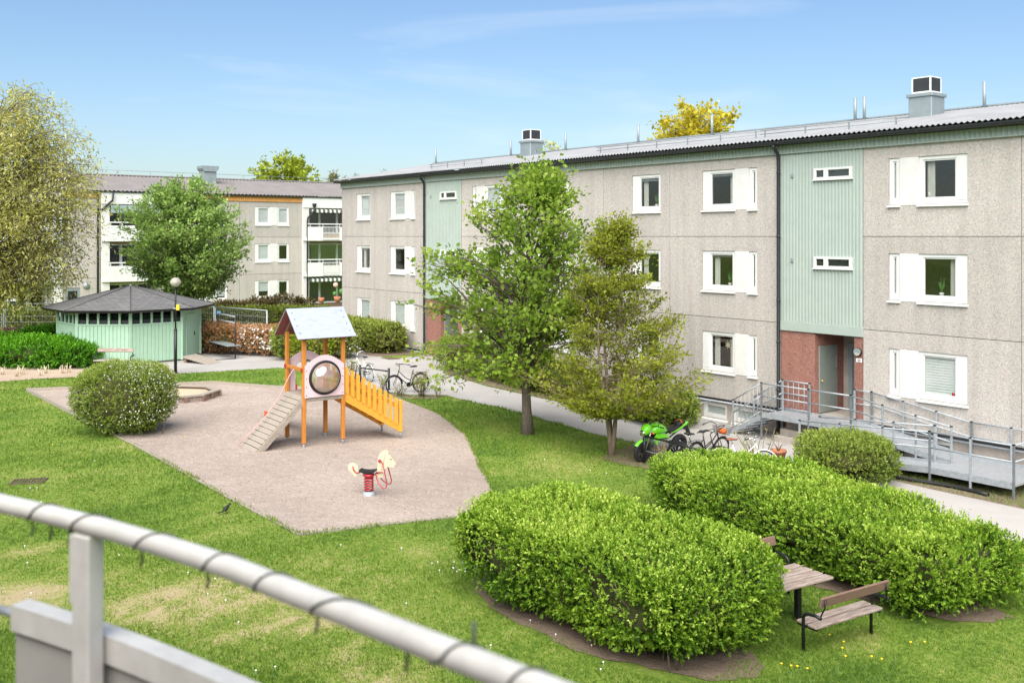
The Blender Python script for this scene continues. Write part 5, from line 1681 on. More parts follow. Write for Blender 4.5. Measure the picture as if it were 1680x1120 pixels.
for k in range(4):
    plank(MB(), -.78, .78, -.42 + .212 * k, -.42 + .212 * k + .178, .695, .74).build('tabletop_plank', M['old_wood'], TB)
for s in (-1, 1):
    MB().bbox(s * .42 - .045, s * .42 + .045, -.045, .045, -.03, .66, .008).build('leg', M['black_metal'], TB)
    MB().bbox(s * .42 - .025, s * .42 + .025, -.36, .36, .655, .693, .005).build('crossbar', M['black_metal'], TB)
fcx, fcy = tcx - uy * .92 + ux * .42, tcy + ux * .92 + uy * .42
yard_bench('weathered bench half hidden behind the picnic table, facing the balcony', (fcx, fcy, zg(fcx)), bdir + math.pi, group='benches at the picnic table')
c = G(185, 609)
yard_bench('grey weathered bench in front of the summerhouse boards', (c[0], c[1], c[2]), R(176), 'grey_wood')

# maroon slatted bench back at the fence
c = PX(15, 560, 50.5)
SB = thing('slatted_bench', 'dark red slatted bench by the mesh fence', 'bench', (c[0] - .3, c[1], .8), R(4))
for k in range(6):
    MB().bbox(-.9 + .30 * k, -.9 + .30 * k + .24, 0, .03, .30, .95, .008).build('slat', M['slatred'], SB)
MB().bbox(-.95, .95, .03, .07, .45, .53, .008).build('rail', M['slatred'], SB)
MB().bbox(-.95, .95, -.45, 0, .38, .43, .008).build('seat', M['slatred'], SB)
for s in (-1, 1): MB().bbox(s * .8 - .03, s * .8 + .03, -.4, .06, 0, .38, .006).build('leg', M['black_metal'], SB)

# ---------------------------------------------------------------- temporary mesh fences
def mesh_fence(label, a, b, label_plate=None):
    a, b = Vector((a[0], a[1], .8)), Vector((b[0], b[1], .8))
    d = b - a; L_ = d.length
    t = thing('mesh_fence', label, 'fence', a, math.atan2(d.y, d.x), 'temporary mesh fence panels')
    for x in (0, L_):
        MB().tube([(x, 0, .0), (x, 0, 2.0)], .034, 8).build('post', M['galv'], t)
    for z in (2.0, .16): MB().tube([(0, 0, z), (L_, 0, z)], .024, 6).build('rail', M['galv'], t)
    mb = MB()
    n = int(L_ / .14)
    for i in range(1, n): mb.tube([(L_ * i / n, 0, .16), (L_ * i / n, 0, 2.0)], .0045, 3, cap=False)
    for z in (.45, .75, 1.05, 1.35, 1.68): mb.tube([(0, .006, z), (L_, .006, z)], .008, 4, cap=False)
    mb.build('wire_mesh', M['galv'], t)
    if label_plate: MB().bbox(label_plate - .16, label_plate + .16, -.035, -.03, 1.62, 1.80, .004).build('label_plate', M['sign_blue'], t)
    MB().bbox(-.12, .12, -.3, .3, .0, .12, .02).build('foot_block', M['concrete'], t)
    MB().bbox(L_ - .12, L_ + .12, -.3, .3, .0, .12, .02).build('foot_block', M['concrete'], t)
p = lambda u, Y: ((u - 840) / F * Y, Y)
mesh_fence('steel mesh fence panel at the left edge of the yard', p(-100, 52), p(3, 52.3))
mesh_fence('steel mesh fence panel between the red slatted bench and the summerhouse', p(6, 52.3), p(97, 52.5), 2.7)
mesh_fence('steel mesh fence panel hidden partly by the summerhouse roof', p(99, 52.5), p(215, 52.5))
mesh_fence('steel mesh fence panel behind the summerhouse door side', p(235, 52.5), p(351, 50.3))
mesh_fence('steel mesh fence panel above the rust hedge with a blue label', p(353, 50.2), p(438, 47.6), .35)
# white notice on the fence with two short lines of print
c = PX(21, 491, 52.1)
SG = thing('notice_board', 'small white notice with two lines of print by the shop window', 'sign', (c[0], c[1], .8))
sb = MB().bbox(-.36, .36, -.02, 0, CZ - (495 - VH) / F * 52 - .8, CZ - (486.5 - VH) / F * 52 - .8, .01).build('board', M['sign_white'], SG)
zb = CZ - (491 - VH) / F * 52 - .8
mb = MB()
r_ = np.random.default_rng(5)
x = -.24
while x < .22:
    w = r_.uniform(.015, .035); mb.box(x, x + w, -.024, -.021, zb + .035, zb + .035 + r_.choice([.035, .05])); x += w + .012
for x in (-.18, -.12, .02, .10, .14): mb.box(x, x + .022, -.024, -.021, zb - .075, zb - .04)
mb.build('print', M['sign_ink'], sb)
MB().bbox(-.40, -.36, -.03, .03, .0, zb + .2, .004).build('post', M['galv'], SG)

# carpet beating rack
a, b = G(358, 581), G(386, 589)
RK = thing('beating_rack', 'dark steel carpet beating rack with a narrow shelf', 'rack', (a[0], a[1], a[2]), math.atan2(b[1] - a[1], b[0] - a[0]))
L_ = math.hypot(b[0] - a[0], b[1] - a[1])
for x in (0, L_): MB().tube([(x, 0, -.02), (x, 0, 1.92)], .03, 8).build('post', M['black_metal'], RK)
for z in (1.9, 1.62): MB().tube([(-.02, 0, z), (L_ + .02, 0, z)], .028, 8).build('crossbar', M['galv'], RK)
MB().bbox(-.15, L_ + .15, -.42, .18, .60, .63, .005).build('shelf', M['vent_grey'], RK)
for x in (0, L_): MB().bbox(x - .02, x + .02, -.4, .16, .56, .60, .004).build('shelf_arm', M['black_metal'], RK)
MB().tube([(L_, 0, .02), (L_ - .1, -1.0, .02)], .02, 6).build('foot', M['black_metal'], RK)

# ---------------------------------------------------------------- playground
# timber edging of the gravel
ED = thing('timber_edging', 'low weathered timber edging round the playground gravel', 'edging', (0, 0, 0))
pts = gp(SAND)
for i in list(range(0, 5)) + list(range(10, len(pts))):
    a, b = Vector(pts[i]), Vector(pts[(i + 1) % len(pts)])
    L_ = (b - a).length; n = max(1, round(L_ / 3.2)); d = (b - a) / n
    for k in range(n):
        p0, p1 = a + d * k, a + d * (k + 1)
        za, zb_ = zg(p0.x), zg(p1.x)
        h = .12 if i < 4 or i == 14 else .035
        sdn = Vector((-d.y, d.x)).normalized() * .03
        q = [(p0 - sdn), (p0 + sdn), (p1 + sdn), (p1 - sdn)]
        zz = [za, za, zb_, zb_]
        mb = MB().add([(v.x, v.y, z - .06) for v, z in zip(q, zz)] + [(v.x, v.y, z + h + .006 * (k % 2)) for v, z in zip(q, zz)], [(3, 2, 1, 0), (4, 5, 6, 7), (0, 1, 5, 4), (1, 2, 6, 5), (2, 3, 7, 6), (3, 0, 4, 7)])
        mb.build('edging_board', M['grey_wood'], ED)

# octagonal sandpit
a = G(285, 652)
SPt = thing('sandpit', 'octagonal timber sandpit beside the flowering bush', 'sandpit', a, R(12))
for i in range(8):
    a0, a1 = i * math.pi / 4, (i + 1) * math.pi / 4
    r0, r1 = 1.55, 1.30
    pl_ = [(r0 * math.cos(a0), r0 * math.sin(a0)), (r0 * math.cos(a1), r0 * math.sin(a1)), (r1 * math.cos(a1), r1 * math.sin(a1)), (r1 * math.cos(a0), r1 * math.sin(a0))]
    MB().prism(pl_, .19, .235).build('seat_board', M['grey_wood'], SPt)
    q0, q1 = 1.49, 1.44
    pl_ = [(q0 * math.cos(a0), q0 * math.sin(a0)), (q0 * math.cos(a1), q0 * math.sin(a1)), (q1 * math.cos(a1), q1 * math.sin(a1)), (q1 * math.cos(a0), q1 * math.sin(a0))]
    MB().prism(pl_, 0, .188).build('side_board', M['old_wood'], SPt)
    for f in (.02, .5):
        p_ = Vector((1.53 * (math.cos(a0) * (1 - f) + math.cos(a1) * f), 1.53 * (math.sin(a0) * (1 - f) + math.sin(a1) * f), 0))
        MB().bbox(-.05, .05, -.07, .07, -.02, .186, .008, Matrix.Translation(p_) @ Matrix.Rotation(a0 + f * math.pi / 4, 4, 'Z')).build('stake', M['brown_wood'], SPt)
MB().prism([(1.43 * math.cos(k * math.pi / 4), 1.43 * math.sin(k * math.pi / 4)) for k in range(8)], .02, .11).build('sand_fill', M['pit_sand'], SPt)

# play tower
TW = thing('play_tower', 'wooden play tower with pale roof, ramp, bubble window and yellow stairs', 'play tower', (-5.32, 27.15, zg(-5.32)), R(35))
hs = .56
pz = 1.34
for sx in (-1, 1):
    for sy in (-1, 1):
        ptop = 2.95
        o = MB().bbox(sx * hs - .05, sx * hs + .05, sy * hs - .05, sy * hs + .05, .10, ptop, .012).build('post', M['orange_post'], TW)
        MB().tube([(sx * hs, sy * hs, -.05), (sx * hs, sy * hs, .11)], .03, 8).build('steel_foot', M['galv'], o)
        if (sx, sy) == (-1, -1):
            MB().bbox(hs * sx + .051, hs * sx + .058, -hs - .045, -hs + .045, .9, 2.9, .002).build('worn_face', M['grey_wood'], o)
for k in range(8):
    w = (2 * hs + .08) / 8
    MB().bbox(-hs - .04 + k * w + .006, -hs - .04 + (k + 1) * w - .006, -hs - .04, hs + .04, pz - .045, pz, .006).build('deck_board', M['grey_wood'], TW)
for y in (-hs, hs): MB().bbox(-hs, hs, y - .03, y + .03, pz - .15, pz - .047, .006).build('deck_joist', M['grey_wood'], TW)
# roof: two pale sheets over maroon boards
rz_, ez_, ry_, rl_ = 3.60, 2.86, .80, .83
for s in (-1, 1):
    n = Vector((0, s * (rz_ - ez_), ry_)).normalized()
    def slab(t0, t1, x0, x1, yy0=0.0, yy1=1.0):
        a = Vector((0, 0, rz_)); e = Vector((0, s * ry_, ez_))
        p0, p1 = a.lerp(e, yy0), a.lerp(e, yy1)
        P = []
        for t in (t0, t1):
            for x, q in ((x0, p0), (x1, p0), (x1, p1), (x0, p1)): P.append(Vector((x, q.y, q.z)) + n * t)
        return MB().add(P, [(3, 2, 1, 0), (4, 5, 6, 7), (0, 1, 5, 4), (1, 2, 6, 5), (2, 3, 7, 6), (3, 0, 4, 7)])
    o = slab(.002, .014, -rl_, rl_, 0, 1.0).build('roof_sheet', M['roof_sheet'], TW)
    slab(-.02, .0, -rl_ + .004, rl_ - .004, .0, .995).build('roof_board', M['maroon'], TW)
    for x in (-rl_ + .12, rl_ - .12):
        for q in (.14, .36, .58, .82): slab(.0145, .021, x - .012, x + .012, q - .012, q + .012).build('bolt', M['black_metal'], o)
    for x in (-hs, hs): slab(-.11, -.022, x - .03, x + .03, .05, .97).build('rafter', M['brown_wood'], TW)
# front panel with the bubble window (faces -y)
def arch_panel(y0, y1, hole, z0, z1, ztop, hw_, name):
    cxz = (z0 + z1) / 2
    n = 32
    outer = []
    pts = [(-hw_, z0), (hw_, z0), (hw_, z1)]
    for i in range(1, 12):
        t = i / 12; pts.append((hw_ * (1 - 2 * t), z1 + (ztop - z1) * math.sin(math.pi * t)))
    pts.append((-hw_, z1))
    mb = MB()
    if hole:
        hz_, hr, hk = hole
        bm = bmesh.new()
        def ring(y):
            o_ = [bm.verts.new((x, y, z)) for x, z in pts]
            if hk == 'circle': h_ = [bm.verts.new((hr * math.cos(2 * math.pi * i / n), y, hz_ + hr * math.sin(2 * math.pi * i / n))) for i in range(n)]
            else:
                hp = [(-hr, z0 + .02), (hr, z0 + .02)] + [(hr * math.cos(math.pi * i / 14), hz_ + hr * math.sin(math.pi * i / 14)) for i in range(15)]
                h_ = [bm.verts.new((x, y, z)) for x, z in hp]
            es = [bm.edges.new((o_[i], o_[(i + 1) % len(o_)])) for i in range(len(o_))] + [bm.edges.new((h_[i], h_[(i + 1) % len(h_)])) for i in range(len(h_))]
            bmesh.ops.triangle_fill(bm, edges=es, use_beauty=True)
            return o_, h_
        a_, b_ = ring(y0), ring(y1)
        for A, B in zip(a_, b_):
            for i in range(len(A)):
                j = (i + 1) % len(A)
                bm.faces.new((A[i], A[j], B[j], B[i]))
        bmesh.ops.recalc_face_normals(bm, faces=bm.faces)
        me = bpy.data.meshes.new(name); bm.to_mesh(me); bm.free()
        return link(name, me, M['pink'], TW)
    mb.prism(pts, y0, y1, 'y')
    return mb.build(name, M['pink'], TW)
bz = 1.80
fp = arch_panel(-hs - .075, -hs - .052, (bz, .40, 'circle'), 1.30, 2.13, 2.40, .56, 'bubble_panel')
for x in (-.52, .52):
    for z in (1.36, 1.58, 1.80, 2.0): MB().tube([(x, -hs - .08, z), (x, -hs - .074, z)], .014, 6).build('bolt', M['black_metal'], fp)
arch_panel(hs + .052, hs + .075, (1.86, .30, 'door'), 1.30, 2.13, 2.40, .56, 'arch_panel')
Mr = Matrix.Translation((0, -hs - .085, bz)) @ Matrix.Rotation(R(90), 4, 'X')
MB().lathe([(.385, -.02), (.385, .03), (.44, .03), (.455, .01), (.455, -.02)], 36, Mr).build('window_ring', M['black_plastic'], fp)
M['bubble'] = glassmat('bubble_plastic', (.82, .72, .64), 1.9)
_b = M['bubble'].node_tree
_d = _b.nodes.new('ShaderNodeBsdfDiffuse'); _d.inputs['Color'].default_value = (.62, .50, .42, 1)
_m = _b.nodes.new('ShaderNodeMixShader'); _m.inputs['Fac'].default_value = .22
_o = _b.nodes['Material Output']; _s = _o.inputs['Surface'].links[0].from_socket
_b.links.new(_s, _m.inputs[1]); _b.links.new(_d.outputs['BSDF'], _m.inputs[2]); _b.links.new(_m.outputs['Shader'], _o.inputs['Surface'])
MB().lathe([(.40 * math.cos(R(q)), .30 * math.sin(R(q)) + .0) for q in range(0, 91, 10)], 28, Mr).build('bubble', M['bubble'], fp)
# crossbar on the ramp side with its rope
cb = MB().bbox(-hs - .03, -hs + .03, -hs - .02, hs + .02, 1.98, 2.07, .008).build('crossbar', M['orange_post'], TW)
for y in (-hs, hs): MB().bbox(-hs - .075, -hs - .05, y - .05, y + .05, 1.97, 2.08, .008).build('bracket', M['red_metal'], cb)
rope = [(-hs - .02, .05, 2.0), (-hs - .15, .07, 1.80), (-hs - .45, .12, 1.20), (-hs - .8, .2, .72), (-hs - 1.15, .3, .36), (-hs - 1.42, .38, .09)]
MB().tube(rope, .013, 6).build('rope', M['rope'], TW)
# plank ramp
rx0, rx1 = -hs - .03, -hs - 1.33
rdir = Vector((rx1 - rx0, 0, -pz + .02)).normalized(); rlen = math.hypot(rx1 - rx0, pz)
rn = Vector((-rdir.z, 0, rdir.x)); rn = rn if rn.z > 0 else -rn
for k in range(13):
    t0, t1 = k / 13 * rlen + .008, (k + 1) / 13 * rlen - .008
    p0, p1 = Vector((rx0, 0, pz)) + rdir * t0, Vector((rx0, 0, pz)) + rdir * t1
    q = []
    for h in (0, -.035):
        for p_, y in ((p0, -hs + .02), (p1, -hs + .02), (p1, hs - .02), (p0, hs - .02)): q.append(Vector((p_.x, y, p_.z)) + rn * h)
    MB().add(q, [(0, 1, 2, 3), (7, 6, 5, 4), (0, 4, 5, 1), (1, 5, 6, 2), (2, 6, 7, 3), (3, 7, 4, 0)]).build('ramp_plank', M['grey_wood'], TW)
for y in (-hs - .02, hs - .02):
    p0, p1 = Vector((rx0, 0, pz - .03)), Vector((rx0, 0, pz - .03)) + rdir * (rlen + .02)
    q = []
    for h in (-.008, -.15):
        for p_, yy in ((p0, y), (p1, y), (p1, y + .04), (p0, y + .04)): q.append(Vector((p_.x, yy, p_.z)) + rn * h)
    MB().add(q, [(0, 1, 2, 3), (7, 6, 5, 4), (0, 4, 5, 1), (1, 5, 6, 2), (2, 6, 7, 3), (3, 7, 4, 0)]).build('ramp_beam', M['grey_wood'], TW)
# stairs to the right with slatted sides
sx0_, sx1_ = hs + .02, hs + 1.72
def zst(x): return pz - (x - sx0_) / (sx1_ - sx0_) * (pz - .22)
for k in range(7):
    x = sx0_ + .12 + (sx1_ - sx0_ - .12) * k / 7
    MB().bbox(x, x + .22, -hs + .06, hs - .06, zst(x) - .10, zst(x) - .065, .006).build('tread', M['orange_post'], TW)
for sy in (-1, 1):
    y = sy * hs
    mb = MB(); mb.prism([(sx0_, pz - .22), (sx0_, pz + .02), (sx1_, .32), (sx1_, .10)], y - .02, y + .02, 'y'); st_ = mb.build('stringer', M['yellow_board'], TW)
    for k in range(9): 
        x = sx0_ + .1 + k * .185
        MB().tube([(x, y - .026 * (1 if sy < 0 else -1), zst(x) - .10), (x, y - .02 * (1 if sy < 0 else -1), zst(x) - .10)], .012, 6).build('bolt', M['silver'], st_)
    yy = y - .045 if sy < 0 else y + .022
    for k in range(10):
        x = sx0_ + .03 + k * .166
        zt_ = lambda xx: 2.06 - (xx - sx0_) / (sx1_ - sx0_) * 1.08
        x1_ = x + .10
        mb = MB(); mb.prism([(x, zst(x) + .03), (x1_, zst(x1_) + .03), (x1_, zt_(x1_)), (x, zt_(x))], yy, yy + .023, 'y')
        mb.build('slat', M['yellow_board'], TW)
    yr = y - .02 if sy < 0 else y
    mb = MB(); mb.prism([(sx0_, 1.78), (sx0_, 1.90), (sx1_, .82), (sx1_, .70)], yr + .0, yr + .02, 'y'); mb.build('stair_rail', M['orange_post'], TW)
    o = MB().bbox(sx1_ - .02, sx1_ + .075, y - .05, y + .05, .10, .98, .012).build('newel_post', M['yellow_board'], TW)
    MB().tube([(sx1_ + .03, y, -.05), (sx1_ + .03, y, .11)], .03, 8).build('steel_foot', M['galv'], o)
# slide out of the arch on the far side
sl = []
for i in range(13):
    t = i / 12
    yv = hs + .08 + 2.35 * t
    zv = pz - .02 if t < .08 else max(.26, pz - .02 - (t - .08) * 1.32 * 1.12)
    sl.append((yv, zv))
mb = MB(); P = []
for yv, zv in sl: P += [(-.24, yv, zv), (.24, yv, zv)]
mb.add(P, [(2 * i, 2 * i + 1, 2 * i + 3, 2 * i + 2) for i in range(12)])
sd = raw(mb, 'slide_bed', M['silver'], TW)
for s in (-1, 1):
    mb = MB(); x = s * .25
    mb.prism([(y, z - .10) for y, z in sl] + [(y, z + .17) for y, z in reversed(sl)], x - .018, x + .018, 'x')
    mb.build('slide_side', M['slide_red'], TW)
MB().bbox(-.2, .2, hs + 2.1, hs + 2.18, -.03, .18, .01).build('slide_foot', M['galv'], TW)

# spring rider
c = G(605, 812)
SR = thing('spring_rider', 'cream horse spring rider with red springs and handles on the gravel', 'spring rider', c, R(-8))
MB().lathe([(.0, .09), (.12, .09), (.155, .01), (.155, -.02)], 10).build('base', M['galv'], SR)
co = []
for i in range(64):
    a = i / 63 * 5.2 * 2 * math.pi
    co.append((.095 * math.cos(a), .095 * math.sin(a), .09 + .30 * i / 63))
MB().tube(co, .017, 7).build('spring', M['red_metal'], SR)
MB().lathe([(.0, .38), (.09, .385), (.14, .45), (.12, .47), (0, .47)], 12).build('seat_bracket', M['red_metal'], SR)
mb = MB(); n = 12
prof = [(-.19, .53), (-.13, .50), (0, .485), (.12, .50), (.18, .545), (.18, .57), (.1, .555), (0, .545), (-.12, .55), (-.19, .57)]
mb.prism(prof, -.10, .10, 'y'); mb.build('seat', M['black_plastic'], SR)
head = [(.20, .40), (.27, .39), (.33, .42), (.335, .50), (.36, .58), (.41, .63), (.50, .635), (.545, .62), (.575, .635), (.56, .66), (.60, .68), (.61, .72), (.585, .755), (.54, .80), (.505, .855), (.46, .895), (.435, .915), (.45, .955), (.43, .985), (.38, .995), (.31, .975), (.25, .92), (.215, .84), (.20, .74), (.20, .62), (.185, .50)]
hd = MB().prism(head, -.014, .014, 'y').build('head_board', M['cream'], SR)
MB().tube([(.50, -.017, .80), (.50, -.0145, .80)], .016, 8).build('eye', M['black_plastic'], hd)
mn = [(.39, .90), (.35, .85), (.37, .80), (.33, .76), (.34, .70), (.30, .64), (.30, .55)]
MB().tube([(x, -.016, z) for x, z in mn], .005, 4).build('mane_line', M['grey_wood'], hd)
tail = [(-.28, .40), (-.32, .42), (-.40, .50), (-.46, .545), (-.465, .62), (-.43, .685), (-.36, .70), (-.29, .68), (-.24, .62), (-.225, .53), (-.25, .46)]
MB().prism(tail, -.014, .014, 'y').build('tail_board', M['cream'], SR)
MB().tube([(-.19, -.02, .50), (-.27, -.022, .48), (-.33, -.022, .54), (-.355, -.022, .62)], .015, 7).build('rear_bar', M['red_metal'], SR)
for s in (-1, 1):
    MB().tube([(.16, s * .04, .50), (.26, s * .16, .30), (.37, s * .20, .21), (.44, s * .20, .22), (.46, s * .19, .30), (.40, s * .16, .55), (.34, s * .11, .72), (.28, s * .03, .765), (.25, 0, .765)], .0125, 7).build('handle_loop', M['red_metal'], SR)
    MB().tube([(.17, s * .02, .49), (.25, s * .06, .52), (.34, s * .10, .53)], .015, 7).build('knee_bar', M['red_metal'], SR)
MB().ball((.25, -.03, .765), .034).build('boss', M['red_metal'], SR)

# ---------------------------------------------------------------- bicycles
def wheel(parent, x, r, tyre_r=.02, spokes=18, tyrem='rubber', rimm='chrome'):
    ring = lambda rr, k=36: [(x + rr * math.cos(2 * math.pi * i / k), 0, r + rr * math.sin(2 * math.pi * i / k)) for i in range(k)]
    o = MB().tube(ring(r - tyre_r), tyre_r, 8, closed=True).build('tyre', M[tyrem], parent)
    MB().tube(ring(r - 2 * tyre_r - .006), .009, 6, closed=True).build('rim', M[rimm], o)
    mb = MB()
    for i in range(spokes):
        a = 2 * math.pi * i / spokes
        mb.tube([(x + .02 * math.cos(a + .6), .02 * (1 if i % 2 else -1), r + .02 * math.sin(a + .6)), (x + (r - .05) * math.cos(a), 0, r + (r - .05) * math.sin(a))], .0022, 3, cap=False)
    mb.tube([(x, -.05, r), (x, .05, r)], .018, 8)
    mb.build('spokes', M['chrome'], o)
    return o
def bicycle(label, loc, rz, framem, saddlem='black_plastic', basket=False, child=None, lean=0.0, guard=True, swept=True):
    """front wheel towards +x"""
    t = thing('bicycle', label, 'bicycle', loc, rz)
    t.rotation_euler = (lean, 0, rz)
    r, wb = .34, 1.08
    wheel(t, wb, r); wheel(t, 0, r)
    fm = M[framem]
    hd_t, hd_b = Vector((wb - .22, 0, .86)), Vector((wb - .15, 0, .66))
    bb, seat_t = Vector((.46, 0, .30)), Vector((.28, 0, .80))
    mb = MB()
    mb.tube([hd_t, hd_b], .019, 8)
    mb.tube([hd_b, (wb * .62, 0, .44), bb], .017, 8)
    mb.tube([hd_t - Vector((0, 0, .05)), (wb * .56, 0, .56), bb.lerp(seat_t, .32)], .015, 8)
    mb.tube([bb, seat_t], .017, 8)
    for y in (-.05, .05):
        mb.tube([bb, (0, y, r)], .010, 6); mb.tube([seat_t - Vector((0, 0, .08)), (0, y, r)], .009, 6)
        mb.tube([hd_b, (wb - .10, y, .58), (wb, y, r)], .011, 6)
    mb.build('frame', fm, t)
    for x, a0, a1 in ((wb, 20, 175), (0, 5, 195)):
        MB().tube([(x + (r + .015) * math.cos(R(q)), 0, r + (r + .015) * math.sin(R(q))) for q in range(a0, a1, 9)], .018, 5).build('mudguard', fm, t)
    mb = MB(); mb.tube([seat_t, (.255, 0, .92)], .013, 8); mb.build('seat_post', M['chrome'], t)
    mb = MB(); mb.ball((.21, 0, .945), .1, 1.0, .9, .35, 12); mb.ball((.33, 0, .945), .06, 1.5, .55, .5, 10); mb.build('saddle', M[saddlem], t)
    mb = MB(); mb.tube([hd_t, (wb - .25, 0, .98)], .012, 8)
    top = Vector((wb - .25, 0, .99))
    for s in (-1, 1):
        mb.tube([top, top + Vector((.08, s * .10, .06)), top + Vector((.02, s * .24, .10)), top + Vector((-.14, s * .28, .06)), top + Vector((-.24, s * .28, .04))], .011, 7)
    mb.build('handlebar', M['chrome'] if framem != 'black_metal' else M['black_metal'], t)
    for s in (-1, 1): MB().tube([top + Vector((-.15, s * .28, .058)), top + Vector((-.27, s * .28, .035))], .016, 7).build('grip', M['black_plastic'], t)
    mb = MB(); mb.tube([(.46, -.045, .30), (.46, -.035, .30)], .09, 18); mb.tube([(.46, -.06, .30), (.55, -.06, .17)], .009, 6); mb.tube([(.46, .06, .30), (.37, .06, .43)], .009, 6)
    mb.bbox(.51, .59, -.14, -.06, .155, .18, .004); mb.bbox(.33, .41, .06, .14, .42, .445, .004)
    mb.build('crankset', M['silver'], t)
    if guard:
        MB().prism([(.54, .24), (.57, .32), (.50, .39), (.02, r + .04), (-.03, r), (.02, r - .04)], -.034, -.024, 'y').build('chain_guard', M['black_plastic'], t)
    mb = MB()
    mb.tube([(-.28, -.06, .72), (.16, -.06, .72)], .006, 5); mb.tube([(-.28, .06, .72), (.16, .06, .72)], .006, 5); mb.tube([(-.25, -.06, .72), (0, -.06, r)], .006, 5); mb.tube([(-.25, .06, .72), (0, .06, r)], .006, 5)
    for x in (-.28, -.14, 0, .14): mb.tube([(x, -.06, .72), (x, .06, .72)], .005, 5)
    mb.build('luggage_rack', M['black_metal'], t)
    MB().tube([(.40, .05, .27), (.34, .16, .01)], .008, 6).build('kick_stand', M['silver'], t)
    if basket:
        bz_ = Vector((wb + .0, 0, .76))
        mb = MB()
        for q in range(5):
            z = bz_.z + .055 * q; g = .13 + .012 * q
            mb.tube([(bz_.x - g, -g - .03, z), (bz_.x + g, -g - .03, z), (bz_.x + g, g + .03, z), (bz_.x - g, g + .03, z)], .004, 4, closed=True)
        for i in range(9):
            f = -1 + i / 4
            for s in (-1, 1):
                mb.tube([(bz_.x + f * .13, s * .16, bz_.z), (bz_.x + f * .18, s * .21, bz_.z + .22)], .003, 3, cap=False); mb.tube([(bz_.x + s * .13, f * .16, bz_.z), (bz_.x + s * .18, f * .21, bz_.z + .22)], .003, 3, cap=False)
        mb.build('basket', M['black_metal'], t)
        MB().ball((bz_.x, 0, bz_.z + .09), .12, .9, 1.1, .7, 10).build('orange_bundle', M['orange_bag'], t)
    return t
a, b = G(650, 645), G(688, 643)
an = math.atan2(a[1] - b[1], a[0] - b[0])
bicycle('black ladies bicycle leaning at the stand beside the path', (b[0] + .05, b[1], b[2]), an, 'black_metal', lean=R(4))
a = G(607, 627)
bicycle('white bicycle parked behind the yellow stairs', (a[0], a[1], a[2]), R(128), 'white', lean=R(-5))
def stand(label, pts, h=.75):
    a, b = Vector(pts[0]), Vector(pts[1])
    t = thing('bicycle_stand', label, 'bicycle stand', a, math.atan2(b.y - a.y, b.x - a.x))
    L_ = (Vector((b.x, b.y)) - Vector((a.x, a.y))).length
    dz = b.z - a.z
    for x, z in ((0, 0), (L_, dz)):
        o = MB().tube([(x, 0, z - .03), (x, 0, z + h + .03)], .042, 10).build('post', M['black_metal'], t)
        MB().ball((x, 0, z + h + .03), .042, 1, 1, .6, 10).build('post_cap', M['black_metal'], o)
    MB().tube([(0, 0, h - .06), (L_, 0, dz + h - .06)], .026, 8).build('top_bar', M['black_metal'], t)
    MB().tube([(0, .05, .33), (L_, .05, dz + .33)], .02, 8).build('wheel_bar', M['galv'], t)
    for k in range(int(L_ / .6)):
        x = .4 + k * .6
        MB().tube([(x, .05, .33), (x, .35, .36), (x, .37, .20), (x, .05, .18)], .008, 5).build('wheel_loop', M['galv'], t)
stand('black steel bicycle stand behind the yellow stairs', (G(591, 634), G(638, 640)))
stand('black steel bicycle stand in front of the green motorcycle', (G(1057, 760), G(1165, 790)), .8)
a = G(1136, 770)
bicycle('black bicycle with a wire basket and orange bundle beside the motorcycle', (a[0] + .1, a[1] + .25, a[2]), R(40), 'black_metal', basket=True, lean=R(5))
a = G(1196, 778)
bicycle('white bicycle with a brown saddle behind the long hedge', (a[0] - .2, a[1], a[2]), R(-10), 'white', 'leather', lean=R(5))
a = G(1118, 770)
bicycle('grey bicycle half hidden in front of the motorcycle seat', (a[0] - .05, a[1] + .1, a[2]), R(-28), 'black_metal', lean=R(-4), guard=False)

# ---------------------------------------------------------------- motorcycle
fw = G(1052, 758)
MC = thing('motorcycle', 'lime green naked motorcycle parked behind the black stand', 'motorcycle', (0, 0, 0), 0)
mdir = Vector((-.80, -.60, 0)).normalized()          # points to its front
wbm = 1.40
MC.location = (fw[0] - mdir.x * wbm, fw[1] - mdir.y * wbm, fw[2])
MC.rotation_euler = (R(-7), 0, math.atan2(mdir.y, mdir.x))
def mwheel(x, r, w):
    prof = []
    for i in range(36):
        pass
    k = 30
    ring = [(x + (r - w) * math.cos(2 * math.pi * i / k), 0, r + (r - w) * math.sin(2 * math.pi * i / k)) for i in range(k)]
    o = MB().tube(ring, w, 10, closed=True).build('tyre', M['rubber'], MC)
    mb = MB()
    mb.tube([(x + (r - 2 * w) * math.cos(2 * math.pi * i / k), 0, r + (r - 2 * w) * math.sin(2 * math.pi * i / k)) for i in range(k)], .022, 6, closed=True)
    for i in range(5):
        a = 2 * math.pi * i / 5
        mb.tube([(x, 0, r), (x + (r - 2 * w) * math.cos(a), 0, r + (r - 2 * w) * math.sin(a))], .02, 6)
    mb.build('rim', M['black_metal'], o)
    MB().tube([(x, -.075, r), (x, -.07, r)], .13, 20).build('brake_disc', M['silver'], o)
mwheel(0, .31, .075); mwheel(wbm, .30, .06)
for s in (-1, 1):
    MB().tube([(wbm, s * .09, .30), (wbm - .14, s * .09, .72), (wbm - .20, s * .09, .90)], .026, 8).build('fork_leg', M['silver'], MC)
# front mudguard
mb = MB(); P = []
for i in range(10):
    a = R(35 + 13 * i)
    for y, rr in ((-.065, .315), (0, .345), (.065, .315)): P.append((wbm + rr * math.cos(a), y, .30 + rr * math.sin(a)))
mb.add(P, [(3 * i + j, 3 * i + j + 1, 3 * i + j + 4, 3 * i + j + 3) for i in range(9) for j in range(2)], True)
raw(mb, 'front_mudguard', M['lime'], MC)
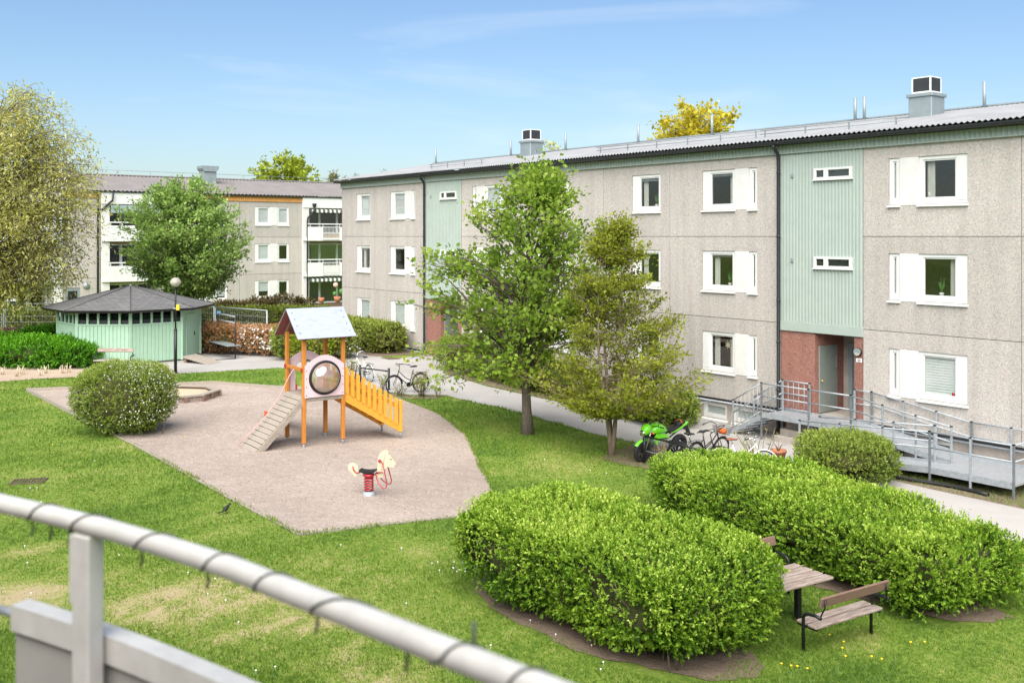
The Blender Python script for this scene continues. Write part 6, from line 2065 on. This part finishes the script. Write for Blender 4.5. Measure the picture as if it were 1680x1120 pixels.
# tank: lofted shape
def loft(name, secs, m, n=14):
    """secs: (x, z centre, half width, half height, squareness)"""
    mb = MB(); P = []
    for x, z, w, h in secs:
        for i in range(n):
            a = 2 * math.pi * i / n
            c_, s_ = math.cos(a), math.sin(a)
            P.append((x, w * math.copysign(abs(c_) ** .75, c_), z + h * math.copysign(abs(s_) ** .75, s_)))
    fs = [(j * n + i, j * n + (i + 1) % n, (j + 1) * n + (i + 1) % n, (j + 1) * n + i) for j in range(len(secs) - 1) for i in range(n)]
    fs += [tuple(reversed(range(n))), tuple((len(secs) - 1) * n + i for i in range(n))]
    mb.add(P, fs, True)
    return mb.build(name, m, MC)
loft('fuel_tank', [(.58, .80, .09, .05), (.68, .84, .14, .10), (.84, .88, .18, .14), (.98, .89, .19, .14), (1.10, .87, .15, .11), (1.18, .84, .09, .07)], M['lime'])
loft('seat', [(.02, .90, .10, .035), (.15, .87, .12, .05), (.32, .80, .12, .05), (.50, .78, .13, .05), (.64, .80, .10, .05)], M['black_plastic'])
loft('passenger_pad', [(-.12, .96, .07, .03), (.0, .965, .11, .05), (.14, .93, .11, .05), (.20, .90, .08, .03)], M['black_plastic'])
loft('tail_fairing', [(-.30, .93, .02, .02), (-.18, .90, .07, .045), (.05, .83, .10, .06), (.28, .76, .12, .05), (.42, .72, .10, .04)], M['lime'])
loft('headlight_cowl', [(1.20, .90, .10, .10), (1.30, .91, .13, .15), (1.40, .88, .12, .13), (1.46, .84, .08, .08)], M['lime'])
loft('headlight', [(1.40, .82, .09, .09), (1.47, .81, .085, .075), (1.485, .805, .06, .05)], M['chrome'])
loft('engine', [(.52, .42, .12, .12), (.60, .44, .19, .17), (.85, .46, .20, .19), (1.0, .50, .16, .16), (1.06, .54, .10, .10)], M['silver'], 10)
loft('engine_head', [(.78, .66, .15, .06), (.9, .66, .17, .09), (1.02, .64, .14, .07)], M['black_metal'], 10)
for s in (-1, 1):
    MB().prism([(.55, .60), (.72, .76), (1.08, .80), (1.16, .70), (1.10, .52), (1.02, .50), (.98, .66), (.7, .66)], s * .17, s * .195, 'y').build('radiator_shroud', M['lime'], MC)
    mb = MB(); mb.tube([(1.16, s * .05, .98), (1.15, s * .22, 1.03), (1.08, s * .36, 1.02)], .013, 7); mb.tube([(1.11, s * .30, 1.02), (1.06, s * .39, 1.015)], .019, 7); mb.build('handlebar', M['black_metal'], MC)
    m_ = MB(); m_.tube([(1.13, s * .24, 1.03), (1.18, s * .33, 1.17)], .008, 6); m_.build('mirror_stalk', M['black_metal'], MC)
    MB().ball((1.17, s * .36, 1.20), .075, .35, 1.1, .7, 10).build('mirror', M['black_plastic'], MC)
    MB().tube([(.0, s * .10, .31), (.30, s * .11, .40), (.52, s * .10, .42)], .03, 8).build('swingarm', M['black_metal'], MC)
    MB().tube([(1.24, s * .12, .84), (1.26, s * .24, .84)], .018, 6).build('indicator', M['orange_bag'], MC)
mb = MB(); mb.tube([(1.20, 0, .92), (.95, .12, .74), (.55, .12, .60), (.20, .09, .76), (-.15, .05, .88)], .022, 7); mb.tube([(1.20, 0, .92), (.95, -.12, .74), (.55, -.12, .60), (.20, -.09, .76), (-.15, -.05, .88)], .022, 7); mb.build('frame', M['black_metal'], MC)
MB().tube([(.98, -.08, .50), (1.02, -.1, .25), (.8, -.12, .20), (.45, -.15, .22), (.10, -.19, .36)], [.022, .022, .025, .05, .055], 9).build('exhaust', M['silver'], MC)
mb = MB(); mb.prism([(-.22, .84), (-.36, .66), (-.40, .52), (-.37, .52), (-.30, .66), (-.12, .80)], -.06, .06, 'y'); mb.build('rear_mudguard', M['black_plastic'], MC)
MB().tube([(.55, .14, .30), (.45, .34, .00)], .013, 6).build('side_stand', M['black_metal'], MC)
MB().tube([(.08, -.13, .975), (.02, 0, 1.02), (.08, .13, .975)], .012, 6).build('orange_strap', M['orange_bag'], MC)

# ---------------------------------------------------------------- small things
c = G(1277, 762)
t = thing('planter', 'terracotta plant pot with bare stems beside the olive bush', 'plant pot', c)
MB().lathe([(0, 0), (.15, 0), (.20, .34), (.22, .34), (.22, .41), (.19, .41), (.18, .36), (0, .34)], 18).build('pot', M['terracotta'], t)
mb = MB()
for i in range(5):
    a = i * 1.3; mb.tube([(0, 0, .33), (.08 * math.cos(a), .08 * math.sin(a), .52), (.24 * math.cos(a), .18 * math.sin(a), .56 + .08 * (i % 3))], [.014, .01, .005], 5)
mb.build('stems', M['twig'], t)

# blackbird
c = G(371, 842)
BD = thing('blackbird', 'blackbird standing on the lawn beside the gravel', 'bird', c, R(50))
mb = MB(); P = []; n = 10
for x, z, w, h in ((-.10, .055, .012, .006), (-.07, .075, .03, .02), (-.03, .095, .045, .04), (.015, .115, .046, .046), (.05, .14, .035, .036), (.068, .165, .026, .024), (.09, .178, .026, .024), (.108, .176, .016, .014), (.115, .174, .006, .006)):
    for i in range(n):
        a = 2 * math.pi * i / n; P.append((x, w * math.cos(a), z + h * math.sin(a)))
mb.add(P, [(j * n + i, j * n + (i + 1) % n, (j + 1) * n + (i + 1) % n, (j + 1) * n + i) for j in range(8) for i in range(n)], True)
mb.prism([(-.09, -.016), (-.19, -.024), (-.19, .024), (-.09, .016)], .045, .054)
for s in (-1, 1): mb.tube([(.0, s * .018, .08), (.01, s * .02, .03), (.005, s * .02, .0), (.03, s * .02, .001)], .004, 5)
mb.build('body', M['bird'], BD)
MB().lathe([(.007, 0), (.0, .032)], 6, Matrix.Translation((.112, 0, .175)) @ Matrix.Rotation(R(90), 4, 'Y')).build('beak', M['beak'], BD)

# drain grate in the lawn
c = G(47, 790)
t = thing('drain_grate', 'rusty rectangular drain grate sunk in the lawn', 'drain', c, R(12))
mb = MB()
for q in ((-.36, .36, -.24, -.20), (-.36, .36, .20, .24), (-.36, -.32, -.2, .2), (.32, .36, -.2, .2)): mb.box(q[0], q[1], q[2], q[3], -.02, .03)
mb.build('frame', M['iron'], t)
for k in range(9):
    x = -.28 + .07 * k
    MB().box(x - .015, x + .015, -.2, .2, -.01, .026).build('bar', M['iron'], t)
c = G(640, 588)
t = thing('gully_cover', 'small square iron gully cover at the path edge', 'drain', c, R(-50))
MB().bbox(-.4, .4, -.3, .3, .0, .02, .004).build('plate', M['iron'], t)

# dandelions and daisies scattered in the lawn: too many to single out, one mass each
def flowers(name, label, spots, m, r0, h0):
    mb = MB()
    for u, v in spots:
        c = G(u, v)
        h = h0 * random.uniform(.7, 1.2)
        mb.tube([(c[0], c[1], c[2]), (c[0], c[1], c[2] + h)], .003, 3, cap=False)
        mb.lathe([(0, h - .004), (r0, h), (r0 * .8, h + .012), (0, h + .016)], 7, Matrix.Translation((c[0], c[1], c[2])))
    tag(mb.build(name, m), label, 'flowers', kind='stuff')
rs = random.Random(4)
flowers('dandelions', 'yellow dandelions in the grass by the bench', [(1361, 1046), (1384, 1057), (1382, 1069), (1430, 1081), (1494, 1059), (1517, 1058), (1282, 1093), (1298, 1098), (1308, 1097)] + [(rs.uniform(1300, 1670), rs.uniform(1075, 1140)) for _ in range(3)] + [(rs.uniform(20, 330), rs.uniform(640, 740)) for _ in range(5)], M['dandelion'], .02, .06)
flowers('daisies', 'tiny white daisies scattered in the lawn', [(u_, v_) for u_, v_ in [(rs.uniform(0, 1100), rs.uniform(740, 1120)) for _ in range(70)] if v_ > 885 or u_ < 180 or u_ > 820] + [(rs.uniform(705, 765), rs.uniform(925, 942)) for _ in range(14)], M['daisy'], .014, .05)

# ---------------------------------------------------------------- grass blades on the near lawn
from mathutils.geometry import intersect_point_quad_2d
def inside(px, py, poly):
    r = np.zeros(len(px), bool)
    n = len(poly); j = n - 1
    for i in range(n):
        xi, yi_ = poly[i]; xj, yj = poly[j]
        with np.errstate(divide='ignore', invalid='ignore'):
            c_ = ((yi_ > py) != (yj > py)) & (px < (xj - xi) * (py - yi_) / (yj - yi_) + xi)
        r ^= c_; j = i
    return r
NB = 420000
yy = 11.5 * (46 / 11.5) ** (rng.random(NB) ** 1.15)
xx = (rng.random(NB) * 1.24 - .62) * yy
blocked = inside(xx, yy, gp(SAND)) | inside(xx, yy, path_poly) | inside(xx, yy, STRIP)
e1 = np.array(H1E); 
def inhedge(c, e, L, W):
    dx, dy = xx - c[0], yy - c[1]
    a_ = dx * e[0] + dy * e[1]; b_ = -dx * e[1] + dy * e[0]
    return (np.abs(a_ / (L / 2 - .12 + .12 * sines(xx, yy, 31, 3.0))) ** 4 + np.abs(b_ / (W / 2 - .10 + .12 * sines(xx, yy, 32, 3.0))) ** 4) < 1
blocked |= inhedge(H1C, H1E, H1L, H1W) | inhedge(H2C, H2E, H2L, H2W)
blocked |= inside(xx, yy, [W1(-25, -.3), W1(20, -.3), W1(20, 40), W1(-25, 40)])
dr = dryness(xx, yy)
keep = ~blocked & (rng.random(NB) > np.clip((dr - .5) * 1.2, 0, .6))
xx, yy, dr = xx[keep], yy[keep], dr[keep]
k = len(xx)
P = np.stack([xx, yy, zgv(xx) - .004], 1)
far = np.clip(yy / 14, 1, 2.6)
tall = np.clip(1.25 - dr * .9 + .35 * sines(xx, yy, 17, .8), .45, 1.7)
hgt = (.030 + .035 * rng.random(k)) * far ** .4 * tall
wid = .0060 * far * rng.uniform(.7, 1.4, k)
th = rng.uniform(0, 2 * math.pi, k)
sd_ = np.stack([np.cos(th), np.sin(th), np.zeros(k)], 1) * wid[:, None]
ln = rng.normal(0, .55, (k, 2)) * hgt[:, None]
tip = P + np.stack([ln[:, 0], ln[:, 1], hgt], 1)
V = np.stack([P - sd_, P + sd_, tip], 1).reshape(-1, 3)
me = np_mesh('grass', V, np.arange(3 * k).reshape(k, 3))
a_ = me.attributes.new('tone_val', 'FLOAT', 'FACE')
a_.data.foreach_set('value', np.clip(.10 + dr * .62 + rng.normal(0, .13, k), 0, 1).astype(np.float32))
tag(link('grass', me, LM['grass']), 'short uneven grass blades of the lawn', 'grass', kind='stuff')
EP = []
for poly, segs in ((gp(SAND), list(range(4, 14))), (path_poly, list(range(4, 15)))):
    for i in segs:
        a, b = np.array(poly[i]), np.array(poly[(i + 1) % len(poly)])
        n_ = int(np.linalg.norm(b - a) * 150)
        t_ = rng.random(n_)[:, None]
        EP.append(a * (1 - t_) + b * t_ + rng.normal(0, .035, (n_, 2)))
EP = np.concatenate(EP); k = len(EP)
P = np.stack([EP[:, 0], EP[:, 1], zgv(EP[:, 0]) + .004], 1)
hgt = rng.uniform(.03, .11, k) * np.clip(.6 + .8 * sines(EP[:, 0], EP[:, 1], 41, 2.0), .3, 1.4)
th = rng.uniform(0, 2 * math.pi, k)
sd_ = np.stack([np.cos(th), np.sin(th), np.zeros(k)], 1) * .011
tip = P + np.stack([rng.normal(0, .03, k), rng.normal(0, .03, k), hgt], 1)
me = np_mesh('border_grass', np.stack([P - sd_, P + sd_, tip], 1).reshape(-1, 3), np.arange(3 * k).reshape(k, 3))
a_ = me.attributes.new('tone_val', 'FLOAT', 'FACE'); a_.data.foreach_set('value', np.clip(rng.normal(.45, .2, k), 0, 1).astype(np.float32))
tag(link('border_grass', me, LM['grass']), 'ragged grass creeping over the gravel and path edges', 'grass', kind='stuff')
n_ = 9000
px_, py_ = rng.uniform(-14, 0.2, n_ * 3), rng.uniform(17.5, 37, n_ * 3)
ok = inside(px_, py_, gp(SAND)); px_, py_ = px_[ok][:n_], py_[ok][:n_]
k = len(px_); sz = rng.uniform(.010, .028, k)
base = np.array([[1, 0, 0], [0, 1, 0], [-1, 0, 0], [0, -1, 0], [0, 0, .8]])
rot = rng.uniform(0, 6.28, k)
bx = base[None, :, 0] * np.cos(rot)[:, None] - base[None, :, 1] * np.sin(rot)[:, None]
by = base[None, :, 0] * np.sin(rot)[:, None] + base[None, :, 1] * np.cos(rot)[:, None]
V = np.stack([px_[:, None] + bx * sz[:, None], py_[:, None] + by * sz[:, None], zgv(px_)[:, None] + .008 + base[None, :, 2] * sz[:, None]], -1).reshape(-1, 3)
Fq = (np.array([[0, 1, 4], [1, 2, 4], [2, 3, 4], [3, 0, 4]])[None] + (np.arange(k) * 5)[:, None, None]).reshape(-1, 3)
me = np_mesh('loose_stones', V, Fq)
a_ = me.attributes.new('tone_val', 'FLOAT', 'FACE'); a_.data.foreach_set('value', np.repeat(rng.random(k), 4).astype(np.float32))
LM['stone'] = leafmat('loose_stone', [(0, (0.16, 0.13, 0.11)), (.5, (0.28, 0.23, 0.20)), (1, (0.42, 0.36, 0.31))], 0.0, .9)
tag(link('loose_stones', me, LM['stone']), 'loose pebbles scattered over the playground gravel', 'pebbles', kind='stuff')

# ---------------------------------------------------------------- balcony railing in front of the camera's own balcony
hr = .57
rpx = [(-260, 772), (-160, 790), (-80, 807), (0, 825), (82, 844), (170, 866), (267, 894.6), (379, 931), (470, 967), (567, 1004), (777, 1086), (900, 1134), (1040, 1190), (1230, 1268)]
RL = [Vector(((u - 840) / F * (hr * F / (v - VH)), hr * F / (v - VH), 0)) for u, v in rpx]
def spline(P, n):
    out = []
    for i in range(len(P) - 1):
        p0, p1, p2, p3 = P[max(i - 1, 0)], P[i], P[i + 1], P[min(i + 2, len(P) - 1)]
        for q in range(n):
            t = q / n
            out.append(.5 * ((2 * p1) + (p2 - p0) * t + (2 * p0 - 5 * p1 + 4 * p2 - p3) * t * t + (3 * p1 - p0 - 3 * p2 + p3) * t ** 3))
    out.append(P[-1]); return out
RLs = spline(RL, 14)
BR = thing('balcony_railing', 'white lacquered balcony railing with a thick round handrail in the foreground', 'railing', (0, 0, CZ - 1.62))
zr = 1.62 - hr
MB().tube([(p.x, p.y, zr) for p in RLs], .0195, 24).build('handrail', M['rail_paint'], BR)
def at_u(u):
    best = min(range(len(RLs)), key=lambda i: abs(840 + F * RLs[i].x / RLs[i].y - u))
    i = min(max(best, 1), len(RLs) - 2)
    return RLs[best], (RLs[i + 1] - RLs[i - 1]).normalized()
def post_at(u, name='post'):
    p, d = at_u(u)
    nrm = Vector((-d.y, d.x, 0))
    Mx = Matrix(((d.x, nrm.x, 0, p.x), (d.y, nrm.y, 0, p.y), (0, 0, 1, 0), (0, 0, 0, 1)))
    o = MB().bbox(-.027, .027, -.019, .019, .02, zr - .018, .004, Mx).build(name, M['rail_paint'], BR)
    MB().bbox(-.040, -.0305, -.016, .016, zr - .16, zr - .022, .003, Mx).build('bracket', M['rail_paint'], o)
    return Mx
post_at(146); post_at(-240); post_at(1150)
# lower rectangular rail and the panel hanging under it
off = .03
low = [Vector((p.x, p.y, 0)) for p in RLs]
def ribbon(pts, y0, y1, z0, z1, name, m):
    mb = MB(); P = []
    for i, p in enumerate(pts):
        d = (pts[min(i + 1, len(pts) - 1)] - pts[max(i - 1, 0)]).normalized(); n_ = Vector((-d.y, d.x, 0))
        if n_.y < 0: n_ = -n_
        a_, b_ = p + n_ * y0, p + n_ * y1
        P += [(a_.x, a_.y, z0), (b_.x, b_.y, z0), (b_.x, b_.y, z1), (a_.x, a_.y, z1)]
    fs = []
    for i in range(len(pts) - 1):
        for k_ in range(4):
            fs.append((4 * i + k_, 4 * i + (k_ + 1) % 4, 4 * i + 4 + (k_ + 1) % 4, 4 * i + 4 + k_))
    e_ = 4 * (len(pts) - 1)
    fs += [(3, 2, 1, 0), (e_, e_ + 1, e_ + 2, e_ + 3)]
    mb.add(P, fs)
    return mb.build(name, m, BR)
iu = [i for i, p in enumerate(RLs) if 840 + F * p.x / p.y > -2]
seg = [RLs[i] for i in iu]
segl = [p for i, p in enumerate(RLs) if 840 + F * p.x / p.y < -10]
zlr = zr - .225
for sgm in (seg,):
    ribbon(sgm, .024, .068, zlr - .055, zlr, 'lower_rail', M['rail_paint'])
    ribbon(sgm, .036, .056, .05, zlr - .056, 'front_panel', M['rail_panel'])
p, d = at_u(-8)
MB().tube([p + d * -.06 + Vector((-d.y, d.x, 0)) * .046 + Vector((0, 0, zlr - .03)), p + d * .03 + Vector((-d.y, d.x, 0)) * .046 + Vector((0, 0, zlr - .03))], .010, 8).build('joint_pin', M['galv'], BR)
ribbon(RLs, -2.6, .10, -.14, .0, 'balcony_slab', M['concrete'])
# string of fairy lights wound round the handrail
FL = thing('fairy_light_string', 'dark fairy light cable wound round the balcony handrail', 'light string', (0, 0, CZ - 1.62))
turns_u = [-150, -45, 65, 133, 240, 352, 436, 530, 742, 850, 960]
pts = []
for j in range(len(turns_u) - 1):
    for q in range(16):
        t = q / 16
        u = turns_u[j] + (turns_u[j + 1] - turns_u[j]) * t
        f = 0
        # position along the rail (interpolate)
        us = [840 + F * p.x / p.y for p in RLs]
        i = max(0, min(len(us) - 2, next((q_ for q_ in range(len(us) - 1) if us[q_ + 1] >= u), len(us) - 2)))
        tt = (u - us[i]) / (us[i + 1] - us[i] + 1e-9)
        p = RLs[i].lerp(RLs[i + 1], tt); d = (RLs[i + 1] - RLs[i]).normalized()
        n_ = Vector((-d.y, d.x, 0))
        # more of the travel happens behind the rail, the front crossing is steep
        a = 2 * math.pi * (t + .07 * math.sin(2 * math.pi * t))
        off = n_ * (-math.cos(a)) + Vector((0, 0, 1)) * math.sin(a)
        pts.append(p + Vector((0, 0, zr)) + off * .0213)
MB().tube(pts, .0022, 6).build('cable', M['cable'], FL)
for j, u in enumerate((55, 85, 110, 228, 340, 520, 665)):
    p, d = at_u(u)
    dn = -1 if j % 3 else -1
    o = p + Vector((0, 0, zr - .020))
    MB().tube([o, o + Vector((.002, .004, -.018)), o + Vector((-.003, .006, -.034))], [.0015, .003, .002], 6).build('small_bulb', M['cable'], FL)
p, d = at_u(783)
o = p + Vector((0, 0, zr + .020))
MB().tube([o + Vector((0, .01, -.01)), o + Vector((0, .012, .03))], [.0028, .003], 6).build('small_bulb', M['cable'], FL)

# the block this balcony belongs to: behind the viewpoint, seen only mirrored in the windows opposite
OB = thing('apartment_block', 'dark red apartment block that carries the balcony railing', 'building', (0, 0, 0), R(-24))
M['red_render'] = mat('dark_red_render', (0.17, 0.065, 0.05), 0.85, 0.2, 3)
oz = CZ - 1.62
MB().box(-16, 16, -13.0, -1.5, -.3, oz + 2.6).build('wall', M['red_render'], OB)
MB().box(-16.4, 16.4, -13.4, -1.1, oz + 2.61, oz + 2.95).build('roof', M['roof_brown'], OB)
for f in (oz - 2.7, oz):
    for x in (-14, -11, -8, -5, 4, 7, 10, 13):
        o = MB().bbox(x - .75, x + .75, -1.49, -1.44, f + .85, f + 2.2, .01).build('window', M['white'], OB)
        sheetpane(x - .62, x + .62, -1.432, f + .97, f + 2.08, o)
